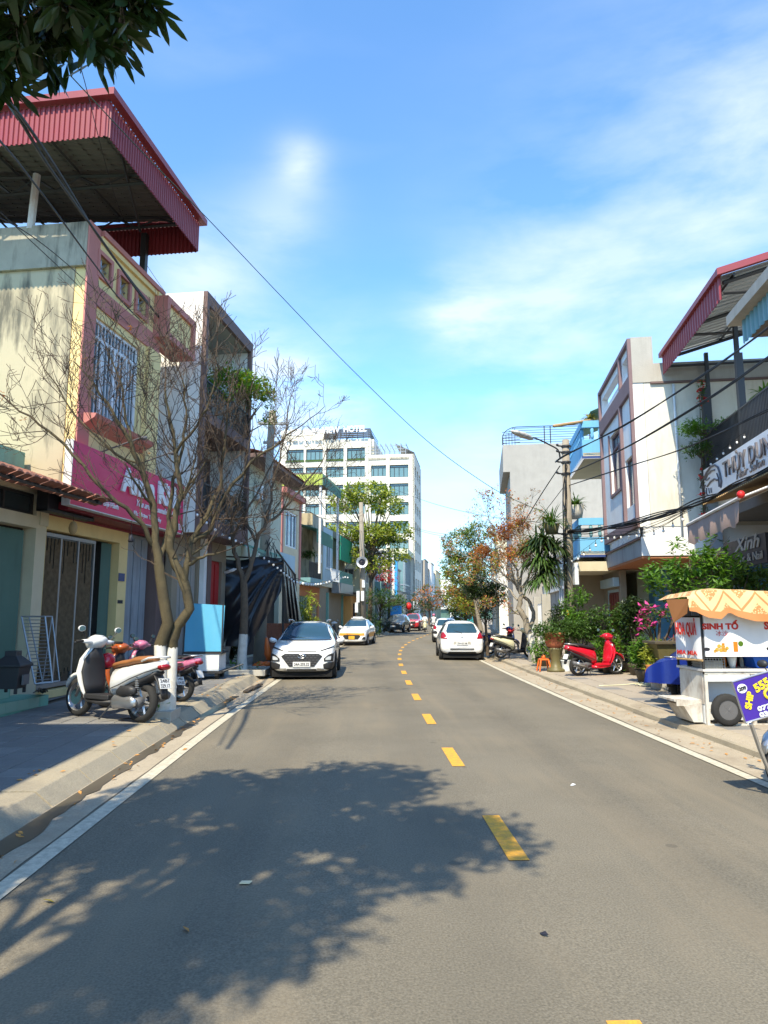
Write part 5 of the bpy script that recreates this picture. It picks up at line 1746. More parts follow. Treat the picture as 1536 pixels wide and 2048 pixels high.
def wheel(root, x, y, r, w, spokes=10, rimm='silver'):
    s = 1 if x > 0 else -1
    mb = MB()
    mb.lathe((x, y, r), [(r * .66, -w / 2), (r * .9, -w / 2), (r, -w * .36), (r, w * .36), (r * .9, w / 2), (r * .66, w / 2)], 26, 'x', False)
    t = mb.build('wheel', 'rubber', root, smooth=True)
    mb = MB()
    mb.lathe((x + s * w * .30, y, r), [(r * .66, 0), (r * .64, s * .02), (r * .60, -s * .015), (.02, -s * .03)], 22, 'x')
    rim = mb.build('rim', 'plastic_grey', t, smooth=True)
    mb = MB()
    for i in range(spokes):
        a = 2 * math.pi * i / spokes
        c, q = math.cos(a), math.sin(a)
        mb.tube([(x + s * w * .36, y + r * .08 * c, r + r * .08 * q), (x + s * w * .34, y + r * .62 * c, r + r * .62 * q)], [.022, .03], 4)
    mb.ball((x + s * w * .34, y, r), (.02, .06, .06), 8, 4)
    mb.build('spokes', rimm, t)
    return t
def arc(cy, cz, r, a0, a1, n=10):
    return [(cy + r * math.cos(math.radians(a0 + (a1 - a0) * i / n)), cz + r * math.sin(math.radians(a0 + (a1 - a0) * i / n))) for i in range(n + 1)]
def car_common(root, bvh, L_, hw, r, yf, yr, glass_side, clad=None, ws=None, rw=None, glass='glass_blue', arch=.06, handle=True, frame=None):
    for sx in (1, -1):
        for y in (yf, yr):
            if clad:
                decal(bvh, arc(y, r, r + .11, -20, 200, 14), 'x', clad, root, 'arch_trim', .012, 2, sx)
            decal(bvh, arc(y, r, r + .045, -25, 205, 14), 'x', 'dark_void', root, 'wheel_well_shade', .018, 2, sx)  # flat dark disc on the body, painted shade of the wheel well
            wheel(root, sx * (hw - .085), y, r, .215)
        for g in glass_side:
            decal(bvh, g, 'x', 'glass_dark', root, 'side_window', .008, 2, sx)
        if clad:
            decal(bvh, [(yf + r + .1, .2), (yr - r - .1, .2), (yr - r - .1, .42), (yf + r + .1, .42)], 'x', clad, root, 'sill_trim', .012, 1, sx)
        if handle:
            for y in (glass_side[0][0][0] + .9, glass_side[0][0][0] + 1.9):
                decal(bvh, [(y, .86), (y + .16, .86), (y + .16, .895), (y, .895)], 'x', 'silver', root, 'door_handle', .03, 1, sx)
        # mirrors
        mb = MB()
        yy_ = glass_side[0][0][0] + .10
        mb.ell([((sx * (hw - .02), yy_, .99), (0, .03, 0), (0, 0, .03)), ((sx * (hw + .05), yy_ - .02, 1.0), (0, .07, 0), (0, 0, .07)), ((sx * (hw + .16), yy_ + .0, 1.02), (0, .075, 0), (0, 0, .08)), ((sx * (hw + .21), yy_ + .02, 1.02), (0, .03, 0), (0, 0, .04))], 10)
        mb.build('wing_mirror', frame or root['paint'], root, smooth=True)
    if ws:
        decal(bvh, ws, 'y', glass, root, 'windscreen', .008, 3)
    if rw:
        decal(bvh, rw, 'y', glass, root, 'rear_window', .008, 3, -1)
def plate(root, bvh, x, z, w, h, sgn, body, m='plate_white', y=None):
    hgt = bvh.ray_cast(V((x, -3 if sgn > 0 else 9, z)), V((0, sgn, 0)))[0]
    yy_ = hgt.y - sgn * .025
    mb = MB()
    mb.box((x - w / 2, min(yy_, yy_ + sgn * .06), z - h / 2), (x + w / 2, max(yy_, yy_ + sgn * .06), z + h / 2))
    p = mb.build('number_plate', m, root)
    if body:
        text(body, w * .86, h * .62, V((x - sgn * w * .43, yy_ - sgn * .002, z - h * .31)), V((sgn, 0, 0)), V((0, 0, 1)), 'ink', p, .003, bold=.02)
    return p
def newcar(name, label, cat, paint, group=None):
    r = thing(name, label, cat, (0, 0, 0), group)
    r['paint'] = paint
    return r
def done(r, loc, rz):
    if 'paint' in r:
        del r['paint']
    r.location = loc
    r.rotation_euler = (0, 0, rz)
    return r
# ---- white crossover, front towards the camera
r = newcar('parked_car', 'white compact crossover parked nose-on at the left kerb by the black tarpaulin', 'car', 'car_white', 'cars parked along the kerb')
st = [(0.0, .30, .62, .74, .62, .70, .60), (.06, .22, .66, .84, .80, .83, .72), (.30, .19, .78, .97, .87, .895, .78), (1.05, .19, .90, 1.06, .88, .90, .79), (1.30, .19, .93, 1.12, .88, .90, .76), (1.95, .19, .96, 1.53, .88, .90, .60), (2.6, .19, .98, 1.56, .88, .90, .62),
      (3.4, .19, 1.0, 1.52, .88, .90, .60), (3.95, .22, 1.0, 1.22, .87, .89, .66), (4.12, .30, .92, 1.02, .80, .84, .66), (4.16, .35, .8, .9, .74, .78, .6)]
body, bvh = shell(r, 'body', st, 'car_white')
car_common(r, bvh, 4.16, .90, .335, .78, 3.38, [[(1.55, 1.0), (2.02, 1.42), (2.55, 1.47), (2.55, 1.0)], [(2.62, 1.0), (2.62, 1.47), (3.3, 1.43), (3.75, 1.12), (3.7, 1.02)]], clad='plastic_black',
           ws=[(-.72, 1.05), (.72, 1.05), (.56, 1.47), (.40, 1.505), (-.40, 1.505), (-.56, 1.47)])
decal(bvh, [(-.84, 1.03), (.84, 1.03), (.64, 1.50), (.5, 1.60), (-.5, 1.60), (-.64, 1.50)], 'y', 'plastic_black', r, 'windscreen_surround', .004, 4)
gr = decal(bvh, [(-.46, .705), (.46, .705), (.56, .64), (.34, .36), (-.34, .36), (-.56, .64)], 'y', 'plastic_black', r, 'grille', .012, 3)
mb = MB()
for i in range(9):
    for j in range(5):
        x, z = -.42 + i * .105 + (j % 2) * .05, .41 + j * .062
        if abs(x) < .50 - (.66 - z) * .55:
            h = bvh.ray_cast(V((x, -3, z)), V((0, 1, 0)))[0]
            mb.hexa([(x - .035, h.y - .014, z - .004), (x + .035, h.y - .014, z - .004), (x + .035, h.y - .02, z - .004), (x - .035, h.y - .02, z - .004), (x - .035, h.y - .014, z + .008), (x + .035, h.y - .014, z + .008), (x + .035, h.y - .02, z + .008), (x - .035, h.y - .02, z + .008)])
mb.build('mesh', 'plastic_grey', gr)
hy = bvh.ray_cast(V((0, -3, .64)), V((0, 1, 0)))[0].y - .025
mb = MB()
ov = [(.105 * math.cos(a), .053 * math.sin(a)) for a in np.linspace(0, 2 * math.pi, 25)]
mb.tube([(x, hy, .64 + z) for x, z in ov], .009, 5, False)
mb.tube([(-.045, hy, .605), (-.03, hy, .675)], .010, 5).tube([(.03, hy, .605), (.045, hy, .675)], .010, 5).tube([(-.04, hy, .635), (.0, hy, .632), (.04, hy, .648)], .008, 5)
mb.build('emblem', 'chrome', r, smooth=True)
for mir in (0, 1):
    g = (lambda p: mirror(p)) if mir else (lambda p: p)
    decal(bvh, g([(.50, .765), (.84, .86), (.86, .90), (.74, .83), (.50, .79)]), 'y', 'plastic_black', r, 'running_light', .012, 3)
    hl = decal(bvh, g([(.60, .50), (.84, .50), (.86, .72), (.72, .68), (.60, .58)]), 'y', 'plastic_black', r, 'headlight', .014, 3)
    decal(bvh, g([(.64, .54), (.78, .54), (.79, .64), (.72, .63), (.65, .59)]), 'y', 'lamp_glass', hl, 'lens', .022, 2)
    decal(bvh, g([(.86, .25), (.60, .30), (.58, .42), (.72, .48), (.87, .48)]), 'y', 'plastic_black', r, 'bumper_corner', .012, 3)
    decal(bvh, g([(.40, .26), (.60, .26), (.62, .31), (.42, .32)]), 'y', 'silver', r, 'fog_light', .018, 2)
decal(bvh, [(-.40, .762), (.40, .762), (.40, .785), (-.40, .785)], 'y', 'plastic_black', r, 'bonnet_slot', .008, 3)
decal(bvh, [(-.8, .14), (.8, .14), (.78, .24), (-.78, .24)], 'y', 'plastic_black', r, 'lower_intake', .012, 3)
decal(bvh, [(-.4, .255), (.4, .255), (.4, .30), (-.4, .30)], 'y', 'plastic_black', r, 'lower_intake', .012, 3)
plate(r, bvh, 0, .425, .47, .13, 1, '24A-203.32')
for sx in (1, -1):
    MB().tube([(sx * .56, 1.95, 1.55), (sx * .60, 2.1, 1.60), (sx * .60, 3.2, 1.59), (sx * .56, 3.4, 1.54)], .018, 6).build('roof_rail', 'silver', r)
MB().box((-.82, .15, .08), (.82, 4.0, .25)).build('underbody', 'dark_void', r)
p = gp(602, 1362, 0)
done(r, (p.x, p.y + .1, .01), math.radians(-.5))

# ---- white and orange taxi
r = newcar('taxi', 'small white and orange taxi with a roof sign, parked behind the crossover', 'taxi', 'car_white', 'cars parked along the kerb')
st = [(0.0, .28, .60, .70, .56, .64, .54), (.06, .20, .66, .82, .74, .78, .66), (.32, .17, .76, .95, .80, .82, .70), (.9, .17, .88, 1.03, .81, .83, .70), (1.15, .17, .92, 1.10, .81, .83, .68), (1.8, .17, .94, 1.47, .81, .83, .54), (2.4, .17, .95, 1.50, .81, .83, .56),
      (3.1, .17, .97, 1.46, .81, .83, .54), (3.55, .2, .97, 1.2, .80, .82, .6), (3.7, .30, .9, 1.0, .74, .78, .58), (3.74, .35, .8, .88, .68, .72, .52)]
body, bvh = shell(r, 'body', st, 'car_white')
car_common(r, bvh, 3.74, .83, .30, .68, 3.05, [[(1.4, 1.0), (1.85, 1.38), (2.35, 1.42), (2.35, 1.0)], [(2.42, 1.0), (2.42, 1.42), (3.0, 1.38), (3.35, 1.1), (3.3, 1.0)]],
           ws=[(-.66, 1.06), (.66, 1.06), (.50, 1.41), (.36, 1.44), (-.36, 1.44), (-.50, 1.41)])
decal(bvh, [(-.82, .56), (.82, .56), (.80, .70), (-.80, .70)], 'y', 'taxi_orange', r, 'orange_band', .008, 4)
decal(bvh, [(-.42, .60), (.42, .60), (.50, .53), (.36, .36), (-.36, .36), (-.50, .53)], 'y', 'plastic_black', r, 'grille', .014, 3)
for mir in (0, 1):
    g = (lambda p: mirror(p)) if mir else (lambda p: p)
    decal(bvh, g([(.46, .74), (.70, .72), (.80, .88), (.62, .82)]), 'y', 'lamp_glass', r, 'headlight', .012, 3)
    decal(bvh, g([(.56, .36), (.76, .34), (.76, .48), (.68, .50)]), 'y', 'plastic_black', r, 'fog_light', .014, 3)
plate(r, bvh, 0, .45, .34, .19, 1, '', 'plate_yellow')
for sx in (1, -1):
    decal(bvh, [(.9, .45), (3.2, .5), (3.2, .72), (.9, .70)], 'x', 'taxi_orange', r, 'orange_band', .008, 2, sx)
MB().box((-.28, 1.9, 1.50), (.28, 2.1, 1.60)).box((-.40, 1.92, 1.49), (.40, 2.08, 1.525)).build('roof_sign', 'sign_white', r, bevel=.01)
MB().box((-.74, .15, .08), (.74, 3.6, .22)).build('underbody', 'dark_void', r)
p = gp(703, 1292, 0)
done(r, (p.x, p.y, .01), math.radians(-10))

# ---- white hatchback seen from behind: local y=0 is its rear
def hatch(label, paint='car_white', detail=True, scale_=1.0):
    r = newcar('parked_car', label, 'car', paint, 'cars parked along the kerb')
    st = [(0.0, .38, .72, .86, .62, .68, .58), (.05, .28, .80, .94, .76, .79, .70), (.16, .24, .90, 1.02, .82, .84, .72), (.50, .22, .96, 1.44, .83, .845, .57), (1.0, .2, .96, 1.50, .83, .85, .58), (1.7, .2, .94, 1.51, .83, .85, .58), (2.2, .2, .92, 1.46, .83, .85, .56),
          (2.95, .2, .90, 1.06, .83, .845, .70), (3.4, .2, .82, .92, .82, .83, .66), (3.68, .25, .66, .78, .74, .76, .56), (3.74, .3, .6, .68, .6, .64, .46)]
    body, bvh = shell(r, 'body', st, paint)
    for sx in (1, -1):
        for y in (.58, 3.05):
            decal(bvh, arc(y, .30, .345, -25, 205, 14), 'x', 'dark_void', r, 'wheel_well_shade', .018, 2, sx)  # dark disc, the well's shade put in as colour
            wheel(r, sx * .765, y, .30, .20)
        decal(bvh, [(.55, 1.02), (.72, 1.36), (1.35, 1.42), (1.35, 1.0)], 'x', 'glass_dark', r, 'side_window', .008, 2, sx)
        decal(bvh, [(1.42, 1.0), (1.42, 1.42), (2.1, 1.38), (2.62, 1.02)], 'x', 'glass_dark', r, 'side_window', .008, 2, sx)
        mb = MB()
        mb.ell([((sx * .83, 2.55, .99), (0, .03, 0), (0, 0, .03)), ((sx * .88, 2.55, 1.0), (0, .06, 0), (0, 0, .07)), ((sx * .99, 2.53, 1.02), (0, .065, 0), (0, 0, .075)), ((sx * 1.04, 2.51, 1.02), (0, .03, 0), (0, 0, .04))], 10)
        mb.build('wing_mirror', 'plastic_black' if detail else paint, r, smooth=True)
    decal(bvh, [(-.62, 1.03), (.62, 1.03), (.50, 1.36), (.42, 1.40), (-.42, 1.40), (-.50, 1.36)], 'y', 'glass_teal', r, 'rear_window', .008, 3, -1) if False else None
    return r, bvh
def flip(bvh_root):
    pass
def rear_decal(bvh, poly, m, par, name, off=.01, cuts=3):
    return decal(bvh, poly, 'y', m, par, name, off, cuts, 1)
def finish_hatch(r, bvh, detail=True):
    rear_decal(bvh, [(-.58, 1.04), (.58, 1.04), (.60, 1.12), (.50, 1.37), (.42, 1.405), (-.42, 1.405), (-.50, 1.37), (-.60, 1.12)], 'glass_blue', r, 'rear_window', .008)
    for mir in (0, 1):
        g = (lambda p: mirror(p)) if mir else (lambda p: p)
        tl = rear_decal(bvh, g([(.56, .82), (.80, .84), (.82, 1.02), (.70, 1.08), (.62, .98)]), 'lamp_red', r, 'tail_light', .014)
    rear_decal(bvh, [(-.34, .62), (.34, .62), (.32, .73), (-.32, .73)], 'stone_pale', r, 'plate_recess', .006, 2)
    plate(r, bvh, 0, .655, .44, .12, 1, '29A-631.46' if detail else '')
    rear_decal(bvh, [(-.46, .40), (.46, .40), (.46, .44), (-.46, .44)], 'plastic_black', r, 'bumper_slot', .008, 2)
    rear_decal(bvh, [(-.60, .24), (.60, .24), (.50, .34), (-.50, .34)], 'plastic_black', r, 'lower_valance', .012, 3)
    MB().tube([(.0, .10, 1.035), (-.10, .17, 1.075), (-.3, .24, 1.13)], .012, 5).build('wiper', 'plastic_black', r)
    MB().tube([(-.46, .0, .47), (.46, .0, .47)], .006, 4).build('seam', 'plastic_grey', r)
    hy_ = bvh.ray_cast(V((0, -3, .88)), V((0, 1, 0)))[0].y - .012
    mb = MB()
    mb.tube([(.055 * math.cos(a), hy_, .88 + .038 * math.sin(a)) for a in np.linspace(0, 6.283, 17)], .006, 4, False)
    mb.tube([(.03 * math.cos(a), hy_, .895 + .014 * math.sin(a)) for a in np.linspace(0, 6.283, 13)], .005, 4, False)
    mb.tube([(.016 * math.cos(a), hy_, .88 + .034 * math.sin(a)) for a in np.linspace(0, 6.283, 13)], .005, 4, False)
    mb.build('emblem', 'chrome', r)
    MB().tube([(0, .9, 1.51), (0, .75, 1.68)], .006, 4).build('aerial', 'plastic_black', r)
    MB().box((-.72, .15, .10), (.72, 3.6, .24)).build('underbody', 'dark_void', r)
r, bvh = hatch('white hatchback seen from behind at the right kerb, nearest of its row')
finish_hatch(r, bvh)
p = gp(925, 1322, 0)
done(r, (p.x, p.y, .01), math.radians(-3.5))
proto = r
P2 = [((892, 1286), 'white saloon just ahead of the nearest white hatchback, half hidden by it', -5), ((897, 1270), 'third white car in the row at the right kerb, only its roof and glass showing', -9.7), ((884, 1262), 'farthest pale car parked at the right kerb in line', -9.7)]
for (px, lb, a) in P2:
    q = gp(px[0], px[1], 0)
    c = dup(proto, (ppt(q.y, 2.35).x, q.y, .01), math.radians(a), lb)
# ---- dark pickup-like car and red pickup far left
r = newcar('parked_car', 'dark grey car parked on the far left in front of the red pickup', 'car', 'car_dark', 'cars parked along the kerb')
st = [(0.0, .35, .75, .9, .72, .8, .7), (.08, .28, .85, 1.0, .86, .9, .82), (1.1, .25, .98, 1.12, .9, .93, .84), (1.35, .25, 1.0, 1.18, .9, .93, .8), (2.1, .25, 1.02, 1.70, .9, .93, .66), (3.2, .25, 1.03, 1.74, .9, .93, .68), (4.2, .25, 1.03, 1.68, .9, .93, .66), (4.6, .3, 1.0, 1.2, .86, .9, .7), (4.7, .4, .9, 1.0, .8, .84, .6)]
body, bvh = shell(r, 'body', st, 'car_dark')
car_common(r, bvh, 4.7, .93, .36, .85, 3.75, [[(1.6, 1.08), (2.15, 1.58), (2.9, 1.62), (2.9, 1.08)], [(2.97, 1.08), (2.97, 1.62), (4.0, 1.56), (4.2, 1.1)]], ws=[(-.74, 1.14), (.74, 1.14), (.6, 1.62), (-.6, 1.62)], glass='glass_dark')
decal(bvh, [(-.5, .5), (.5, .5), (.5, .82), (-.5, .82)], 'y', 'plastic_black', r, 'grille', .012, 2)
decal(bvh, [(-.5, .84), (.5, .84), (.5, .87), (-.5, .87)], 'y', 'silver', r, 'chrome_bar', .014, 2)
for g in (lambda p: p, mirror):
    decal(bvh, g([(.54, .74), (.84, .78), (.84, .92), (.56, .88)]), 'y', 'lamp_glass', r, 'headlight', .014, 3)
plate(r, bvh, 0, .6, .47, .13, 1, '')
p = gp(786, 1266, 0)
done(r, (p.x, p.y, .01), math.radians(-14))
r = newcar('pickup', 'bright red pickup truck driving towards the camera at the bend', 'pickup truck', 'car_red')
st = [(0.0, .45, .85, 1.0, .74, .82, .72), (.08, .36, .95, 1.1, .88, .92, .84), (1.1, .33, 1.08, 1.22, .92, .95, .86), (1.35, .33, 1.1, 1.28, .92, .95, .82), (2.05, .33, 1.12, 1.80, .92, .95, .66), (3.0, .33, 1.13, 1.83, .92, .95, .68), (3.5, .33, 1.13, 1.75, .92, .95, .66), (3.75, .33, 1.12, 1.2, .92, .95, .86), (5.1, .35, 1.12, 1.18, .9, .93, .86), (5.25, .5, 1.0, 1.1, .84, .88, .8)]
body, bvh = shell(r, 'body', st, 'car_red')
car_common(r, bvh, 5.2, .95, .40, .9, 4.2, [[(1.6, 1.18), (2.12, 1.68), (2.7, 1.72), (2.7, 1.18)], [(2.77, 1.18), (2.77, 1.72), (3.35, 1.66), (3.5, 1.2)]], clad='plastic_black', ws=[(-.76, 1.21), (.76, 1.21), (.6, 1.72), (-.6, 1.72)], glass='glass_dark')
decal(bvh, [(-.55, .72), (.55, .72), (.55, 1.0), (-.55, 1.0)], 'y', 'plastic_black', r, 'grille', .014, 2)
decal(bvh, [(-.85, .42), (.85, .42), (.85, .66), (-.85, .66)], 'y', 'plastic_black', r, 'bumper', .02, 2)
for g in (lambda p: p, mirror):
    decal(bvh, g([(.58, .86), (.86, .90), (.86, 1.04), (.60, 1.0)]), 'y', 'lamp_glass', r, 'headlight', .016, 3)
plate(r, bvh, 0, .66, .47, .14, 1, '')
MB().box((-.8, .2, .25), (.8, 5.0, .4)).build('underbody', 'dark_void', r)
p = gp(820, 1262.5, 0)
done(r, (p.x, p.y, .01), math.radians(-12))
# small teal truck cab and van roofs at the far right
r = newcar('small_truck', 'small turquoise truck parked far away behind the row of white cars', 'truck', 'car_teal')
mb = MB()
mb.loft([[V((x, y, z)) for x, z in ((-.8, .4), (.8, .4), (.82, 1.1), (.7, 1.95), (-.7, 1.95), (-.82, 1.1))] for y in (0, .1, 1.6, 1.7)])
mb.build('cab', 'car_teal', r, bevel=.05)
MB().box((-.85, 1.8, .55), (.85, 4.6, .7)).box((-.85, 1.8, .7), (-.8, 4.6, 1.2)).box((.8, 1.8, .7), (.85, 4.6, 1.2)).box((-.8, 4.55, .7), (.8, 4.6, 1.2)).build('bed', 'car_teal', r)
MB().box((-.62, -.02, 1.2), (.62, .01, 1.8)).build('rear_window', 'glass_dark', r)
for x in (-.75, .75):
    for y in (.8, 3.9):
        wheel(r, x, y, .34, .2)
done(r, (ppt(74, 3.0).x, 74, .01), math.radians(-9.7))

# ================================================================= SCOOTERS
def scooter(root, paint, seat='seat_black', inner='plastic_black', mirrors=True, plate_txt='', box_tail=False, trim=None, rider_bars=0):
    """x forward, wheel base 1.28"""
    def torus(cx_, R_, w):
        mb = MB()
        mb.lathe((cx_, 0, R_), [(R_ * .72, -w * .45), (R_ * .86, -w * .5), (R_ * .97, -w * .28), (R_, 0), (R_ * .97, w * .28), (R_ * .86, w * .5), (R_ * .72, w * .45)], 28, 'y', False)
        t = mb.build('wheel', 'rubber', root, smooth=True)
        mb = MB()
        mb.lathe((cx_, 0, R_), [(R_ * .74, -w * .42), (R_ * .70, -w * .3), (R_ * .70, w * .3), (R_ * .74, w * .42)], 24, 'y', False)
        for i in range(6):
            a = math.pi / 3 * i
            mb.tube([(cx_ + .03 * math.cos(a), 0, R_ + .03 * math.sin(a)), (cx_ + R_ * .7 * math.cos(a + .12), 0, R_ + R_ * .7 * math.sin(a + .12))], [.022, .014], 4)
        mb.lathe((cx_, 0, R_), [(.05, -.05), (.05, .05)], 10, 'y')
        mb.build('rim', 'silver', t, smooth=False)
        return t
    torus(.64, .27, .10)
    w2_ = torus(-.62, .265, .12)
    mb = MB()
    mb.lathe((.64, .06, .27), [(.05, 0), (.11, 0), (.11, .008), (.05, .008)], 18, 'y')
    mb.build('brake_disc', 'chrome', root)
    # front fender
    mb = MB()
    secs = []
    for i in range(9):
        a = math.radians(20 + i * 17)
        rr_ = .315 if i < 7 else .33
        c = V((.64 + rr_ * math.cos(a), 0, .27 + rr_ * math.sin(a)))
        k = [.3, .75, 1, 1, 1, 1, .95, .8, .5][i]
        secs.append((c, V((0, .075 * k, 0)), V((math.cos(a), 0, math.sin(a))) * .035 * k))
    mb.ell(secs, 10)
    mb.build('front_fender', paint, root, smooth=True)
    mb = MB()
    for s in (-1, 1):
        mb.tube([(.64, s * .07, .27), (.55, s * .06, .50), (.47, s * .05, .66)], [.018, .022, .026], 7)
    mb.build('fork', 'plastic_grey', root, smooth=True)
    # leg shield
    mb = MB()
    rake = V((.93, 0, .36))
    mb.ell([((.42, 0, .97), (0, .07, 0), rake * .05), ((.455, 0, .90), (0, .12, 0), rake * .065), ((.49, 0, .78), (0, .19, 0), rake * .075), ((.49, 0, .62), (0, .225, 0), rake * .07), ((.46, 0, .48), (0, .20, 0), rake * .055), ((.42, 0, .36), (0, .165, 0), rake * .05), ((.37, 0, .26), (0, .12, 0), rake * .04)], 14)
    mb.build('leg_shield', paint, root, smooth=True)
    mb = MB()
    mb.ell([((.38, 0, .95), (0, .06, 0), (.03, 0, 0)), ((.415, 0, .80), (0, .17, 0), (.04, 0, 0)), ((.41, 0, .62), (0, .205, 0), (.04, 0, 0)), ((.37, 0, .46), (0, .185, 0), (.04, 0, 0)), ((.33, 0, .33), (0, .16, 0), (.05, 0, 0))], 12)
    mb.build('inner_shield', inner, root, smooth=True)
    # floor
    mb = MB()
    mb.loft([[V((x, y, z)) for y, z in ((-w, .26), (w, .26), (w, .33), (-w, .33))] for x, w in ((.40, .13), (.30, .165), (.0, .17), (-.12, .15))])
    mb.build('floorboard', inner, root, bevel=.015)
    mb = MB()
    mb.ell([((.36, 0, .24), (0, .15, 0), (0, 0, .035)), ((.1, 0, .22), (0, .17, 0), (0, 0, .045)), ((-.2, 0, .24), (0, .15, 0), (0, 0, .05))], 10)
    mb.build('lower_cowl', paint if paint in ('scooter_red', 'scooter_pink') else inner, root, smooth=True)
    # body shell
    mb = MB()
    mb.ell([((-.05, 0, .45), (0, .09, 0), (.01, 0, .15)), ((-.12, 0, .50), (0, .145, 0), (.02, 0, .19)), ((-.30, 0, .56), (0, .165, 0), (.02, 0, .17)), ((-.52, 0, .635), (0, .165, 0), (.03, 0, .125)), ((-.75, 0, .70), (0, .145, 0), (.03, 0, .09)), ((-.92, 0, .755), (0, .10, 0), (.02, 0, .06)), ((-1.0, 0, .785), (0, .05, 0), (.01, 0, .035))], 16)
    mb.build('body_panel', paint, root, smooth=True)
    mb = MB()
    mb.ell([((-.10, 0, .40), (0, .08, 0), (0, 0, .07)), ((-.3, 0, .43), (0, .12, 0), (0, 0, .08)), ((-.55, 0, .50), (0, .13, 0), (0, 0, .07)), ((-.80, 0, .60), (0, .11, 0), (0, 0, .05)), ((-.9, 0, .66), (0, .08, 0), (0, 0, .03))], 12)
    mb.build('under_tray', 'plastic_black', root, smooth=True)
    mb = MB()
    mb.ell([((-.03, 0, .70), (0, .05, 0), (0, 0, .03)), ((-.08, 0, .725), (0, .10, 0), (0, 0, .045)), ((-.25, 0, .755), (0, .135, 0), (0, 0, .05)), ((-.40, 0, .775), (0, .14, 0), (0, 0, .05)), ((-.50, 0, .805), (0, .13, 0), (0, 0, .055)), ((-.70, 0, .825), (0, .12, 0), (0, 0, .05)), ((-.80, 0, .83), (0, .07, 0), (0, 0, .03))], 14)
    mb.build('seat', seat, root, smooth=True)
    mb = MB()
    mb.tube([(-.66, .12, .80), (-.80, .13, .845), (-.95, .10, .86), (-1.0, 0, .865), (-.95, -.10, .86), (-.80, -.13, .845), (-.66, -.12, .80)], .014, 7)
    mb.build('grab_rail', 'silver' if paint != 'scooter_white' else 'scooter_white', root, smooth=True)
    # head
    mb = MB()
    mb.ell([((.56, 0, .99), (0, .05, 0), (.02, 0, .05)), ((.51, 0, 1.01), (0, .12, 0), (.02, 0, .095)), ((.42, 0, 1.03), (0, .14, 0), (.01, 0, .11)), ((.33, 0, 1.05), (0, .12, 0), (0, 0, .08)), ((.27, 0, 1.06), (0, .07, 0), (0, 0, .04))], 14)
    mb.ell([((.38, -.28, 1.04), (.02, 0, 0), (0, 0, .02)), ((.38, -.18, 1.035), (.035, 0, 0), (0, 0, .035)), ((.40, 0, 1.03), (.05, 0, 0), (0, 0, .04)), ((.38, .18, 1.035), (.035, 0, 0), (0, 0, .035)), ((.38, .28, 1.04), (.02, 0, 0), (0, 0, .02))], 8)
    hd_ = mb.build('handlebar_cover', paint, root, smooth=True)
    MB().ball((.54, 0, 1.0), (.04, .08, .05), 12, 6).build('headlight', 'lamp_glass', hd_, smooth=True)
    MB().ball((.33, 0, 1.10), (.05, .07, .02), 10, 4).build('dial', 'glass_dark', hd_, smooth=True)
    for s in (-1, 1):
        MB().tube([(.375, s * .26, 1.04), (.34, s * .39, 1.035)], .018, 8).build('grip', 'rubber', root, smooth=True)
        MB().tube([(.41, s * .22, 1.04), (.40, s * .38, 1.02)], .007, 5).build('brake_lever', 'silver', root)
        if mirrors:
            m_o = MB()
            m_o.tube([(.39, s * .20, 1.05), (.37, s * .26, 1.14), (.37, s * .29, 1.18)], .007, 5)
            m_o = m_o.build('mirror', 'plastic_black', root)
            MB().ell([((.39, s * .31, 1.205), (0, .02, 0), (0, 0, .018)), ((.378, s * .31, 1.21), (0, .058, 0), (0, 0, .042)), ((.358, s * .31, 1.212), (0, .058, 0), (0, 0, .042))], 12).build('mirror_housing', paint if paint == 'scooter_white' else 'plastic_black', m_o, smooth=True)
            MB().ell([((.3575, s * .31, 1.212), (0, .05, 0), (0, 0, .036)), ((.3545, s * .31, 1.212), (0, .05, 0), (0, 0, .036))], 12).build('mirror_glass', 'glass_teal', m_o)
        MB().ball((.46, s * .13, .80), (.04, .035, .05), 8, 5).build('indicator', 'lamp_glass', root, smooth=True)
    # rear
    MB().ell([((-.94, 0, .73), (0, .10, 0), (0, 0, .045)), ((-1.0, 0, .735), (0, .085, 0), (0, 0, .04)), ((-1.03, 0, .74), (0, .04, 0), (0, 0, .02))], 12).build('tail_light', 'lamp_red', root, smooth=True)
    mb = MB()
    mb.loft([[V((x, y, z)) for y in (-w, w) for z in (0,)] for x, w, z in ()]) if False else None
    mb.ell([((-.84, 0, .66), (0, .085, 0), (.02, 0, .02)), ((-.93, 0, .55), (0, .085, 0), (.02, 0, .015)), ((-1.0, 0, .42), (0, .075, 0), (.015, 0, .01)), ((-1.03, 0, .33), (0, .06, 0), (.01, 0, .01))], 8)
    mb.build('rear_fender', 'plastic_black', root, smooth=True)
    pl = MB()
    n_ = V((-1, 0, .42)).normalized()
    up_ = V((.42, 0, 1)).normalized()
    c = V((-1.0, 0, .52))
    pts = [c + V((0, y, 0)) + up_ * z for y, z in ((-.095, -.07), (.095, -.07), (.095, .07), (-.095, .07))]
    pl.prism(pts, n_ * .006)
    po_ = pl.build('number_plate', 'plate_white', root)
    if plate_txt:
        a, b = plate_txt.split('|')
        text(a, .15, .045, c + n_ * .0065 + V((0, .075, 0)) + up_ * .012, V((0, -1, 0)), up_, 'ink', po_, .001, bold=.02)
        text(b, .16, .05, c + n_ * .0065 + V((0, .08, 0)) - up_ * .058, V((0, -1, 0)), up_, 'ink', po_, .001, bold=.02)
    mb = MB()
    mb.ell([((-.20, .15, .25), (0, .02, 0), (0, 0, .05)), ((-.27, .17, .25), (0, .035, 0), (0, 0, .095)), ((-.45, .18, .25), (0, .035, 0), (0, 0, .07)), ((-.60, .18, .26), (0, .035, 0), (0, 0, .085)), ((-.68, .165, .265), (0, .02, 0), (0, 0, .04))], 14)
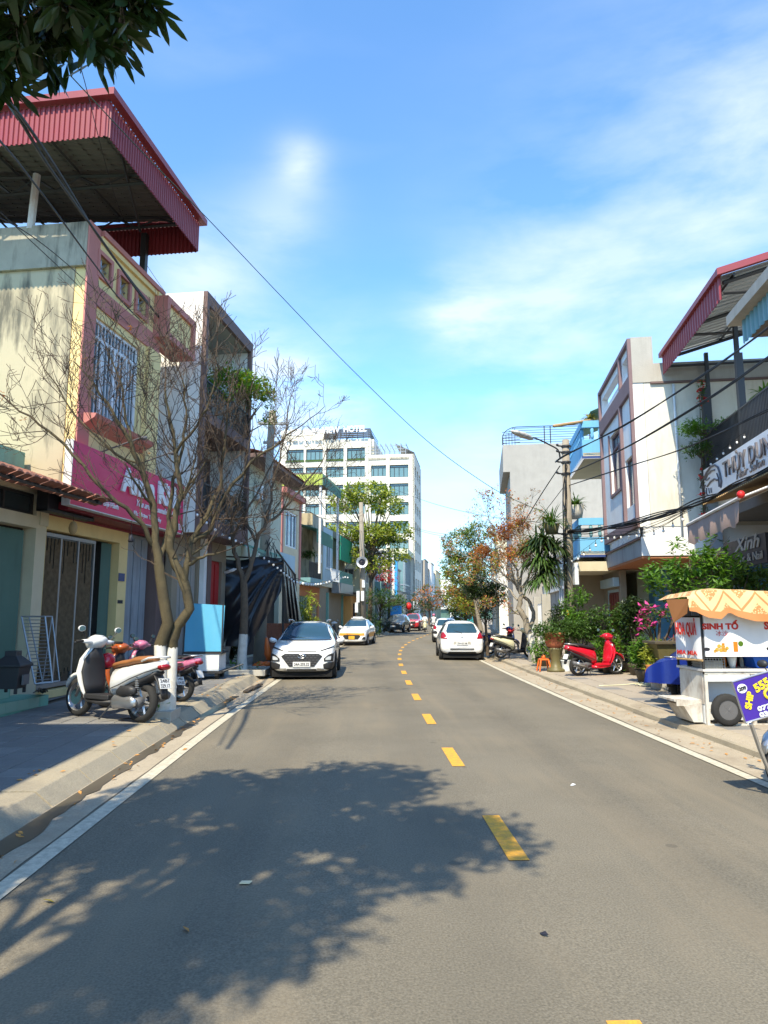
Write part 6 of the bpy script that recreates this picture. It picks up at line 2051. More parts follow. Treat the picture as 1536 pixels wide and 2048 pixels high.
    mb.build('belt_cover', 'silver', root, smooth=True)
    mb = MB()
    mb.ell([((-.30, .15, .385), (0, .03, 0), (0, 0, .04)), ((-.36, .155, .40), (0, .05, 0), (0, 0, .07)), ((-.55, .16, .41), (0, .05, 0), (0, 0, .07)), ((-.64, .15, .41), (0, .03, 0), (0, 0, .04))], 10)
    mb.build('filter_box', 'plastic_black', root, smooth=True)
    mb = MB()
    for s in (-1, 1):
        mb.tube([(-.14, s * .142, .42), (-.30, s * .163, .47), (-.52, s * .163, .565), (-.76, s * .14, .655), (-.95, s * .08, .72)], .007, 5)
        mb.tube([(.50, s * .10, .90), (.555, s * .13, .78), (.555, s * .15, .64), (.52, s * .13, .50)], .006, 5)
    mb.tube([(.46, .06, .93), (.56, .10, .80), (.58, .08, .60), (.64, .07, .30)], .006, 5).tube([(.40, -.12, 1.0), (.47, -.13, .85), (.46, -.08, .7)], .006, 5)
    mb.build('seam_and_cable', 'plastic_black', root)
    # engine block, exhaust, shock, stand
    mb = MB()
    mb.ell([((-.22, .0, .30), (0, .09, 0), (0, 0, .07)), ((-.38, .02, .30), (0, .12, 0), (0, 0, .10)), ((-.55, .05, .275), (0, .10, 0), (0, 0, .085)), ((-.68, .07, .265), (0, .06, 0), (0, 0, .06))], 12)
    mb.build('engine', 'plastic_grey', root, smooth=True)
    mb = MB()
    mb.tube([(-.25, -.10, .22), (-.38, -.15, .20), (-.45, -.17, .24)], .02, 7)
    mb.ell([((-.42, -.17, .25), (0, .03, 0), (0, 0, .03)), ((-.48, -.175, .26), (0, .055, 0), (0, 0, .055)), ((-.80, -.18, .335), (0, .062, 0), (0, 0, .065)), ((-.90, -.18, .36), (0, .045, 0), (0, 0, .05))], 12)
    mb.build('exhaust', 'plastic_grey', root, smooth=True)
    mb = MB()
    mb.ell([((-.50, -.225, .28), (0, .015, 0), (0, 0, .03)), ((-.65, -.242, .315), (0, .012, 0), (0, 0, .045)), ((-.82, -.235, .35), (0, .012, 0), (0, 0, .03))], 8)
    mb.build('heat_shield', 'silver', root, smooth=True)
    mb = MB()
    for k in range(9):
        z = .36 + k * .028
        mb.lathe((-.62 + (z - .3) * .06, .11, z), [(.018, 0), (.03, .006), (.03, .014), (.018, .02)], 8)
    mb.build('shock_absorber', 'steel_grey', root)
    mb = MB()
    mb.tube([(-.18, .12, .22), (-.12, .26, .02)], .012, 5)
    mb.tube([(-.28, -.1, .2), (-.34, -.16, .03), (-.34, .10, .03)], .011, 5)
    mb.build('stand', 'plastic_black', root)
def make_scooter(label, paint, p_rear, p_front, seat='seat_black', inner='plastic_black', ptxt='', group='parked motor scooters', lean=0, name='scooter', z=0.15, reach=None, wob=0.0, cat='scooter'):
    r = thing(name, label, cat, (0, 0, 0), group)
    scooter(r, paint, seat, inner, True, ptxt)
    d = V(p_front) - V(p_rear)
    mid = (V(p_front) + V(p_rear)) / 2
    r.location = (mid.x, mid.y, z)
    a = math.atan2(d.y, d.x)
    r.rotation_euler = (lean, 0, a)
    return r
# white scooter with brown seat, front wheel to the left
wr = gp(300, 1447, .15)
wf = gp(140, 1430, .15)
s = make_scooter('white scooter with a tan brown seat, nearest the camera on the left pavement', 'scooter_white', (wr.x, wr.y, 0), (wf.x, wf.y, 0), 'seat_brown', ptxt='24B1|329.17', lean=math.radians(4))
s.scale = (1.15, 1.15, 1.15)
bdy = [c for c in children(s) if c.name.startswith('body_panel')][0]
text('SH mode', .20, .05, V((-.40, .163, .625)), V((-1, 0, .2)), V((.2, 0, 1)), 'ink', s, .006, shear=.3)
o_r = gp(360, 1405, .15)
make_scooter('orange scooter squeezed between the white scooter and the pink one', 'scooter_orange', (-3.30, 12.35, 0), (-4.62, 13.0, 0), ptxt='24B2|154.05', lean=math.radians(4)).scale = (1.0, 1.0, 1.0)
s = make_scooter('pink scooter', 'scooter_pink', (-3.32, 13.7, 0), (-4.6, 14.2, 0), ptxt='', lean=math.radians(3))
MB().ell([((-.62, -.07, .265), (.02, 0, 0), (0, 0, .02)), ((-.62, -.12, .265), (.1, 0, 0), (0, 0, .1)), ((-.62, -.2, .265), (.13, 0, 0), (0, 0, .13)), ((-.62, -.25, .265), (.06, 0, 0), (0, 0, .06))], 14).build('hub_motor', 'scooter_pink', s, smooth=True)
s['label'] = 'pink electric scooter with a round pink rear hub, beside the blue panel cart'
# red helmet hung on the orange scooter
h = MB()
hp = at(214, 1322, 12.2)
h.lathe(hp, [(.125, -.10), (.135, -.02), (.13, .05), (.09, .11), (.02, .135)], 14)
ho = thing('helmet', 'glossy red helmet hanging from the handlebar between the white and orange scooters', 'helmet', hp)
h.build('shell', 'scooter_red', ho, smooth=True)
MB().ball(hp + V((0, -.02, -.06)), (.115, .115, .08), 10, 5).build('lining', 'ink', ho, smooth=True)
# red scooter on the right pavement facing right
rr_ = gp(1152, 1352, .13)
rf_ = gp(1236, 1350, .13)
s = make_scooter('bright red scooter parked on the right pavement facing the shop plants', 'scooter_red', (rr_.x, rr_.y, 0), (rf_.x + .05, rf_.y + .2, 0), 'seat_black', inner='scooter_red', ptxt='', z=.13)
s = make_scooter('cream and black scooter leaning by the twisted tree trunk', 'scooter_cream', (5.25, 26.6, 0), (6.45, 27.0, 0), 'seat_black', ptxt='', z=.13)
s = make_scooter('dark blue scooter behind the cream one, near the parked hatchback', 'scooter_blue', (5.3, 29.2, 0), (6.5, 29.8, 0), 'seat_black', ptxt='', z=.13)
# two bikes under the blue cover
s = make_scooter('black scooter mostly hidden under a blue rain cover beside the juice cart', 'plastic_black', (6.20, 12.9, 0), (7.1, 13.85, 0), 'seat_black', z=.13)
s2 = make_scooter('second covered scooter, just behind the first beside the juice cart', 'plastic_black', (6.0, 13.4, 0), (6.9, 14.35, 0), 'seat_black', z=.13)
s = make_scooter('silver scooter parked in front of the green shop door on the far left', 'scooter_white', (-1.0, 46.0, 0), (-1.9, 46.9, 0), 'seat_black', z=.15)

# ---- riders
def rider(label, loc, rz, paint, shirt='shirt_white', helmet='sign_white', bag=None):
    sc_ = thing('scooter', label[0], 'scooter', (0, 0, 0), 'scooters being ridden')
    scooter(sc_, paint)
    pr = thing('person', label[1], 'person', (0, 0, 0))
    me = bpy.data.meshes.new('body')
    pts = [(-.28, 0, .88), (-.26, 0, 1.05), (-.22, 0, 1.28), (-.20, 0, 1.40), (-.18, 0, 1.47), (-.17, 0, 1.58), (-.16, 0, 1.66),
           (-.20, .17, 1.36), (-.05, .23, 1.14), (.18, .27, 1.06), (.30, .30, 1.06), (-.20, -.17, 1.36), (-.05, -.23, 1.14), (.18, -.27, 1.06), (.30, -.30, 1.06),
           (-.25, .10, .86), (.08, .16, .80), (.10, .14, .50), (.12, .13, .36), (.24, .13, .36), (-.25, -.10, .86), (.08, -.16, .80), (.10, -.14, .50), (.12, -.13, .36), (.24, -.13, .36)]
    ed = [(0, 1), (1, 2), (2, 3), (3, 4), (4, 5), (5, 6), (3, 7), (7, 8), (8, 9), (9, 10), (3, 11), (11, 12), (12, 13), (13, 14), (0, 15), (15, 16), (16, 17), (17, 18), (18, 19), (0, 20), (20, 21), (21, 22), (22, 23), (23, 24)]
    rad = [.15, .145, .16, .13, .06, .085, .09, .075, .05, .038, .04, .075, .05, .038, .04, .10, .085, .06, .045, .04, .10, .085, .06, .045, .04]
    me.from_pydata(pts, ed, [])
    me.materials.append(MATS[shirt])
    me.materials.append(MATS['trousers_dark'])
    me.materials.append(MATS['skin'])
    o = bpy.data.objects.new('body', me)
    C.objects.link(o)
    sk = o.modifiers.new('skin', 'SKIN')
    for v, q in zip(me.skin_vertices[0].data, rad):
        v.radius = (q, q)
    me.skin_vertices[0].data[0].use_root = True
    sb = o.modifiers.new('s', 'SUBSURF')
    sb.levels = sb.render_levels = 1
    bpy.context.view_layer.update()
    m2 = bpy.data.meshes.new_from_object(o.evaluated_get(bpy.context.evaluated_depsgraph_get()))
    bpy.data.objects.remove(o)
    for mm in (shirt, 'trousers_dark', 'skin'):
        if MATS[mm].name not in [x.name for x in m2.materials if x]:
            m2.materials.append(MATS[mm])
    for pz in m2.polygons:
        c = pz.center
        pz.use_smooth = True
        pz.material_index = 1 if c.z < .95 else (2 if c.z > 1.46 or c.x > .02 else 0)
    o = bpy.data.objects.new('body', m2)
    C.objects.link(o)
    o.parent = pr
    MB().lathe((-.165, 0, 1.62), [(.125, -.05), (.135, .0), (.125, .07), (.08, .12), (.02, .14)], 12).build('helmet', helmet, pr, smooth=True)
    MB().ball((-.02, 0, 1.62), (.02, .02, .03), 6, 4).build('nose', 'skin', pr, smooth=True)
    for q in (sc_, pr):
        q.location = (loc[0], loc[1], .03)
        q.rotation_euler = (0, 0, rz)
# facing away on the right lane, and coming towards the camera beside the pickup
q = gp(868, 1266.5, 0)
rider(('white scooter ridden away from the camera in the right lane', 'person in a white shirt and pale helmet riding away down the right lane'), (q.x, q.y), math.radians(90 - 9), 'scooter_white', helmet='scooter_pink')
q = gp(850, 1264, 0)
rider(('pale scooter coming towards the camera beside the red pickup', 'person in light clothes riding towards the camera beside the red pickup'), (q.x, q.y), math.radians(-95), 'scooter_cream', helmet='ink')
# ================================================================= TREES AND PLANTS
def rdir(r=RNG):
    while True:
        v = V((r.uniform(-1, 1), r.uniform(-1, 1), r.uniform(-1, 1)))
        if .05 < v.length < 1:
            return v.normalized()
class Twigs:
    def __init__(s, seed):
        s.r = random.Random(seed)
        s.big = MB()
        s.small = MB()
        s.tips = []
    def curve(s, p, d, L_, r0, r1, n, up=.15, wob=.25):
        pts = [V(p)]
        rs = [r0]
        d = V(d).normalized()
        for i in range(n):
            d = (d + rdir(s.r) * wob + V((0, 0, up))).normalized()
            pts.append(pts[-1] + d * L_ / n)
            rs.append(r0 + (r1 - r0) * (i + 1) / n)
        return pts, rs, d
    def grow(s, p, d, L_, r, depth, spread=.8, kids=(3, 4), up=.12, wob=.22):
        n = 4 if depth > 1 else 3
        pts, rs, dd = s.curve(p, d, L_, r, r * .45, n, up, wob)
        rs = [max(q, .0045) for q in rs]
        (s.big if r > .02 else s.small).tube(pts, rs, 5 if r > .02 else 3, False)
        if depth == 0:
            s.tips.append((pts[-1], dd))
            return
        k = s.r.randint(*kids)
        for i in range(k):
            t = s.r.uniform(.35, 1.0) if i else 1.0
            j = min(int(t * n), n - 1)
            q = pts[j].lerp(pts[j + 1], t * n - j) if i else pts[-1]
            rr_ = rs[j] * .62
            nd = (dd + rdir(s.r) * spread).normalized()
            s.grow(q, nd, L_ * s.r.uniform(.55, .8), rr_, depth - 1, spread, kids, up, wob)
    def limb(s, pts, r0, r1, sub=5, L_=.9, depth=2, start=.3, spread=.9, kids=(2, 4), n=8, wob=.06, up=.12):
        pts = [V(p) for p in pts]
        # smooth the polyline
        P_ = []
        for i in range(len(pts) - 1):
            for k in range(3):
                P_.append(pts[i].lerp(pts[i + 1], k / 3) + (rdir(s.r) * wob * .5 if (i or k) else V((0, 0, 0))))
        P_.append(pts[-1])
        m = len(P_)
        rs = [r0 + (r1 - r0) * (i / (m - 1)) ** .8 for i in range(m)]
        s.big.tube(P_, rs, n, False)
        for i in range(sub):
            t = start + (1 - start) * (i + s.r.random()) / sub
            j = min(int(t * (m - 1)), m - 2)
            d = (P_[j + 1] - P_[j]).normalized()
            nd = (d * .8 + rdir(s.r) * spread).normalized()
            s.grow(P_[j], nd, L_ * s.r.uniform(.6, 1.1), max(.008, rs[j] * .5), depth, spread, kids, up)
        s.grow(P_[-1], (P_[-1] - P_[-2]).normalized(), L_ * .8, r1, depth, spread, kids, up)
def leaves(mb, pts, size, rnd, per=6, spread=.12, droop=.2, elong=2.4, up=.35):
    for p in pts:
        for _ in range(per):
            c = V(p) + rdir(rnd) * spread * rnd.random()
            d = rdir(rnd)
            d.z = d.z * .6 - droop * rnd.random()
            d.normalize()
            x = d.cross(V((0, 0, 1)) + rdir(rnd) * up).normalized()
            L_ = size * rnd.uniform(.6, 1.25)
            w = L_ / elong
            nz = d.cross(x) * w * .18
            mb.add([c, c + d * L_ * .5 + x * w * .5 + nz, c + d * L_, c + d * L_ * .5 - x * w * .5 + nz], [(0, 1, 2, 3)])
def blob_pts(rnd, blobs, n, shell_=.45):
    out = []
    tot = sum(b[1][0] * b[1][1] * b[1][2] for b in blobs)
    for c, r in blobs:
        k = int(n * r[0] * r[1] * r[2] / tot)
        for _ in range(k):
            d = rdir(rnd)
            q = rnd.uniform(shell_, 1) ** .5
            p = V(c) + V((d.x * r[0], d.y * r[1], d.z * r[2])) * q
            if noise.noise(p * 1.7 + V((9, 3, 1))) < -.22:
                continue
            out.append(p)
    return out

# ---- bare tree nearest the camera: limbs follow the ones in the photograph
def T1(x, y, Y):
    return at(x, y, Y)
b1 = gp(326, 1434, .15)
Y0 = b1.y
tr = thing('bare_tree', 'bare leafless tree with two limewashed stems behind the white scooter', 'tree', b1, 'bare trees on the left pavement')
tw = Twigs(11)
A = [T1(x, y, Y0 + dy) for x, y, dy in ((327, 1440, 0), (322, 1380, 0), (320, 1290, .05))]
B = [T1(x, y, Y0 + dy) for x, y, dy in ((337, 1437, .1), (341, 1380, .1), (345, 1295, .15))]
mb = MB()
mb.tube(A, [.125, .10, .096], 12, False).tube(B, [.12, .094, .09], 12, False)
mb.build('limewashed_trunk', 'limewash', tr, smooth=True)
lim = [
    ([(320, 1291, .05), (336, 1245, 0), (326, 1190, 0), (318, 1130, 0)], .096, .085, 0),
    ([(318, 1130, 0), (312, 1085, 0), (306, 1010, 0), (285, 945, -.1), (262, 885, -.2), (235, 838, -.3), (200, 790, -.4)], .078, .022, 7),
    ([(305, 1090, 0), (285, 1045, -.2), (235, 1005, -.4), (185, 955, -.5), (130, 892, -.5), (80, 850, -.6), (20, 805, -.6)], .045, .014, 8),
    ([(345, 1296, .15), (352, 1255, .1), (378, 1215, .1), (366, 1160, .1), (345, 1120, .1), (340, 1085, .1)], .09, .07, 1),
    ([(340, 1090, .1), (352, 1040, .1), (360, 980, .1), (352, 905, .1), (338, 840, .1), (330, 780, .1)], .062, .018, 8),
    ([(318, 1130, 0), (330, 1085, .2), (338, 1030, .3), (345, 960, .4), (368, 890, .4), (372, 820, .4), (365, 760, .4)], .05, .015, 8),
    ([(367, 1172, .1), (376, 1125, .1), (385, 1080, .2), (410, 1035, .2), (440, 975, .3), (448, 900, .3), (455, 820, .3)], .065, .016, 8),
    ([(385, 1085, .2), (420, 1060, .3), (452, 990, .4), (500, 925, .5), (545, 895, .5), (590, 860, .6)], .045, .014, 8),
    ([(372, 1130, .1), (405, 1115, 0), (440, 1105, 0)], .04, .012, 3),
    ([(352, 905, .1), (395, 850, -.1), (420, 800, -.2), (430, 750, -.2)], .028, .012, 6),
    ([(262, 885, -.2), (250, 820, -.2), (240, 760, -.2), (215, 700, -.3)], .026, .010, 6),
    ([(285, 945, -.1), (230, 910, -.4), (150, 830, -.6), (90, 740, -.7)], .024, .010, 6),
]
for pts, r0, r1, sub in lim:
    pp = [T1(x, y, Y0 + dy) for x, y, dy in pts]
    if sub:
        tw.limb(pp, r0, r1, sub, .9, 3, .2, .8, (2, 4), 8, .05)
    else:
        tw.big.tube(pp, [r0 + (r1 - r0) * i / (len(pp) - 1) for i in range(len(pp))], 10, False)
tw.big.build('branches', 'bark_mossy', tr, smooth=True)
o = tw.small.build('twigs', 'twig', tr, fix=False)
print('tree1', len(tw.small.f))
mb = MB()
for x, y in ((170, 716), (8, 789), (262, 652), (45, 840), (300, 905)):
    p = T1(x, y, Y0 - .4)
    for _ in range(2):
        leaves(mb, [p], .09, tw.r, 2, .04)
mb.build('last_leaves', 'leaf_red', tr, fix=False)
# ---- second bare tree
b2 = gp(484, 1344, .15)
tr = thing('bare_tree', 'bare forked tree with a limewashed foot in front of the black tarpaulin', 'tree', b2, 'bare trees on the left pavement')
tw = Twigs(5)
Y2 = b2.y
mb = MB()
mb.tube([T1(484, 1350, Y2), T1(484, 1310, Y2), T1(487, 1268, Y2)], [.17, .135, .125], 12, False)
mb.build('limewashed_trunk', 'limewash', tr, smooth=True)
tw.big.tube([T1(487, 1269, Y2), T1(489, 1220, Y2), T1(488, 1180, Y2), T1(487, 1160, Y2)], [.125, .11, .105, .10], 10, False)
for pts, r0, r1, sub in [
    ([(487, 1165, 0), (473, 1120, 0), (466, 1075, 0), (455, 1010, 0), (440, 950, 0), (430, 880, 0)], .085, .018, 9),
    ([(487, 1165, 0), (503, 1125, 0), (512, 1080, .1), (535, 1045, .2), (568, 1018, .3), (600, 980, .3), (640, 930, .3)], .085, .018, 9),
    ([(512, 1085, .1), (495, 1050, .3), (480, 1000, .4), (492, 930, .4), (505, 860, .4)], .05, .016, 9),
    ([(535, 1045, .2), (545, 980, .2), (560, 920, .2), (572, 860, .1), (580, 800, .1)], .045, .014, 9),
    ([(568, 1018, .3), (600, 1020, .3), (630, 1030, .2)], .03, .012, 5),
    ([(466, 1075, 0), (500, 1010, -.2), (540, 940, -.3), (585, 830, -.4)], .04, .012, 8),
    ([(600, 980, .3), (640, 960, .3), (665, 950, .3)], .025, .010, 5)]:
    tw.limb([T1(x, y, Y2 + dy) for x, y, dy in pts], r0, r1, sub, .9, 3, .2, .85, (2, 4), 8, .08)
tw.big.build('branches', 'bark', tr, smooth=True)
tw.small.build('twigs', 'twig', tr, fix=False)
print('tree2', len(tw.small.f))
# square kerb rings round the trees
for c, r_, lb in ((b1 + V((-.12, .1, 0)), .30, 'low concrete ring round the foot of the nearest bare tree'), (b2, .75, 'low square concrete ring round the forked bare tree')):
    q = thing('tree_ring', lb, 'planter', c)
    mb = MB()
    z = .15
    for (a, b) in (((-r_, -r_), (r_, -r_ + .10)), ((-r_, r_ - .10), (r_, r_)), ((-r_, -r_ + .1), (-r_ + .10, r_ - .1)), ((r_ - .10, -r_ + .1), (r_, r_ - .1))):
        mb.box((c.x + a[0], c.y + a[1], z - .05), (c.x + b[0], c.y + b[1], z + .11))
    mb.build('edging', 'stone_pale', q, bevel=.008)
    MB().box((c.x - r_ + .1, c.y - r_ + .1, z - .04), (c.x + r_ - .1, c.y + r_ - .1, z + .03)).build('soil', 'dirt', q)
    mb = MB()
    leaves(mb, [c + V((U(-r_, r_) * .7, U(-r_, r_) * .7, .2)) for _ in range(10)], .12, RNG, 6, .08, -.5)
    o = mb.build('weeds', 'leaf_bright', q, fix=False)
    o['kind'] = 'stuff'

# ---- leafy trees in general
def leafy(name, label, base, trunk, blobs, n, size, m, seed, bark='bark', per=5, group=None, r0=.14, m2=None, n2=0, spread=.15, twn=26, droop=.2, elong=2.4, limbs=None, crownname='crown'):
    rnd = random.Random(seed)
    t = thing(name, label, 'tree', base, group)
    mb = MB()
    top = trunk[-1]
    mb.tube(trunk, [r0 * (1 - .45 * i / (len(trunk) - 1)) for i in range(len(trunk))], 9, False)
    for k in range(twn):
        c, r = rnd.choice(blobs)
        d = rdir(rnd)
        e = V(c) + V((d.x * r[0], d.y * r[1], d.z * r[2])) * .75
        s = trunk[-1] if rnd.random() < .6 else trunk[-2].lerp(trunk[-1], rnd.random())
        mid = s.lerp(e, .45) + V((0, 0, .15 * (e - s).length)) * rnd.uniform(-.3, 1) + rdir(rnd) * .12
        mb.tube([s, mid, e], [r0 * .32, r0 * .18, r0 * .05], 5, False)
    mb.build('trunk', bark, t, smooth=True)
    pts = blob_pts(rnd, blobs, n)
    mb = MB()
    leaves(mb, pts, size, rnd, per, spread, droop, elong)
    o = mb.build(crownname, m, t, fix=False)
    if m2:
        pts = blob_pts(rnd, blobs, n2)
        mb = MB()
        leaves(mb, pts, size, rnd, per, spread, droop, elong)
        mb.build('second_foliage', m2, t, fix=False)
    return t
# light green tree by the loudspeaker pole (crown over the street side)
Yt = 57.0
bt = V((at(738, 1290, Yt).x, Yt, .15))
A_ = lambda x, y, Y=Yt: at(x, y, Y)
leafy('street_tree', 'light yellow green tree with an open crown in front of the hotel', bt, [bt, A_(740, 1230), A_(742, 1170), A_(742, 1110)],
      [(A_(735, 985), (2.13, 1.98, 0.84)), (A_(690, 1005), (1.37, 1.52, 0.84)), (A_(775, 1010), (1.52, 1.52, 0.91)), (A_(690, 1065), (1.67, 1.67, 0.76)), (A_(790, 1065), (1.52, 1.52, 0.91)), (A_(740, 1070), (2.28, 1.98, 0.91)), (A_(705, 1110), (1.52, 1.52, 0.61)), (A_(790, 1110), (1.22, 1.37, 0.61)), (A_(750, 1130), (1.52, 1.52, 0.68))],
      1900, .33, 'leaf_light', 3, r0=.22, m2='leaf_mid', n2=500, per=5, spread=.34, twn=60, elong=2.0)
# shrubs and small trees along the far left pavement
def clump(name, label, cat, base, blobs, n, size, m, seed, per=5, stem=None, group=None, spread=.12, droop=.2, elong=2.4, extra=None):
    rnd = random.Random(seed)
    t = thing(name, label, cat, base, group)
    mb = MB()
    for i in range(8):
        c, r = blobs[i % len(blobs)]
        e = V(c) + V((rnd.uniform(-.6, .6) * r[0], rnd.uniform(-.6, .6) * r[1], rnd.uniform(-.3, .6) * r[2]))
        mb.tube([V(base), V(base).lerp(e, .5) + rdir(rnd) * .05, e], [.03, .02, .008], 4, False)
    mb.build('stem', stem or 'bark', t)
    mb = MB()
    leaves(mb, blob_pts(rnd, blobs, n, .1), size, rnd, per, spread, droop, elong)
    mb.build('foliage', m, t, fix=False)
    if extra:
        m2, n2, s2 = extra
        mb = MB()
        leaves(mb, blob_pts(rnd, blobs, n2, .5), s2, rnd, 4, .05, 0, 1.4)
        mb.build('blossom', m2, t, fix=False)
    return t
def fleft(px, yb, Y, z=.15):
    q = at(px, yb, Y)
    return V((q.x, Y, z))
clump('shrub', 'dense dark shrub at the foot of the loudspeaker pole', 'shrub', fleft(745, 1270, 54), [(at(744, 1243, 54), (.75, .6, 1.0)), (at(752, 1255, 54), (.5, .5, .6))], 260, .16, 'leaf_mid', 21)
clump('shrub', 'rounded green shrub just left of the dark parked car', 'shrub', fleft(768, 1268, 62), [(at(768, 1243, 62), (.8, .7, 1.0))], 200, .17, 'leaf_dark', 22)
leafy('street_tree', 'small round tree below the bougainvillea balcony', fleft(760, 1262, 62), [fleft(760, 1262, 62), at(760, 1240, 62), at(762, 1215, 62)], [(at(765, 1195, 56), (2.0, 1.4, .75)), (at(785, 1205, 56), (1.3, 1.2, .7))], 420, .2, 'leaf_mid', 24, r0=.12, per=5)
leafy('street_tree', 'brownish thin tree at the far left bend beyond the hotel', fleft(858, 1255, 105), [fleft(858, 1255, 105), at(860, 1230, 105), at(858, 1215, 105)], [(at(858, 1195, 105), (2.6, 2, 2.0))], 300, .4, 'leaf_red', 25, r0=.2, per=4, m2='leaf_mid', n2=200)
leafy('street_tree', 'far green tree seen over the red pickup', fleft(828, 1255, 85), [fleft(818, 1255, 85), at(818, 1235, 85), at(822, 1222, 85)], [(at(822, 1215, 85), (2.6, 1.8, .9))], 260, .3, 'leaf_dark', 26, r0=.15, per=5)
clump('potted_palm', 'feathery yellow green palm by the orange house front', 'plant', fleft(618, 1270, 38.5), [(at(618, 1215, 38.5), (.55, .5, .9)), (at(612, 1240, 38.5), (.4, .4, .6))], 140, .38, 'leaf_light', 27, droop=.9, elong=5)
clump('shrub', 'dark leafy shrub behind the blue panel cart', 'shrub', fleft(462, 1330, 24.6), [(at(462, 1250, 24.6), (.45, .35, 1.0)), (at(470, 1285, 24.6), (.4, .3, .6))], 220, .17, 'leaf_dark', 28)
mb = MB()
mb.lathe(V((at(446, 1320, 24.3).x, 24.3, .15)), [(.17, 0), (.24, .45), (.27, .62), (.24, .62), (.22, .5)], 16)
tag(mb.build('plant_pot', 'board_white', smooth=True), 'tall white plant pot behind the blue panel cart', 'pot')
# bougainvillea on the teal balcony
c = FL.p(S9 + 1.5, -1.3, 5.2)
clump('bougainvillea', 'red bougainvillea pouring over the teal balcony on the left', 'plant', FL.p(S9 + 1.5, -1.7, 3.8), [(FL.p(S9 + .8, -1.2, 5.6), (1.1, 1.1, .8)), (FL.p(S9 + 3.0, -1.2, 5.4), (1.2, 1.3, .7)), (FL.p(S9 + 2.2, -1.0, 4.7), (.8, 1.4, .6))], 130, .16, 'leaf_mid', 30, extra=('flower_red', 330, .15))
# vine on the brown balcony house
clump('vine', 'green trailing vine over the upper brown balcony', 'vine', FL.p(8.5, .3, 7.4), [(at(462, 765, 21), (.75, .8, .45)), (at(498, 775, 21.8), (.7, .8, .5)), (at(525, 800, 22.2), (.5, .6, .5)), (at(440, 775, 20.2), (.5, .5, .4)), (at(535, 835, 22.4), (.3, .4, .35))], 900, .13, 'leaf_bright', 31, spread=.18, extra=('leaf_light', 300, .12))
clump('balcony_plant', 'small dark plants behind the lower brown balcony railing', 'plant', FL.p(8.2, .2, 4.6), [(FL.p(8.0, .2, 5.3), (.7, .9, .3))], 120, .12, 'leaf_dark', 32)
clump('balcony_plant', 'hanging fern pot over the stained house balcony', 'plant', at(618, 1115, 46), [(at(618, 1107, 46), (.45, .4, .25))], 60, .3, 'leaf_mid', 33, droop=.8, elong=4)

# ---- right side: the red leaved tree with a twisted pale trunk
YR = 24.8
def R_(x, y, dy=0):
    return at(x, y, YR + dy)
bR = gp(1066, 1324, .13)
tr = thing('red_leaved_tree', 'twisted pale trunked tree with thin reddish leaves on the right pavement', 'tree', bR)
tw = Twigs(21)
mb = MB()
mb.tube([R_(1070, 1330), R_(1066, 1295), R_(1058, 1265)], [.14, .10, .10], 10, False)
mb.build('limewashed_trunk', 'limewash', tr, smooth=True)
for pts, r0, r1, sub in [
    ([(1058, 1266, 0), (1050, 1240, 0), (1038, 1215, 0), (1042, 1190, 0), (1038, 1172, 0)], .12, .07, 1),
    ([(1058, 1266, 0), (1068, 1235, .1), (1060, 1205, .2), (1045, 1190, .2)], .08, .06, 1),
    ([(1038, 1172, 0), (1020, 1160, .5), (990, 1135, 1.4), (960, 1125, 2.2), (930, 1110, 2.8)], .055, .015, 9),
    ([(1040, 1172, 0), (1035, 1140, 0), (1010, 1105, .1), (990, 1070, .2), (980, 1045, .2)], .05, .015, 9),
    ([(1040, 1172, 0), (1048, 1130, .1), (1040, 1085, .1), (1030, 1050, .1)], .05, .015, 8),
    ([(1040, 1180, 0), (1062, 1145, .2), (1075, 1110, .2), (1060, 1070, .1)], .045, .015, 8),
    ([(1035, 1200, 0), (1015, 1175, .6), (985, 1160, 1.6), (950, 1150, 2.4)], .04, .012, 7)]:
    tw.limb([R_(x, y, dy) for x, y, dy in pts], r0, r1, sub, .75, 2, .25, .9, (2, 4), 8, .07)
tw.big.build('branches', 'bark_pale', tr, smooth=True)
tw.small.build('twigs', 'bark_pale', tr, fix=False)
tips = [p for p, d in tw.tips]
mb = MB()
leaves(mb, [p for p in tips if tw.r.random() < .85], .105, tw.r, 8, .2, .3, 1.9)
leaves(mb, blob_pts(tw.r, [(R_(1000, 1065, .8), (.5, .5, .35)), (R_(1035, 1050, .5), (.4, .5, .3)), (R_(975, 1100, 1.6), (.5, .5, .3)), (R_(1052, 1095, .5), (.35, .4, .4)), (R_(1020, 1105, .6), (.4, .4, .3))], 1000, .1), .11, tw.r, 4, .2, .3, 2)
mb.build('red_foliage', 'leaf_red', tr, fix=False)
mb = MB()
leaves(mb, [p for p in tips if p.x < R_(1000, 1100).x or tw.r.random() < .35], .10, tw.r, 5, .2, .3, 2.2)
mb.build('green_foliage', 'leaf_light', tr, fix=False)
print('tips', len(tips))
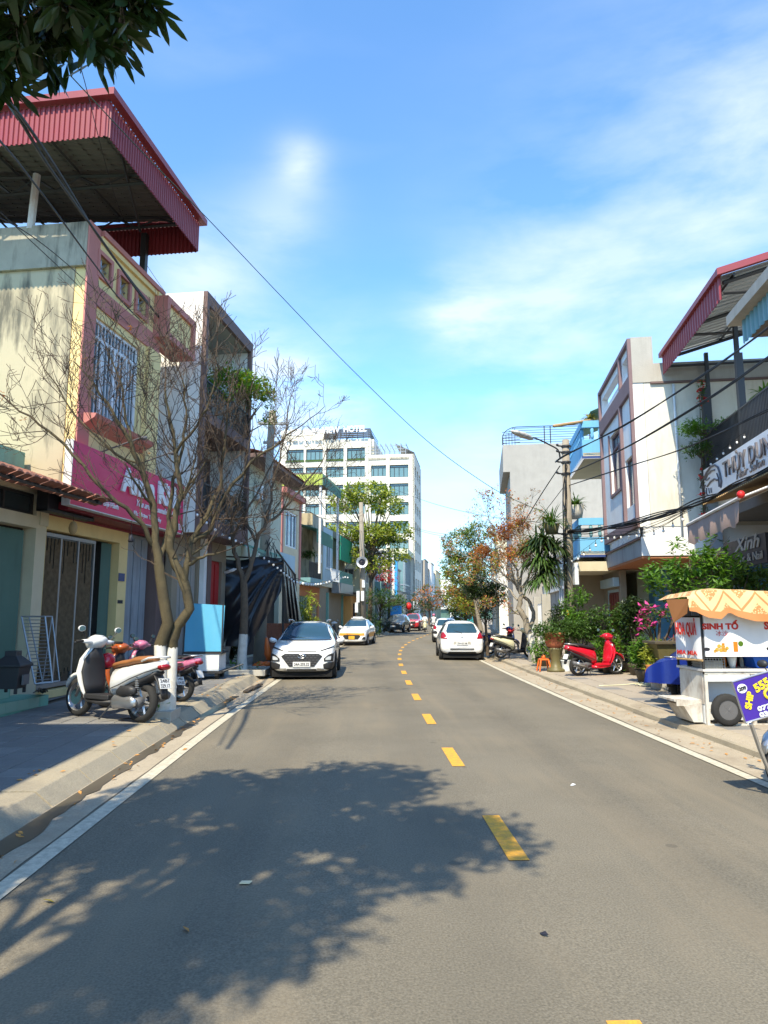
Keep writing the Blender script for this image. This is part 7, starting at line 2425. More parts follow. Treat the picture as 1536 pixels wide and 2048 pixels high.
# dense darker trees behind it
q0 = V((at(968, 1290, 31).x, 31, .13))
leafy('street_tree', 'dense olive green tree behind the red leaved one, beside the white hatchback', q0, [q0, at(962, 1260, 31), at(955, 1225, 31), at(950, 1190, 31)],
      [(at(925, 1090, 31), (.95, 1.0, .75)), (at(955, 1070, 31), (.75, .9, .6)), (at(930, 1140, 31), (.9, .9, .7)), (at(965, 1125, 31), (.9, .9, .8)), (at(905, 1130, 31), (.55, .8, .6))], 1400, .14, 'leaf_mid', 41, r0=.13, bark='bark_pale', per=6, m2='leaf_light', n2=800, spread=.2, twn=30, elong=2.8)
q0 = V((at(975, 1292, 28.5).x, 28.5, .13))
leafy('street_tree', 'dark glossy leaved tree low beside the white hatchback', q0, [q0, at(972, 1260, 28.5), at(970, 1230, 28.5)],
      [(at(965, 1175, 28.5), (.7, .7, .45)), (at(985, 1190, 28.5), (.6, .6, .5)), (at(975, 1222, 28.5), (.32, .4, .5)), (at(940, 1182, 28.5), (.35, .5, .35))], 800, .14, 'leaf_dark', 42, r0=.07, per=6, spread=.15, twn=16)
q0 = V((at(960, 1270, 42).x, 42, .13))
leafy('street_tree', 'rust tinged tree farther down the right pavement', q0, [q0, at(950, 1240, 42), at(945, 1215, 42)],
      [(at(920, 1160, 42), (1.3, 1.5, 1.2)), (at(945, 1195, 42), (1.4, 1.4, 1.0)), (at(912, 1195, 42), (.8, 1.2, .8))], 800, .2, 'leaf_light', 43, r0=.14, per=5, m2='leaf_red', n2=180, spread=.25)
q0 = V((at(935, 1262, 60).x, 60, .13))
leafy('street_tree', 'darkest far tree at the right of the street end', q0, [q0, at(932, 1240, 60), at(930, 1220, 60)],
      [(at(925, 1195, 60), (1.8, 2.0, 2.0)), (at(912, 1205, 60), (1.0, 1.6, 1.3)), (at(935, 1220, 60), (1.6, 1.6, 1.2))], 500, .3, 'leaf_dark', 44, r0=.16, per=5, m2='leaf_mid', n2=200, spread=.3)
# long strap leaved plants hung on the concrete pole
rnd = random.Random(51)
def strap_plant(label, c, n, Ls, m, base=None, w=.05, droop=1.0, cat='plant', name='strap_plant', pot=None):
    t = thing(name, label, cat, c)
    mb = MB()
    for i in range(n):
        d = rdir(rnd)
        d.z = abs(d.z) * .8 + .1
        d.normalize()
        p = V(c) + V((rnd.uniform(-.05, .05), rnd.uniform(-.05, .05), 0))
        L_ = Ls * rnd.uniform(.6, 1.1)
        x = d.cross(V((0, 0, 1)))
        x = x.normalized() if x.length > .1 else V((1, 0, 0))
        pts = []
        v = d.copy()
        for k in range(5):
            ww = w * [.5, 1, .9, .6, .05][k]
            pts += [p + x * ww * .5, p - x * ww * .5]
            p = p + v * L_ / 4
            v = (v + V((0, 0, -.42 * droop))).normalized()
        mb.add(pts, [(2 * k, 2 * k + 1, 2 * k + 3, 2 * k + 2) for k in range(4)])
    mb.build('foliage', m, t, fix=False)
    if pot:
        r_, h_, mm = pot
        MB().lathe(V(c) - V((0, 0, h_)), [(r_ * .7, 0), (r_, h_), (r_ * .85, h_), (r_ * .8, h_ * .8)], 14).build('pot', mm, t, smooth=True)
    return t
strap_plant('dark strap leaved plant bursting from an olive pot beside the concrete pole', at(1103, 1048, 23.6), 120, .85, 'leaf_mid', droop=.7, pot=(.28, .35, 'pot_olive'))
for i, (x, y) in enumerate(((1088, 1085), (1078, 1125), (1100, 1130), (1085, 1165), (1108, 1100), (1070, 1095), (1095, 1150))):
    strap_plant(['uppermost dark drooping plant left of the pole', 'drooping plant among the red leaves', 'drooping plant pressed against the pole', 'lowest drooping plant over the pot stand', 'drooping plant just below the yellow pot', 'leftmost drooping plant by the red tree', 'drooping plant midway down the pole'][i], at(x, y, 23.5 + .2 * (i % 3)), 110, .95, 'leaf_dark' if i % 2 == 0 else 'leaf_mid', droop=1.4, w=.08)
strap_plant('bushy palm like plant in a stone pot on the lower blue balcony', FR.p(5.3, FR.cross(1152, 1015, 5.3)[0], HR + .5), 120, .6, 'leaf_mid', droop=.8, pot=(.3, .5, 'stone_pale'))
strap_plant('yellow flowering plant on the upper blue balcony', at(1180, 838, 26.3), 60, .5, 'leaf_yellow', droop=1.0)
# salon balcony plants
def cl(label, x, y, Y, r, n, s, m, seed, **k):
    c = at(x, y, Y)
    return clump(k.pop('name', 'balcony_plant'), label, 'plant', c - V((0, 0, r[2] * .9)), [(c, r)], n, s, m, seed, **k)
cl('feathery green plant spilling over the left end of the salon railing', 1410, 855, 18.7, (.75, .5, .28), 420, .10, 'leaf_bright', 61, spread=.15)
cl('lower feathery plant below the salon railing corner', 1400, 900, 18.8, (.45, .4, .25), 260, .10, 'leaf_mid', 62, spread=.12)
strap_plant('broad leaved plant in a blue and white pot on the salon railing', at(1482, 842, 17.4), 16, .42, 'leaf_bright', w=.12, droop=.6, pot=(.13, .26, 'plastic_blue'))
strap_plant('light green plant in a blue pot at the right edge of the salon railing', at(1528, 790, 16.6), 60, .4, 'leaf_bright', w=.07, droop=.8, pot=(.13, .2, 'plastic_blue'))
clump('dry_creeper', 'red flowered creeper climbing the salon corner post', 'vine', at(1408, 1040, 19.2), [(at(1408, 950, 19.2), (.10, .1, .5)), (at(1408, 1010, 19.2), (.10, .1, .5)), (at(1405, 800, 19.2), (.14, .1, .7))], 120, .08, 'leaf_mid', 63, extra=('flower_red', 30, .12))
# bright green tree beside the juice cart
YG = 13.2
def G_(x, y, dy=0):
    return at(x, y, YG + dy)
g0 = V((G_(1372, 1300).x, YG, .13))
leafy('young_tree', 'bright green broad leaved young tree behind the juice cart', g0, [g0, G_(1370, 1250), G_(1374, 1210), G_(1370, 1180)],
      [(G_(1330, 1150), (.36, .4, .28)), (G_(1380, 1125), (.42, .4, .30)), (G_(1420, 1110), (.40, .4, .25)), (G_(1365, 1090), (.22, .3, .16)), (G_(1400, 1165), (.5, .4, .3)), (G_(1310, 1175), (.25, .3, .2)), (G_(1345, 1185), (.35, .4, .25)), (G_(1450, 1130), (.35, .4, .25)), (G_(1440, 1080), (.30, .3, .12))],
      420, .15, 'leaf_bright', 71, r0=.045, per=6, spread=.14, twn=30, droop=.1, m2='leaf_mid', n2=120, elong=2.6)
clump('shrub', 'dark glossy shrub under the nail sign', 'shrub', V((G_(1465, 1300).x, 14.2, .13)), [(at(1465, 1160, 14.2), (.55, .4, .35)), (at(1510, 1165, 14.2), (.4, .4, .35))], 220, .16, 'leaf_mid', 72)
# potted garden in front of the blue and mauve houses
garden = [
    (1155, 1215, 21.6, (.42, .35, .60), 'leaf_bright', 'tall bright green shrub right of the concrete pole', None),
    (1165, 1262, 20.8, (.40, .35, .35), 'leaf_mid', 'leafy shrub behind the red scooter seat', None),
    (1205, 1245, 20.6, (.42, .35, .55), 'leaf_mid', 'dark shrub by the red door', None),
    (1218, 1292, 20.0, (.40, .35, .40), 'leaf_bright', 'mottled green shrub behind the red scooter handlebar', None),
    (1250, 1235, 20.4, (.32, .3, .42), 'leaf_mid', 'dark slender shrub beside the white column', None),
    (1268, 1222, 19.4, (.3, .3, .35), 'leaf_dark', 'dark shrub between red door and pink flowers', None),
    (1288, 1300, 17.4, (.36, .3, .30), 'leaf_bright', 'low bushy plant left of the olive stone pot', None),
    (1318, 1308, 16.0, (.34, .3, .28), 'leaf_light', 'yellow green bush under the olive stone pot', None),
    (1120, 1235, 22.5, (.36, .3, .45), 'leaf_dark', 'dark climbing shrub left of the concrete pole', None),
    (1085, 1300, 22.8, (.36, .35, .32), 'leaf_bright', 'lush drooping plant beside the pale tree trunk', None),
]
for i, (x, y, Y, r, m, lb, ex) in enumerate(garden):
    c = at(x, y, Y)
    clump('shrub', lb, 'shrub', V((c.x, c.y, .13)), [(c, (r[0] * 1.15, r[1], r[2] * 1.1)), (c - V((.1, 0, r[2] * .8)), (r[0] * .7, r[1] * .7, r[2] * .6)), (V((c.x + .08, c.y, max(.35, c.z - r[2] * 1.5))), (r[0] * .6, r[1] * .6, r[2] * .5))], 420, .12, m, 80 + i, spread=.12)
    MB_ = MB()
    MB_.lathe(V((c.x, c.y, .13)), [(.17, 0), (.24, .25), (.26, .3), (.22, .3), (.2, .2)], 12)
    tag(MB_.build('plant_pot', 'pot_dark', smooth=True), 'dark pot holding the ' + lb.split(' beside')[0].split(' behind')[0][:60], 'pot', 'plant pots along the right shop fronts')
c = at(1312, 1232, 16.4)
clump('bougainvillea', 'pink bougainvillea bush left of the juice cart awning', 'plant', V((c.x, c.y, .9)), [(c, (.42, .35, .30)), (at(1290, 1250, 16.4), (.25, .25, .25)), (at(1340, 1235, 16.4), (.3, .3, .25))], 160, .10, 'leaf_mid', 95, extra=('flower_pink', 60, .13))
c = at(1335, 1275, 15.6)
clump('red_flower', 'small red leaved plant in a white pot behind the cart banner', 'plant', V((c.x, c.y, c.z - .2)), [(c, (.28, .2, .14))], 50, .13, 'flower_red', 96)
def pot(label, c, prof, m, n=16, group=None, name='plant_pot'):
    o = MB().lathe(V(c), prof, n).build(name, m, smooth=True)
    return tag(o, label, 'pot', group)
c = at(1328, 1278, 15.8)
t = thing('square_pot', 'large olive square tapered stone pot with a dark rim behind the blue tarp', 'pot', V((c.x, c.y, .13)))
z0_, z1_ = at(1328, 1325, 15.8).z, at(1328, 1282, 15.8).z
mb = MB()
mb.loft([[V((c.x + sx * w, c.y + sy * w, z)) for sx, sy in ((-1, -1), (1, -1), (1, 1), (-1, 1))] for w, z in ((.2, z0_), (.30, z1_ - .06))])
mb.build('pot_body', 'pot_olive', t)
mb = MB()
mb.box((c.x - .36, c.y - .36, z1_ - .06), (c.x + .36, c.y + .36, z1_))
mb.build('rim', 'pot_dark', t, bevel=.01)
MB().box((c.x - .25, c.y - .25, .13), (c.x + .25, c.y + .25, z0_)).build('plinth', 'stone_pale', t)
c = gp(1371 - 36, 1338, .13)
c = V((at(1371, 1330, 15).x - .0, 15, .13))
pot('orange glazed jar with small handles standing left of the blue tarp', V((at(1307, 1340, 15.5).x, 15.5, .30)), [(.12, 0), (.17, .08), (.18, .25), (.15, .34), (.17, .38), (.13, .38)], 'pot_orange', name='glazed_jar')
# terracotta pot on a pedestal by the pole
pp = gp(1112, 1343, .13)
t = thing('pedestal_planter', 'terracotta pot with a clipped shrub on a mossy baluster pedestal', 'planter', pp)
MB().lathe(pp, [(.26, 0), (.26, .06), (.16, .12), (.13, .3), (.17, .5), (.22, .62), (.24, .68)], 18).build('pedestal', 'pot_olive', t, smooth=True)
MB().lathe(pp + V((0, 0, .68)), [(.20, 0), (.27, .10), (.31, .38), (.34, .38), (.34, .44), (.28, .44), (.26, .36)], 18).build('pot', 'terracotta', t, smooth=True)
cc = at(1110, 1262, pp.y)
mb = MB()
rnd2 = random.Random(5)
leaves(mb, blob_pts(rnd2, [(cc, (.55, .5, .33)), (cc + V((.3, 0, .05)), (.4, .4, .3)), (cc - V((.3, 0, -.02)), (.4, .4, .28))], 520, .2), .10, rnd2, 6, .08)
mb.build('foliage', 'leaf_mid', t, fix=False)
mb = MB()
mb.box((5.95, 24.6, .13), (6.9, 25.1, .42))
tag(mb.build('planter_box', 'stone_pale', bevel=.01), 'long low pale planter box beside the twisted tree', 'planter')
pot('small white pot beside the pedestal planter', gp(1133, 1343, .13), [(.14, 0), (.10, .05), (.17, .3), (.19, .33), (.15, .33)], 'board_white', name='white_pot')
strap_plant('spiky grass in the small white pot by the red scooter', gp(1133, 1343, .13) + V((0, 0, .35)), 50, .38, 'leaf_mid', w=.02, droop=.5)
strap_plant('red flowering canna between the white gate pillars', V((at(1020, 1255, 29).x, 29, 1.0)), 30, .5, 'flower_red', w=.07, droop=.4)

# ---- the tree over the camera: its boughs hang into the top left corner and its shade lies on the road
rnd3 = random.Random(77)
tr = thing('overhanging_tree', 'dark broad leaved tree whose bough hangs into the upper left corner', 'tree', (-4.0, -1.0, .15))
tb_ = V((-3.9, -1.2, .15))
mb = MB()
fork = V((-3.2, -.6, 3.6))
mb.tube([tb_, V((-3.8, -1.1, 2.0)), fork], [.22, .19, .16], 12, False)
crown = [((-2.07, 1.95, 7.60), (.95, 1.0, .6)), ((-3.52, 1.80, 7.40), (.9, .9, .6)), ((-1.37, 0.15, 7.50), (.85, .95, .6)), ((-2.82, 0.70, 7.30), (.95, .9, .7)), ((-4.02, 0.30, 7.20), (.9, .9, .6)), ((-2.62, -0.90, 7.20), (.9, .9, .6)), ((-3.12, -2.40, 7.00), (.9, .9, .6)), ((-4.12, 1.40, 6.60), (.6, .7, .4))]
for c, r in crown:
    c = V(c)
    mid = fork.lerp(c, .5) + rdir(rnd3) * .3
    mb.tube([fork, mid, c], [.09, .06, .02], 6, False)
    for _ in range(5):
        d = rdir(rnd3)
        mb.tube([mid.lerp(c, .6), c + V((d.x * r[0], d.y * r[1], d.z * r[2])) * .9], [.02, .006], 4, False)
# visible bough
tips3 = []
def bough(p, d, L_, r, depth):
    pts = [V(p)]
    d = V(d).normalized()
    for i in range(4):
        d = (d + rdir(rnd3) * .16 + V((0, 0, -.05))).normalized()
        pts.append(pts[-1] + d * L_ / 4)
    mb.tube(pts, [r, r * .85, r * .7, r * .55, r * .4], 6, False)
    if depth == 0:
        tips3.append((pts[-1], d))
        tips3.append((pts[2], (d + rdir(rnd3) * .9).normalized()))
        return
    for i in range(4 if depth > 1 else 4):
        q = pts[rnd3.choice((2, 3, 4, 4))]
        bough(q, d + rdir(rnd3) * .85 + V((0, 0, -.12)), L_ * rnd3.uniform(.5, .75), r * .55, depth - 1)
for sx, sy, Yb, dx in ((-130, -260, 2.45, .2), (20, -330, 2.5, .3), (80, -300, 2.6, .4), (-230, -120, 2.5, .3), (140, -230, 2.65, .4), (60, -180, 2.6, .1), (-60, -140, 2.7, .2), (130, -180, 2.8, .2), (0, -200, 2.9, .1), (140, -300, 2.9, .3), (-120, -60, 2.8, .5), (90, -120, 3.0, .3)):
    st_ = at(sx, sy, Yb)
    tgt = at(sx + 70 + 60 * dx, sy + 260, Yb + .15)
    mb.tube([fork, fork.lerp(st_, .6) + V((0, 0, .5)), st_], [.07, .04, .018], 6, False)
    bough(st_, tgt - st_, .34, .012, 2)
mb.build('trunk', 'bark', tr, smooth=True)
lm = MB()
def leafmesh(L_, w):
    m_ = MB()
    pr_ = [(0, .06), (.18, .5), (.42, .95), (.62, 1.0), (.82, .7), (.95, .3), (1.0, .02)]
    vs = []
    for t_, ww in pr_:
        z = -.10 * L_ * t_ * t_
        vs += [(t_ * L_, -w * ww / 2, z + .012 * ww * w * 8 * .2), (t_ * L_, 0, z - .004), (t_ * L_, w * ww / 2, z + .012 * ww * w * 8 * .2)]
    m_.add(vs, [(3 * i + a, 3 * i + a + 1, 3 * i + a + 4, 3 * i + a + 3) for i in range(len(pr_) - 1) for a in (0, 1)])
    o = m_.build('leaf', 'leaf_dark', fix=False, smooth=True)
    me = o.data
    bpy.data.objects.remove(o)
    return me
lms = [leafmesh(.155, .040), leafmesh(.135, .036), leafmesh(.115, .034)]
cnt = 0
allv = []
for p, d in tips3:
    k = rnd3.randint(4, 7)
    for i in range(k):
        a = rnd3.uniform(0, 2 * math.pi)
        s = d.orthogonal().normalized()
        b_ = d.cross(s)
        out = (d * rnd3.uniform(.1, .9) + (s * math.cos(a) + b_ * math.sin(a)) * rnd3.uniform(.5, 1.0) + V((0, 0, -.28))).normalized()
        q = p - d * rnd3.uniform(0, .13)
        allv.append((q, out))
rnd3.shuffle(allv)
def proj(q):
    c = camo.matrix_world.inverted() @ q if False else None
cam_inv = (Matrix.Translation(camo.location) @ camo.rotation_euler.to_matrix().to_4x4()).inverted()
def inframe(q):
    c = cam_inv @ q
    if c.z > -.1:
        return False
    x, y = c.x / -c.z * F + 768, 1024 - c.y / -c.z * F
    return -30 < x < 380 and -30 < y < 230
vis = [v for v in allv if inframe(v[0])]
hid = [v for v in allv if not inframe(v[0])]
print('leaves visible', len(vis), 'hidden', len(hid))
rest = MB()
for i, (q, d) in enumerate(vis + hid):
    rot = d.to_track_quat('X', 'Z')
    if i < min(300, len(vis)):
        o = piece(rnd3.choice(lms), 'leaf', tr, q)
        o.rotation_mode = 'XYZ'
        o.rotation_euler = (rot @ Matrix.Rotation(rnd3.uniform(-.9, .9), 3, 'X').to_quaternion()).to_euler()
    else:
        x = d.cross(V((0, 0, 1)) + rdir(rnd3) * .3).normalized() * .019
        rest.add([q, q + d * .06 + x, q + d * .12 + x * .6, q + d * .15, q + d * .12 - x * .6, q + d * .06 - x], [(0, 1, 2, 3, 4, 5)])
leaves(rest, blob_pts(rnd3, crown, 3800, .05), .17, rnd3, 7, .2, .3, 2.8)
o = rest.build('foliage', 'leaf_dark', tr, fix=False)
o['kind'] = 'stuff'
# ================================================================= STREET FURNITURE AND SMALL THINGS
def cat_(pts, n=10):
    out = []
    P_ = [pts[0]] + list(pts) + [pts[-1]]
    for i in range(1, len(P_) - 2):
        for k in range(n):
            t = k / n
            a, b, c, d = P_[i - 1], P_[i], P_[i + 1], P_[i + 2]
            out.append(.5 * ((2 * b) + (c - a) * t + (2 * a - 5 * b + 4 * c - d) * t * t + (3 * b - a - 3 * c + d) * t ** 3))
    out.append(pts[-1])
    return out
def wire(label, pts, r, m='cable', name='cable', mb=None, strands=1, jit=.04):
    own = mb is None
    mb = mb or MB()
    for k in range(strands):
        P_ = cat_([V(p) + (rdir() * jit if strands > 1 else V((0, 0, 0))) for p in pts])
        mb.tube(P_, r, 5, False)
    if own:
        return tag(mb.build(name, m, smooth=True), label, 'cable', 'overhead cables')
# ---- left concrete pole
YP = 24.4
c = gp(518, 1328, .15)
t = thing('utility_pole', 'stout concrete pole rising behind the second bare tree on the left', 'pole', c)
top = at(545, 822, YP)
MB().tube([c, at(530, 1080, YP), top], [.21, .17, .12], 14).build('post', 'pole_concrete', t, smooth=True)
MB().box((top.x - .5, YP - .05, top.z - .5), (top.x + .5, YP + .05, top.z - .42)).box((top.x - .3, YP - .05, top.z - 1.2), (top.x + .3, YP + .05, top.z - 1.12)).build('crossarm', 'steel_grey', t)
# ---- pole with the horn loudspeaker
YQ = 52.0
c = V((at(727, 1285, YQ).x, YQ, .15))
t = thing('utility_pole', 'slim concrete pole with a horn loudspeaker before the light green tree', 'pole', c)
top = at(722, 1005, YQ)
MB().tube([c, top], [.24, .15], 12).build('post', 'pole_concrete', t, smooth=True)
hp = at(724, 1125, YQ - .4)
hmb = MB()
hmb.lathe(hp, [(.42, -.45), (.40, -.42), (.18, -.1), (.10, .1), (.10, .25)], 16, 'y', False)
hmb.build('horn', 'sign_white', t, smooth=True)
MB().lathe(hp, [(.02, -.30), (.12, -.25), (.25, -.2)], 12, 'y').build('horn_throat', 'ink', t)
for (x, y0, y1) in ((716, 1182, 1205), (725, 1182, 1202), (727, 1160, 1175), (713, 1205, 1225)):
    a, b = at(x - 3, y0, YQ - .3), at(x + 3, y1, YQ - .3)
    MB().box((a.x, YQ - .45, b.z), (b.x, YQ - .2, a.z)).build('meter_box', 'board_white', t)
c = V((at(778, 1262, 72).x, 72, .15))
t = thing('utility_pole', 'dark thin pole in front of the blue vertical sign', 'pole', c)
MB().tube([c, at(778, 1095, 72)], [.16, .12], 8).build('post', 'steel_dark', t, smooth=True)
c = V((at(848, 1256, 105).x, 105, .15))
t = thing('utility_pole', 'far pole with white meter boxes near the end of the left side', 'pole', c)
MB().tube([c, at(848, 1120, 105)], [.2, .14], 8).build('post', 'pole_concrete', t, smooth=True)
for x in (827, 834):
    a, b = at(x - 1, 1203, 100), at(x + 1.2, 1216, 100)
    MB().box((a.x, 99.8, b.z), (b.x, 100, a.z)).build('meter_box', 'board_white', t)
# ---- right pole with lamp
YR2 = 24.0
c = V((at(1141, 1310, YR2).x, YR2, .13))
t = thing('utility_pole', 'weathered concrete pole carrying cable bundles and meter boxes on the right', 'pole', c)
top = at(1131, 880, YR2)
MB().tube([c, at(1137, 1120, YR2), top], [.19, .165, .12], 14).build('post', 'pole_concrete', t, smooth=True)
for y in (893, 905, 925, 948, 1068):
    mb = MB()
    q = at(1132, y, YR2)
    mb.lathe(q, [(.17, -.03), (.17, .03)], 12)
    mb.tube([q, q + V((-.32, -.1, 0))], .03, 5)
    mb.ball(q + V((-.34, -.1, .03)), .05, 8, 5)
    mb.build('bracket', 'steel_dark', t)
for (x0, y0, x1, y1, lb) in ((1116, 1128, 1125, 1172, 'left'), (1146, 1126, 1156, 1170, 'right'), (1125, 1225, 1133, 1240, 'low')):
    a, b = at(x0, y0, YR2 - .35), at(x1, y1, YR2 - .35)
    MB().box((a.x, YR2 - .5, b.z), (b.x, YR2 - .22, a.z)).build('meter_box', 'board_white', t, bevel=.02)
a, b = at(1133, 1215, YR2 - .3), at(1137, 1240, YR2 - .3)
MB().box((a.x, YR2 - .4, b.z), (b.x, YR2 - .25, a.z)).build('warning_plate', 'plate_yellow', t)
lm_ = thing('street_lamp', 'street lamp with a long white head on a curved arm from the concrete pole', 'street lamp', at(1118, 912, YR2))
A1 = [at(1120, 915, YR2), at(1116, 900, YR2 - .1), at(1100, 890, YR2 - .3), at(1075, 878, YR2 - .6), at(1060, 874, YR2 - .8)]
MB().tube(cat_(A1, 5), .028, 6).build('arm', 'steel_dark', lm_, smooth=True)
h0, h1 = at(1065, 877, YR2 - .75), at(1022, 862, YR2 - 1.3)
d_ = (h1 - h0).normalized()
sd = d_.cross(V((0, 0, 1))).normalized()
MB().ell([(h0, sd * .05, V((0, 0, .04))), (h0.lerp(h1, .15), sd * .11, V((0, 0, .08))), (h0.lerp(h1, .45), sd * .15, V((0, 0, .10))), (h0.lerp(h1, .8), sd * .12, V((0, 0, .075))), (h1, sd * .03, V((0, 0, .02)))], 12).build('lamp_head', 'worn_white', lm_, smooth=True)
# ---- overhead cables
wire('thick black cable pair sweeping from the upper left corner down past the pink parapet', [at(-120, 60, 5.0), at(0, 188, 6.6), at(100, 330, 8.6), at(205, 480, 11.5), at(290, 595, 15.0), at(355, 680, 19.0), at(430, 760, 24.4)], .022, strands=2, jit=.05)
wire('black cable running below the thick pair across the yellow house', [at(-100, 190, 5.4), at(0, 282, 6.8), at(90, 395, 8.6), at(190, 530, 11.5), at(265, 625, 15.0), at(390, 740, 24.4)], .014)
wire('thin wire crossing the stained side wall of the yellow house', [at(-80, 400, 8), at(60, 470, 10), at(180, 570, 13), at(300, 690, 17), at(420, 800, 24)], .008)
wire('second thin wire crossing the stained side wall', [at(-80, 350, 8), at(60, 480, 10), at(185, 600, 13), at(300, 725, 17), at(420, 830, 24)], .007)
wire('long dark green wire slung across the sky from the red roof to the right pole', [at(140, 150, 11), at(290, 310, 13), at(413, 435, 15.5), at(560, 590, 18.5), at(700, 735, 20.5), at(850, 878, 22), at(960, 960, 23), at(1030, 1000, 23.5), at(1118, 1035, 24)], .011, 'cable_green')
wire('thin line high over the yellow house roof', [at(160, 130, 10), at(270, 490, 17), at(420, 700, 24), at(540, 830, 24.4)], .007)
up_ = [((1118, 918, 24), (1110, 924, 23.7), (1135, 908, 22), (1250, 850, 18.5), (1400, 755, 14.5), (1536, 655, 11), (1640, 570, 9)), ((1137, 948, 24), (1250, 895, 18.5), (1400, 808, 14.5), (1536, 715, 11), (1640, 640, 9)), ((1137, 972, 24), (1250, 935, 19), (1370, 895, 15.5), (1536, 820, 11.8), (1640, 765, 10))]
for i, u in enumerate(up_):
    wire(['uppermost black cable from the right pole to the top right', 'middle black cable crossing the mauve framed house', 'lowest of the three black cables crossing the sunlit side wall'][i], [at(*p) for p in u], .018 if i < 2 else .013, strands=2, jit=.02)
wire('heavy drooping bundle of black cables from the pole to the salon canopy', [at(1135, 1064, 24), at(1180, 1062, 22.5), at(1250, 1050, 20.5), at(1320, 1030, 18.4), at(1400, 1003, 16.5), at(1470, 972, 15), at(1536, 940, 13.6), at(1640, 885, 12)], .017, strands=9, jit=.085)
wire('tangle of loose thin cables hanging under the black bundle', [at(1140, 1075, 23.8), at(1220, 1078, 21), at(1300, 1055, 19), at(1380, 1018, 17)], .007, strands=5, jit=.12)
wire('tangle of cables against the right pole', [at(1134, 930, 23.8), at(1128, 990, 23.8), at(1132, 1050, 23.8), at(1130, 1120, 23.7), at(1134, 1200, 23.7)], .012, strands=6, jit=.10)
wire('black stay cable dropping left from the right pole', [at(1120, 932, 24), at(1085, 985, 26), at(1045, 1050, 28)], .02)
wire('second stay cable beside the grey wall', [at(1138, 960, 24), at(1100, 1010, 26), at(1072, 1045, 28)], .013)
wire('pair of thin wires from the hotel corner to the right trees', [at(780, 975, 60), at(860, 1005, 50), at(960, 1030, 40), at(1080, 1045, 26)], .013)
wire('lower thin wires across the far street', [at(760, 1040, 60), at(860, 1064, 55), at(960, 1075, 45), at(1010, 1080, 40)], .012, strands=2, jit=.3)
wire('wires from the loudspeaker pole to the far left houses', [at(725, 1100, 52), at(760, 1150, 62), at(800, 1180, 75), at(845, 1190, 100)], .016, strands=4, jit=.35)
wire('wires hanging between the left pole and the loudspeaker pole', [at(545, 850, 24.4), at(610, 960, 33), at(670, 1040, 42), at(722, 1065, 52)], .013, strands=3, jit=.15)
wire('looped service wire left of the loudspeaker pole', [at(540, 1120, 24.2), at(600, 1160, 32), at(660, 1165, 40), at(725, 1095, 52)], .010, strands=2, jit=.1)
wire('tangled cables round the top of the left concrete pole', [at(542, 1085, 24.2), at(548, 1105, 24), at(540, 1130, 24.1), at(530, 1110, 24.2), at(541, 1080, 24.2)], .012, strands=5, jit=.12)
# ---- string lights
def bulbs(label, pts, n, r=.032, drop=.12):
    t = thing('string_lights', label, 'string lights', pts[0])
    P_ = cat_(pts, 14)
    MB().tube(P_, .006, 4, False).build('cord', 'cable', t)
    ln = [0]
    for a, b in zip(P_, P_[1:]):
        ln.append(ln[-1] + (b - a).length)
    base = None
    for i in range(n):
        s = ln[-1] * (i + .5) / n
        k = next(j for j in range(1, len(ln)) if ln[j] >= s)
        q = P_[k - 1].lerp(P_[k], (s - ln[k - 1]) / (ln[k] - ln[k - 1]))
        if base is None:
            mb = MB()
            mb.tube([(0, 0, 0), (0, 0, -drop * .55)], .007, 4)
            mb.lathe((0, 0, -drop), [(.016, 0), (.02, drop * .3), (.012, drop * .5)], 8)
            so = mb.build('socket', 'plastic_black')
            sm = so.data
            bpy.data.objects.remove(so)
            mb = MB()
            mb.ball((0, 0, 0), (r, r, r * 1.15), 8, 6)
            bo = mb.build('bulb', 'bulb', smooth=True)
            base = bo.data
            bpy.data.objects.remove(bo)
        piece(sm, 'socket', t, q)
        piece(base, 'bulb', t, q - V((0, 0, drop + r * .7)))
    return t
bulbs('string of pale bulbs drooping from the mauve framed house to the concrete pole', [at(1375, 1020, 17.5), at(1320, 1052, 18.6), at(1260, 1062, 20), at(1210, 1068, 21.5), at(1180, 1090, 22.5), at(1150, 1112, 23.5)], 15, .04, .14)
bulbs('string of bulbs running on from the pole into the red leaved tree', [at(1150, 1112, 23.5), at(1120, 1125, 24), at(1100, 1145, 24.5), at(1070, 1172, 25)], 8, .04, .1)
bulbs('string of bulbs along the black salon railing', [at(1415, 925, 17.9), at(1470, 878, 16.7), at(1536, 832, 15.5), at(1600, 790, 14.5)], 12, .028, .1)
bulbs('string of pale bulbs under the brown balcony down to the black tarpaulin', [at(385, 1015, 17.6), at(440, 1060, 18.8), at(490, 1085, 20.5), at(530, 1112, 22), at(560, 1135, 23.5), at(590, 1160, 26)], 20, .035, .06)
bulbs('string of tiny bulbs from the tarpaulin along the far balconies', [at(590, 1160, 26), at(640, 1165, 38), at(690, 1152, 50), at(700, 1158, 52)], 20, .06, .05)
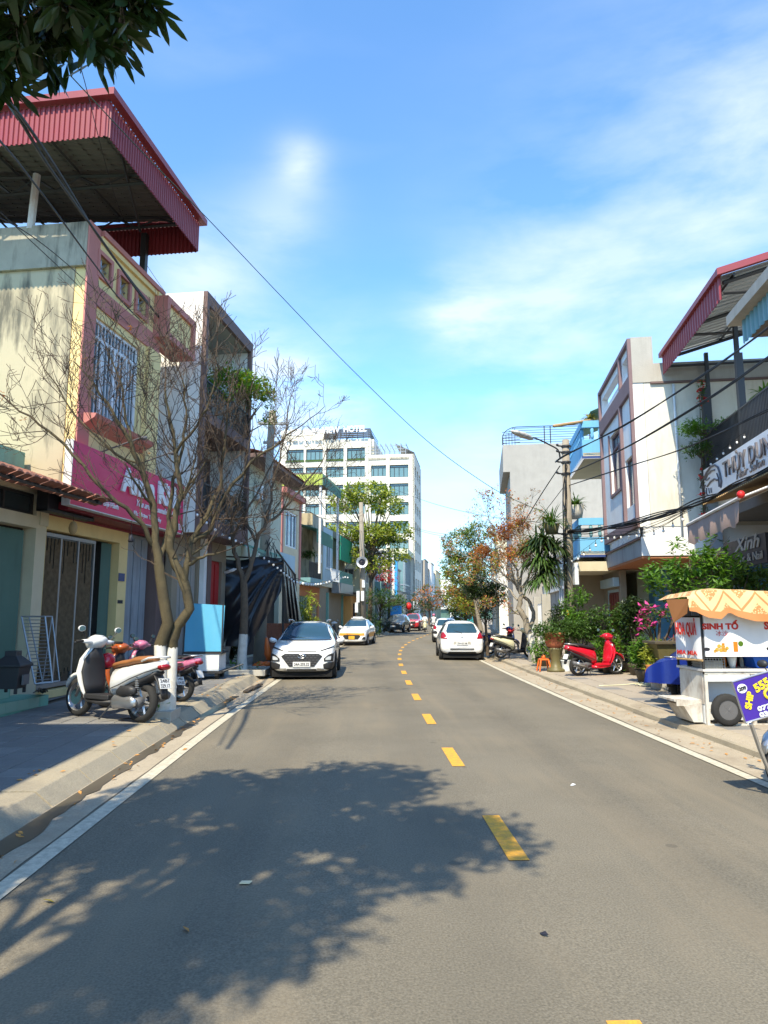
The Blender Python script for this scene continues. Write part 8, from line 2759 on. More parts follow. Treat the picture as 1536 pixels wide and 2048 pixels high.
# ---- black tarpaulin
rn = random.Random(4)
t = thing('tarpaulin', 'huge creased black plastic tarpaulin hung from a bar over a building lot', 'tarpaulin', at(500, 1200, 23.5))
TL, TR, BL, BR = at(432, 1112, 22.7), at(566, 1122, 24.3), at(447, 1292, 23.0), at(522, 1275, 23.6)
nu, nv = 46, 34
vs = []
for j in range(nv + 1):
    v = j / nv
    for i in range(nu + 1):
        u = i / nu
        # the lower right corner is pulled up in a diagonal
        top_ = TL.lerp(TR, u)
        bl = BL.lerp(at(500, 1292, 23.2), min(1, u * 1.6)) if u < .62 else at(500, 1292, 23.2).lerp(at(563, 1182, 24.2), (u - .62) / .38)
        p = top_.lerp(bl, v)
        w_ = math.atan2(v - .1, 1.05 - u)
        k1 = math.sin(w_ * 17 + noise.noise(V((u * 2, v * 2, 2))) * 3)
        k2 = noise.noise(V((w_ * 5, v * 1.5, 7)))
        k3 = 1 - abs(noise.noise(V((w_ * 4, u * 1.5, 1)))) * 3
        belly = math.sin(math.pi * u) * math.sin(math.pi * min(v, .9)) * .5
        vs.append(p + V((0, -1, 0)) * (belly + .03 * k1 + .07 * k2 + .14 * k3) + V((0, 0, -.10 * math.sin(math.pi * u * 2) * (1 - v))))
mb = MB()
mb.add(vs, [(j * (nu + 1) + i, j * (nu + 1) + i + 1, (j + 1) * (nu + 1) + i + 1, (j + 1) * (nu + 1) + i) for j in range(nv) for i in range(nu)])
mb.build('main_sheet', 'tarp_black', t, fix=False, smooth=True)
TL, TR, BL, BR = at(563, 1118, 24.4), at(588, 1150, 26.0), at(578, 1245, 24.8), at(602, 1240, 26.2)
vs = []
nu, nv = 26, 14
for j in range(nv + 1):
    v = j / nv
    for i in range(nu + 1):
        u = i / nu
        p = TL.lerp(TR, u).lerp(BL.lerp(BR, u), v)
        vs.append(p + V((0, -1, 0)) * (.16 * math.sin(u * 22 + v * 1.5) * (.3 + v) + .08 * noise.noise(V((u * 8, v * 3, 5)))))
mb = MB()
mb.add(vs, [(j * (nu + 1) + i, j * (nu + 1) + i + 1, (j + 1) * (nu + 1) + i + 1, (j + 1) * (nu + 1) + i) for j in range(nv) for i in range(nu)])
mb.build('side_curtain', 'tarp_black', t, fix=False, smooth=True)
mb = MB()
mb.tube([at(425, 1112, 22.6), at(566, 1118, 24.4)], .03, 6).tube([at(553, 1100, 24.2), at(590, 1150, 26.1)], .035, 6).tube([at(590, 1148, 26.1), at(596, 1290, 26.2)], .04, 6).tube([at(566, 1118, 24.4), at(566, 1300, 24.9)], .04, 6)
mb.build('bar', 'steel_dark', t)
# pile of bricks behind the crossover, single bricks on the front
bk = MB()
bk.box((-.10, -.05, -.03), (.10, .05, .03))
bo = bk.build('brick', 'brick')
bme = bo.data
bpy.data.objects.remove(bo)
p0 = at(528, 1300, 25.4)
t = thing('brick_stack', 'stack of red bricks under the tarpaulin behind the white crossover', 'bricks', (p0.x, 25.6, .15))
for i in range(9):
    for j in range(20):
        for d in (0,):
            piece(bme, 'brick', t, V((p0.x + .05 + i * .215 + (j % 2) * .1, 25.3 + d + rn.uniform(-.02, .02), .19 + j * .065)), (0, 0, rn.uniform(-.06, .06)))
MB().box((p0.x, 25.38, .15), (p0.x + 2.0, 26.6, 1.40)).build('brick_core', 'brick', t)
# orange folded parasol and cloths beside the pole
p0 = at(533, 1325, 22.4)
t = thing('folded_parasol', 'bright orange folded cloth parasol leaning beside the concrete pole', 'parasol', (p0.x, 22.4, .15))
MB().ell([(at(533, 1275, 22.4), V((.03, 0, 0)), V((0, .03, 0))), (at(534, 1290, 22.4), V((.08, 0, 0)), V((0, .08, 0))), (at(536, 1308, 22.4), V((.12, 0, 0)), V((0, .10, 0))), (at(537, 1320, 22.4), V((.06, 0, 0)), V((0, .06, 0)))], 9).build('cloth', 'plastic_orange', t, smooth=True)
MB().tube([at(532, 1272, 22.4), at(539, 1330, 22.4)], .015, 5).build('pole', 'steel_grey', t)
t = MB()
for k in range(4):
    q = at(515 + k * 6, 1322 + (k % 2) * 4, 21.9)
    t.ball((q.x, q.y, .22 + .05 * (k % 2)), (.16, .12, .09), 8, 5)
tag(t.build('cloth_heap', 'plastic_orange', smooth=True), 'crumpled heap of orange cloth at the foot of the left pole', 'cloth')
# ---- blue panel cart
cl_, cr_ = gp(367, 1335, .15), gp(438, 1360, .15)
Yc = 18.3
c0, c1 = at(372, 1340, Yc), at(438, 1360, Yc)
t = thing('panel_cart', 'hand cart with a tall faded blue panel above white boards on the left pavement', 'cart', ((c0.x + c1.x) / 2, Yc + .4, .15))
zt0, zt1 = at(375, 1206, Yc).z, at(372, 1303, Yc).z
xa, xb = at(368, 1290, Yc).x, at(444, 1290, Yc).x
mb = MB()
pts = []
for j in range(7):
    for i in range(9):
        u, v = i / 8, j / 6
        pts.append(V((xa + (xb - xa) * u + .04 * v, Yc + .02 * math.sin(u * 6 + v * 3), zt1 + (zt0 - zt1) * v - .06 * u * v)))
mb.add(pts, [(j * 9 + i, j * 9 + i + 1, (j + 1) * 9 + i + 1, (j + 1) * 9 + i) for j in range(6) for i in range(8)])
mb.add([p + V((0, .03, 0)) for p in pts], [(j * 9 + i, (j + 1) * 9 + i, (j + 1) * 9 + i + 1, j * 9 + i + 1) for j in range(6) for i in range(8)])
mb.build('blue_panel', 'board_blue', t, fix=False, smooth=True)
zb0, zb1 = at(372, 1308, Yc).z, at(372, 1342, Yc).z
xm = (xa + xb) / 2 - .1
MB().box((xa, Yc - .02, zb1), (xm - .01, Yc + .02, zb0)).build('white_board', 'board_white', t)
MB().box((xm + .01, Yc - .02, zb1), (xb - .06, Yc + .02, zb0)).build('white_board', 'board_white', t)
MB().box((xa, Yc + .021, zb1), (xb - .06, Yc + .9, zb0)).build('box_body', 'board_white', t)
mb = MB()
mb.box((xa - .03, Yc - .04, zb0), (xb, Yc + .9, zb0 + .04)).box((xa - .03, Yc - .04, zb1 - .06), (xb + .02, Yc + .9, zb1))
for x in (xa - .02, xb - .02):
    mb.box((x, Yc - .01, zb0), (x + .03, Yc + .02, zt0 - .02))
mb.tube([(xb, Yc + .1, zb1 - .03), (xb + .5, Yc + .3, zb1 + .15)], .018, 5)
mb.build('frame', 'steel_dark', t)
for x in (xa + .25, xb - .12):
    for y in (Yc + .12, Yc + .75):
        MB().lathe((x, y, .15 + .15), [(.15, -.04), (.15, .04)], 14, 'x').build('wheel', 'rubber', t)
# ---- silver metal rack leaning by the gate
g0, g1 = at(50, 1366, 12.1), at(104, 1366, 12.1)
t = thing('metal_rack', 'leaning silver wire rack on the tiled steps by the shop gate', 'rack', V((g0.x, 12.1, .5)))
q00, q10, q01, q11 = at(70, 1368, 12.2), at(105, 1365, 12.3), at(43, 1233, 12.5), at(90, 1233, 12.5)
mb = MB()
for a, b in ((q00, q01), (q10, q11), (q00, q10), (q01, q11)):
    mb.tube([a, b], .016, 6)
    mb.tube([a + V((0, .28, 0)), b + V((0, .28, 0))], .012, 6)
for i in range(1, 19):
    k = i / 19
    mb.tube([q00.lerp(q01, k), q10.lerp(q11, k)], .007, 4)
for q in (q00, q10, q01, q11):
    mb.tube([q, q + V((0, .28, 0))], .012, 5)
mb.tube([q00 + V((0, .28, 0)), q11 + V((0, .28, 0))], .01, 4).tube([q01.lerp(q00, .5), q00.lerp(q10, .0) + V((-.25, .1, .25))], .01, 4)
mb.build('wire_frame', 'steel_grey', t)
# ---- black brazier on the steps
q = at(22, 1372, 11.9)
bz_ = V((q.x, 11.9, .515))
t = thing('brazier', 'black cast iron stove with a lidded top standing on the green steps', 'stove', bz_)
w = .21
mb = MB()
mb.loft([[V((bz_.x + sx * a, bz_.y + sy * a, bz_.z + z)) for sx, sy in ((-1, -1), (1, -1), (1, 1), (-1, 1))] for a, z in ((w * .8, .08), (w, .42), (w * 1.12, .43), (w * 1.12, .46), (w * .45, .60), (w * .45, .68))])
mb.build('body', 'steel_dark', t, bevel=.008)
mb = MB()
for sx in (-1, 1):
    for sy in (-1, 1):
        mb.box((bz_.x + sx * w * .7 - .02, bz_.y + sy * w * .7 - .02, bz_.z), (bz_.x + sx * w * .7 + .02, bz_.y + sy * w * .7 + .02, bz_.z + .08))
mb.build('foot', 'steel_dark', t)
MB().box((bz_.x + w + .0, bz_.y - .1, bz_.z + .14), (bz_.x + w + .03, bz_.y + .1, bz_.z + .3)).build('fire_door', 'plastic_grey', t)
clump('weeds', 'small green weeds growing at the end of the tiled steps', 'plant', gp(85, 1380, .33), [(at(80, 1383, 12.1), (.2, .12, .06))], 30, .07, 'leaf_bright', 131)
mb = MB()
mb.box((-5.95, 9.2, .15), (-5.2, 10.0, .30))
tag(mb.build('ramp_block', 'stone_pale', bevel=.03), 'pale concrete ramp block at the left edge of the pavement', 'block')
# small wall things: security cameras, hanging lamp, lantern
q = at(462, 1142, 22.5)
t = thing('security_camera', 'white security camera on a stalk by the red door', 'camera', q)
MB().tube([q + V((-.2, 0, -.06)), q + V((.12, -.05, .05))], .05, 8).build('housing', 'sign_white', t, smooth=True)
MB().tube([q + V((.12, -.05, .05)), q + V((.3, .3, .12))], .02, 5).build('arm', 'sign_white', t)
q = at(262, 1076, 13.9)
t = thing('hanging_lamp', 'small dark bell shaped lamp hanging under the magenta sign', 'lamp', q)
MB().lathe(q, [(.05, -.08), (.06, -.06), (.03, .03), (.008, .07)], 10).build('shade', 'ink', t, smooth=True)
MB().tube([q + V((0, 0, .07)), q + V((0, 0, .35))], .006, 4).build('cord', 'cable', t)
q = at(146, 1056, 14.0)
t = thing('hanging_ornament', 'woven round ornament hanging in the shop doorway', 'ornament', q)
MB().ball(q, (.09, .05, .14), 10, 6).build('ball', 'canopy_tan', t, smooth=True)
MB().tube([q, q + V((0, 0, .3))], .006, 4).build('cord', 'cable', t)
# wall light bars over the brown house and lintel lamps skipped: small street things on the right
q = at(1110, 1183, 23)
# ---- orange stool stack by the pedestal
q = gp(1088, 1342, .13)
t = thing('plastic_stool', 'bright orange plastic stool with splayed legs left of the pedestal planter', 'stool', q)
mb = MB()
mb.loft([[V((q.x + sx * a, q.y + sy * a, z)) for sx, sy in ((-1, -1), (1, -1), (1, 1), (-1, 1))] for a, z in ((.13, .44), (.14, .47), (.11, .49))])
mb.build('seat', 'plastic_orange', t, bevel=.01)
for sx in (-1, 1):
    for sy in (-1, 1):
        MB().tube([(q.x + sx * .11, q.y + sy * .11, .46), (q.x + sx * .17, q.y + sy * .17, .13)], [.028, .022], 6).build('leg', 'plastic_orange', t)
MB().ball((q.x, q.y, .53), (.07, .07, .08), 8, 5).build('cloth', 'plastic_orange', t, smooth=True)
# hose loops
mb = MB()
q = gp(1290, 1372, .13)
hz_ = []
for i in range(60):
    a = i * .35
    hz_.append(V((q.x + .25 * math.cos(a) + i * .004, q.y + .18 * math.sin(a), .15 + .02 * (i % 5 == 0) + i * .001)))
hz_ += [V((q.x - .5, q.y + .1, .15)), V((q.x - 1.1, q.y - .05, .145))]
mb.tube(cat_(hz_, 3), .012, 5)
tag(mb.build('garden_hose', 'scooter_cream', smooth=True), 'pale garden hose coiled on the pavement left of the blue tarp', 'hose')
# ---- blue rain cover over two scooters
t = thing('rain_cover', 'wrinkled dark blue rain cover draped over two scooters beside the juice cart', 'cover', (6.3, 14.0, .5))
nu, nv = 34, 26
vs = []
cd = V((.70, .71, 0)).normalized()
cn = V((cd.y, -cd.x, 0))
cc0 = V((5.98, 12.75, 0))
for j in range(nv + 1):
    v = j / nv
    a = math.pi * (v - .5)
    for i in range(nu + 1):
        u = i / nu
        x = 1.4 * u + .05 * noise.noise(V((u * 5, v * 8, 8)))
        hgt = 1.02 + .20 * math.exp(-((u - .80) / .13) ** 2) - .06 * math.exp(-(u / .10) ** 2)
        low = .50 + .05 * math.sin(u * 13)
        ca_ = max(0, math.cos(a))
        y = (.60 + .06 * math.sin(u * 26 + 2) * (1 - ca_)) * math.sin(a) * (1 + .1 * (1 - ca_)) + .15
        z = low + (hgt - low) * ca_ ** .4 + .03 * noise.noise(V((u * 8, v * 6, 2)))
        vs.append(cc0 + cd * x + cn * y * -1 + V((0, 0, z)) + cn * .05 * noise.noise(V((u * 9, v * 9, 3))))
mb = MB()
mb.add(vs, [(j * (nu + 1) + i, j * (nu + 1) + i + 1, (j + 1) * (nu + 1) + i + 1, (j + 1) * (nu + 1) + i) for j in range(nv) for i in range(nu)])
# rear flap
k_ = [vs[j * (nu + 1)] for j in range(nv + 1)]
mb.add([p for q_ in k_ for p in (q_, V((q_.x - .03, q_.y - .03 + .03 * math.sin(q_.x * 30), min(q_.z, .52))))], [(2 * i, 2 * i + 1, 2 * i + 3, 2 * i + 2) for i in range(nv)])
mb.build('cloth', 'tarp_blue', t, fix=False, smooth=True)

# ---- juice cart
Yj = 10.75
def J(x, y):
    return at(x, y, Yj)
t = thing('juice_cart', 'worn white juice cart with red lettered panel and a patterned cloth awning', 'cart', (J(1412, 1400).x, Yj, .13))
xl, xr = J(1412, 1400).x, J(1412, 1400).x + 1.75
D_ = .80
zc, zp0, zp1, zfl = J(1412, 1343).z, J(1412, 1313).z, J(1405, 1232).z, J(1412, 1448).z
xp = J(1383, 1260).x
mb = MB()
for x in (xl, xl + .72, xr):
    for y in (Yj, Yj + D_):
        mb.box((x, y, zfl), (x + .045, y + .045, zc))
for (z) in (zc, zfl):
    mb.box((xl, Yj - .01, z - .04), (xr + .045, Yj + .035, z)).box((xl, Yj + D_, z - .04), (xr + .045, Yj + D_ + .045, z)).box((xl, Yj + .035, z - .04), (xl + .045, Yj + D_, z))
mb.box((xl + .04, Yj - .012, J(1412, 1428).z), (xl + .72, Yj + .03, J(1412, 1419).z + .01))
mb.build('frame', 'worn_white', t)
MB().box((xl - .03, Yj - .03, zc), (xr + .1, Yj + D_ + .08, zc + .035)).build('counter', 'steel_white', t)
MB().box((xl + .047, Yj - .006, J(1412, 1363).z), (xl + .70, Yj + .02, zc - .042)).build('drawer_panel', 'board_white', t)
MB().box((xl - .012, Yj + .05, J(1412, 1407).z - .02), (xl - .002, Yj + D_, zc - .01)).build('end_panel', 'worn_white', t)
MB().box((xl - .008, Yj + .05, zfl), (xl + .0, Yj + D_, J(1412, 1409).z - .02)).build('end_panel', 'board_white', t)
MB().box((xl + .05, Yj + .25, zfl + .02), (xl + .72, Yj + .28, J(1412, 1363).z)).build('back_board', 'cardboard_white', t)
text('verto', .30, .12, V((xl + .38, Yj + .245, zfl + .38)), V((.35, 0, -.9)), V((.9, 0, .35)), 'ink', t, .004)
MB().box((xl + .75, Yj + .0, zfl + .05), (xr, Yj + .03, zc - .15)).build('front_panel', 'dark_interior', t)
# ramp shelf and low step at the left end
mb = MB()
mb.box((xl - .42, Yj + .15, .46), (xl - .01, Yj + .75, .49)).box((xl - .40, Yj + .12, .40), (xl - .01, Yj + .15, .49))
mb.build('side_shelf', 'worn_white', t)
mb = MB()
mb.loft([[V((xl - .16, Yj + .1, .16)), V((xl - .02, Yj + .1, .16)), V((xl - .02, Yj + .1, .45)), V((xl - .30, Yj + .1, .40))], [V((xl - .16, Yj + .7, .16)), V((xl - .02, Yj + .7, .16)), V((xl - .02, Yj + .7, .45)), V((xl - .30, Yj + .7, .40))]])
mb.build('toolbox', 'worn_white', t)
# wheel
wc = gp(1452, 1459, .13)
wx, wr_ = J(1450, 1430).x, .235
for y in (Yj - .07, Yj + D_ + .05):
    mb = MB()
    mb.lathe((wx, y, .13 + wr_), [(wr_ * .62, -.05), (wr_ * .9, -.06), (wr_, -.03), (wr_, .03), (wr_ * .9, .06), (wr_ * .62, .05)], 24, 'y', False)
    w_ = mb.build('wheel', 'rubber', t, smooth=True)
    mb = MB()
    mb.lathe((wx, y, .13 + wr_), [(wr_ * .64, -.04), (wr_ * .58, .0), (.03, .01)], 20, 'y')
    for i in range(8):
        a = i * math.pi / 4
        mb.tube([(wx, y - .03, .13 + wr_), (wx + wr_ * .6 * math.cos(a), y - .025, .13 + wr_ + wr_ * .6 * math.sin(a))], .014, 4)
    mb.build('rim', 'plastic_grey', w_)
# posts and sign panel
mb = MB()
for x in (xl - .02, xr):
    for y in (Yj - .02, Yj + D_ + .04):
        mb.box((x, y, zc + .035), (x + .03, y + .03, 2.12))
mb.build('post', 'steel_dark', t)
MB().box((xl + .012, Yj - .06, zp0), (xr + .05, Yj - .03, zp1 + .08)).build('sign_panel', 'sign_white', t)
def JT(s, x, y, wpx, hpx, m, **k):
    a = J(x, y)
    return text(s, wpx / 1400 * Yj, hpx / 1400 * Yj, V((a.x, Yj - .062, a.z)), V((1, 0, 0)), V((0, 0, 1)), m, t, .004, **k)
JT('SINH TỐ', 1401, 1259, 73, 19, 'sign_red', bold=.05)
JT('冰沙', 1428, 1272, 24, 11, 'sign_red')
JT('SINH', 1524, 1259, 43, 16, 'sign_red', bold=.05)
# fruit print: cups, fruit, glass
mb = MB()
for (x, y, r_) in ((1430, 1299, 4), (1438, 1300, 4), (1446, 1300, 4), (1434, 1292, 4), (1442, 1293, 4), (1450, 1296, 3.5), (1426, 1302, 3)):
    c_ = J(x, y)
    mb.lathe((c_.x, Yj - .062, c_.z), [(r_ / 1400 * Yj, -.003), (r_ / 1400 * Yj, 0)], 12, 'y')
mb.build('fruit_print', 'fruit_mix', t)
mb = MB()
for (x0, y0, x1, y1) in ((1439, 1286, 1446, 1303), (1462, 1283, 1472, 1303)):
    a, b = J(x0, y0), J(x1, y1)
    mb.box((a.x, Yj - .065, b.z), (b.x, Yj - .06, a.z))
mb.build('glass_print', 'lamp_orange', t)
mb = MB()
for (x, y, rx, rz) in ((1410, 1298, 6, 3.5), (1534, 1297, 6, 3.5)):
    c_ = J(x, y)
    mb.ell([(V((c_.x, Yj - .066, c_.z)), V((rx / 1400 * Yj, 0, 0)), V((0, 0, rz / 1400 * Yj))), (V((c_.x, Yj - .061, c_.z)), V((rx / 1400 * Yj, 0, 0)), V((0, 0, rz / 1400 * Yj)))], 12)
mb.build('cup_print', 'ink', t)
a, b = J(1472, 1285), J(1479, 1296)
MB().lathe((J(1477, 1287).x, Yj - .062, J(1477, 1287).z), [(.04, -.003), (.04, 0)], 12, 'y').build('lime_print', 'leaf_bright', t)
# end banner hanging at the left, with red lettering
n0 = V((xl - .03, Yj - .03, 0))
n1 = V((xl - .18, Yj + .50, 0))
zb_, zt_ = at(1385, 1318, Yj).z, at(1385, 1235, Yj).z
mb = MB()
pts = []
for j in range(6):
    for i in range(9):
        u, v = i / 8, j / 5
        q = n0.lerp(n1, u)
        pts.append(V((q.x - .02 * math.sin(u * 9) - .03 * v * 0, q.y, zb_ + (zt_ - zb_) * v)))
mb.add(pts, [(j * 9 + i, j * 9 + i + 1, (j + 1) * 9 + i + 1, (j + 1) * 9 + i) for j in range(5) for i in range(8)])
mb.build('end_banner', 'sign_white', t, fix=False, smooth=True)
bd = (n0 - n1).normalized()
bn_ = bd.cross(V((0, 0, 1)))
off_ = bn_ * .035
text('HOA QUẢ', .46, .30, n1 + off_ + bd * .04 + V((0, 0, zb_ + .32)), bd, V((0, 0, 1)), 'sign_red', t, .004, bold=.03)
text('MIA MIA', .44, .07, n1 + off_ + bd * .05 + V((0, 0, zb_ + .05)), bd, V((0, 0, 1)), 'sign_red', t, .004, bold=.03)
MB().tube([n1 + V((0, 0, zb_ - .02)), n0 + V((0, 0, zb_ - .02))], .02, 5).build('banner_bar', 'canopy_tan', t)
# cloth awning
cloth = MB()
nu, nv = 40, 12
vs = []
edge = [(0, 1222), (.05, 1224), (.12, 1235), (.2, 1238), (.26, 1224), (.32, 1233), (.42, 1242), (.55, 1243), (.7, 1236), (.85, 1228), (1.0, 1218)]
def eh(u):
    for (a, p), (b, q) in zip(edge, edge[1:]):
        if u <= b:
            return p + (q - p) * (u - a) / (b - a)
    return 1215
for j in range(nv + 1):
    v = j / nv
    for i in range(nu + 1):
        u = i / nu
        x = (xl - .28) + (xr + .3 - xl + .28) * u
        ztop = 2.16 + .02 * math.sin(u * 7) - .10 * math.exp(-(u / .07) ** 2)
        if v < .35:
            k = v / .35
            z = 1.8 + (1227 - eh(u)) / 1400 * Yj + (ztop - (1.8 + (1227 - eh(u)) / 1400 * Yj)) * k
            y = Yj - .30 + .12 * k + .03 * math.sin(u * 25)
            x -= .03 * (1 - k)
        else:
            k = (v - .35) / .65
            z = ztop - .05 * k + .015 * noise.noise(V((u * 9, v * 9, 1)))
            y = Yj - .18 + (D_ + .40) * k
        vs.append(V((x, y, z)))
cloth.add(vs, [(j * (nu + 1) + i, j * (nu + 1) + i + 1, (j + 1) * (nu + 1) + i + 1, (j + 1) * (nu + 1) + i) for j in range(nv) for i in range(nu)])
ca = thing('cloth_awning', 'yellow cloth with orange diamond patterns laid over the juice cart as an awning', 'awning', (xl, Yj, 2.0))
co = cloth.build('cloth', ['cloth_pattern', 'cloth_orange', 'cloth_trim'], ca, fix=False, smooth=True)
for p in co.data.polygons:
    i, j = p.index % nu, p.index // nu
    if j == 0:
        p.material_index = 1
mb = MB()
mb.tube([V((xl - .26, Yj - .30, vs[2].z)), V((xl - .22, Yj - .1, 1.98)), V((xl - .30, Yj + .3, 1.95))], .02, 4)
q = [V((xl - .30, Yj - .28, 2.02)), V((xl - .36, Yj + .35, 2.02)), V((xl - .33, Yj + .20, 1.66)), V((xl - .28, Yj - .15, 1.80))]
mb = MB()
mb.prism(q, V((-.01, 0, 0)))
mb.build('hanging_corner', 'cloth_orange', ca)
# things on the counter
a, b = J(1390, 1340), J(1452, 1340)
t2 = thing('plastic_crate', 'grey basket crate of cups on the juice cart counter', 'crate', (a.x, Yj, zc + .036))
mb = MB()
x0, x1, y0, y1, z0, z1 = xl + .0, xl + .36, Yj + .06, Yj + .4, zc + .037, zp0 - .03
for i in range(9):
    x = x0 + (x1 - x0) * i / 8
    mb.box((x - .004, y0, z0), (x + .004, y0 + .008, z1))
    if i < 8:
        mb.box((x0, y0 + (y1 - y0) * i / 8, z0), (x0 + .008, y0 + (y1 - y0) * i / 8 + .008, z1))
for k in range(5):
    z = z0 + (z1 - z0) * k / 4
    mb.box((x0, y0 - .002, z - .004), (x1, y0 + .01, z + .004)).box((x0 - .002, y0, z - .004), (x0 + .01, y1, z + .004))
mb.build('basket', 'steel_grey', t2)
MB().box((x0 + .02, y0 + .03, z0), (x1 - .02, y1, z1 - .05)).build('cups', 'stone_pale', t2)
mb = MB()
mb.loft([[V((cx_ + sx * a, Yj + .30 + sy * .17, z)) for sx, sy in ((-1, -1), (1, -1), (1, 1), (-1, 1))] for cx_, a, z in ((xl + 1.14, .24, zc + .037), (xl + 1.14, .30, zp0 - .0), (xl + 1.14, .32, zp0 + .01))])
tag(mb.build('plastic_box', 'plastic_blue', bevel=.01), 'bright blue plastic box on the counter of the juice cart', 'box')
c_ = J(1468, 1332)
mb = MB()
mb.lathe((xl + .55, Yj + .2, zc + .037), [(.04, 0), (.06, .10), (.07, .16), (.07, .18)], 12)
tag(mb.build('cup', 'board_white', smooth=True), 'white cup between the crate and the blue box on the cart', 'cup')
for i in range(5):
    q = V((xl + .48 + i * .085, Yj + .42 + .05 * (i % 2), zc + .037))
    m_ = MB()
    m_.lathe(q, [(.03, 0), (.033, .10), (.014, .16), (.014, .20)], 10)
    tag(m_.build('bottle', ['leaf_bright', 'lamp_orange', 'ink', 'sign_red', 'stone_pale'][i], smooth=True), ['green', 'orange', 'black', 'red', 'pale'][i] + ' bottle standing at the back of the juice cart counter', 'bottle', 'bottles on the juice cart')
MB().box((xl + .05, Yj + .62, zc + .036), (xr, Yj + .66, zp1)).build('back_wall', 'dark_interior', t)

# ---- purple advertising sign on a parked motorcycle
Ys = 6.9
S_ = lambda x, y: at(x, y, Ys)
t = thing('advert_sign', 'tilted purple SHIP sign with yellow and white lettering in a steel frame', 'sign', S_(1500, 1440))
TL_, BL_ = S_(1464, 1364), S_(1491, 1446)
dn = (BL_ - TL_).normalized()
rt = (at(1536, 1345, Ys) - TL_).normalized()
w_, h_ = .62, (BL_ - TL_).length
rt = (rt - dn * rt.dot(dn)).normalized()
nn = rt.cross(-dn)
MB().prism([TL_, TL_ + rt * w_, TL_ + rt * w_ + dn * h_, TL_ + dn * h_], -nn * .02).build('banner', 'sign_purple', t)
mb = MB()
c4 = [TL_, TL_ + rt * w_, TL_ + rt * w_ + dn * h_, TL_ + dn * h_]
for a, b in zip(c4, c4[1:] + c4[:1]):
    mb.tube([a, b], .010, 4)
mb.build('frame', 'silver', t)
def ST(s, u, v, w, h, m, ang=0, **k):
    a = math.radians(ang)
    X = rt * math.cos(a) - dn * math.sin(a)
    Y = -dn * math.cos(a) - rt * math.sin(a)
    return text(s, w, h, TL_ + rt * u + dn * v + nn * .006, X, Y, m, t, .002, bold=.05, **k)
MB().prism([TL_ + rt * (.075 + .05 * math.cos(a)) + dn * (.085 + .045 * math.sin(a)) + nn * .002 for a in np.linspace(0, 6.283, 20, endpoint=False)], nn * .002).build('badge', 'sign_white', t)
ST('209', .035, .105, .08, .04, 'ink')
ST('SHIP', .095, .30, .17, .07, 'sign_yellow', 62)
ST('555', .20, .165, .17, .085, 'sign_yellow', 14)
ST('077 3456', .155, .335, .34, .05, 'sign_white')
ST('034 2198', .155, .395, .34, .05, 'sign_white')
MB().tube([TL_ + rt * (.34 + .07 * math.cos(a)) + dn * (.20 + .05 * math.sin(a)) + nn * .006 for a in np.linspace(.6, 5.2, 16)], .014, 6).build('ring_print', 'sign_yellow', t)
r = make_scooter('parked silver motorcycle at the right picture edge behind the purple sign', 'silver', (5.30, 7.75, 0), (4.35, 7.25, 0), 'seat_black', name='motorcycle', z=.05, cat='motorcycle')
mb = MB()
mb.tube([S_(1502, 1448), at(1520, 1500, 7.0), at(1545, 1560, 7.1)], .022, 6).tube([TL_ + rt * .1 + dn * .02 - nn * .03, TL_ + rt * .45 + dn * (h_ + .02) - nn * .03], .012, 5).tube([TL_ + rt * .5 + dn * h_, at(1560, 1500, 7.3)], .02, 6)
mb.build('stand_bar', 'silver', t)
# ---- small litter
rl = random.Random(9)
def litter(x, y, z, s, m, label, cat='leaf'):
    q = gp(x, y, z)
    mb = MB()
    a = rl.uniform(0, 6.28)
    d, e = V((math.cos(a), math.sin(a), .15)) * s, V((-math.sin(a), math.cos(a), .1)) * s * .45
    q = q + V((0, 0, .012))
    mb.add([q - d, q + e + V((0, 0, .01)), q + d, q - e], [(0, 1, 2, 3)])
    mb.add([v - V((0, 0, .002)) for v in (q - d, q + e + V((0, 0, .01)), q + d, q - e)], [(3, 2, 1, 0)])
    o = mb.build('fallen_leaf' if cat == 'leaf' else 'paper_scrap', m, fix=False)
    return tag(o, label, cat)
litter(97, 1805, .012, .045, 'leaf_yellow', 'yellow fallen leaf on the road in the tree shade at the lower left')
litter(372, 1862, .02, .035, 'leaf_fallen', 'curled brown leaf on the shaded road below the paper scrap')
litter(370, 1500, .012, .04, 'leaf_fallen', 'small brown leaf just beside the left white line')
litter(1088, 1872, .03, .03, 'ink', 'dark spot of dried leaf on the sunny road at the lower right')
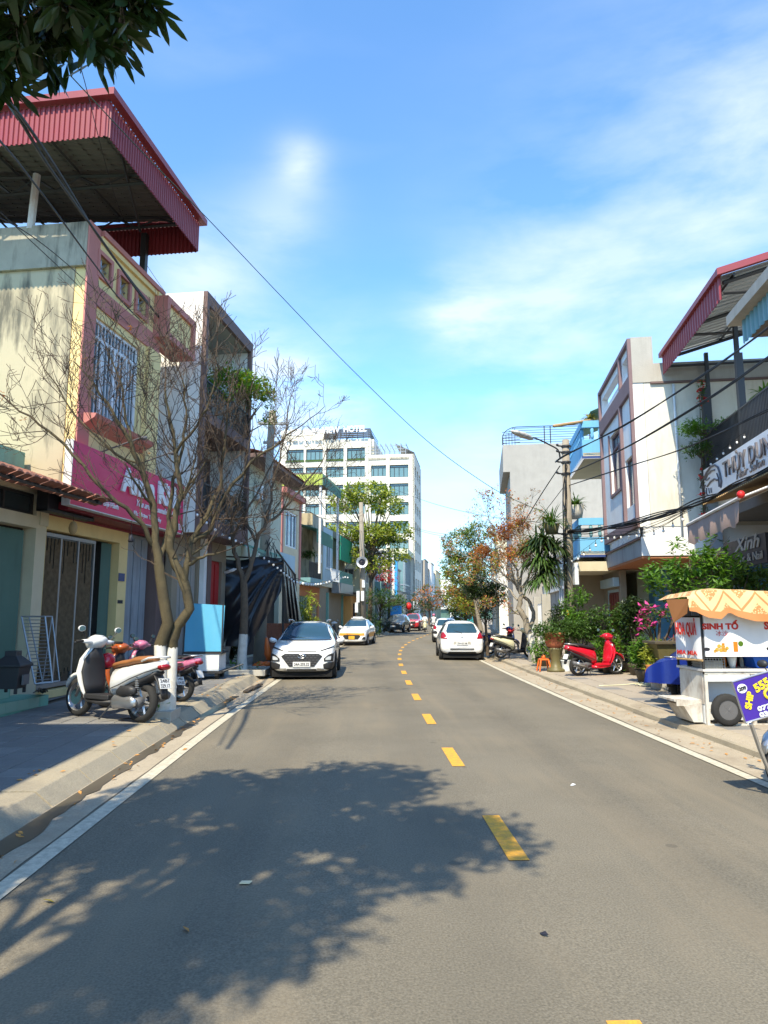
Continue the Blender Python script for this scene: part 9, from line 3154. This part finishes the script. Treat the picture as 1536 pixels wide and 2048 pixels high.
litter(1146, 1572, .02, .03, 'paper_s' if False else 'sign_white', 'tiny white scrap on the sunlit right lane', 'paper')
q = gp(490, 1765, .03)
mb = MB()
mb.prism([q + V((-.035, -.02, 0)), q + V((.035, -.025, 0)), q + V((.045, .022, 0)), q + V((-.025, .025, 0))], V((0, 0, .004)))
tag(mb.build('paper_scrap', 'scooter_cream'), 'pale green paper scrap lying in the middle of the tree shade', 'paper')
mb = MB()
for _ in range(170):
    s = rl.uniform(3.5, 26)
    q = ppt(s, rl.choice((-4.0 + rl.uniform(0, .35), -4.0 + rl.uniform(0, .2), -4.45 + rl.uniform(-.2, .2))), .02)
    if q.z and abs(q.x) > 0:
        off = 0
    zz = .155 if (q - ppt(s, -4.2)).dot(pnorm(int(s + 13))[0]) < 0 else .02
    q.z = zz
    a = rl.uniform(0, 6.28)
    k = rl.uniform(.02, .05)
    d, e = V((math.cos(a), math.sin(a), rl.uniform(-.1, .3))) * k, V((-math.sin(a), math.cos(a), 0)) * k * .45
    mb.add([q - d, q + e, q + d, q - e + V((0, 0, .01))], [(0, 1, 2, 3)])
for _ in range(150):
    s = rl.uniform(6, 30)
    q = ppt(s, 3.3 + rl.uniform(0, .45), .018)
    a = rl.uniform(0, 6.28)
    k = rl.uniform(.015, .04)
    d, e = V((math.cos(a), math.sin(a), rl.uniform(-.1, .2))) * k, V((-math.sin(a), math.cos(a), 0)) * k * .5
    mb.add([q - d, q + e, q + d, q - e + V((0, 0, .008))], [(0, 1, 2, 3)])
tag(mb.build('gutter_litter', 'leaf_fallen', fix=False), 'scattered dry leaves and bits along both gutters', 'litter', kind='stuff')
q = gp(500, 1385, .02)
t = thing('drain_plank', 'short broken timber planks lying in the left gutter before the crossover', 'planks', q)
for k in range(2):
    a = ppt(q.y - .1 + k * .5, -3.82 + k * .05, .03)
    b = ppt(q.y + 1.0 + k * .5, -3.78 + k * .05, .04)
    n_ = V((.06, 0, 0))
    MB().prism([a - n_, a + n_, b + n_, b - n_], V((0, 0, .03))).build('plank', 'bark', t)
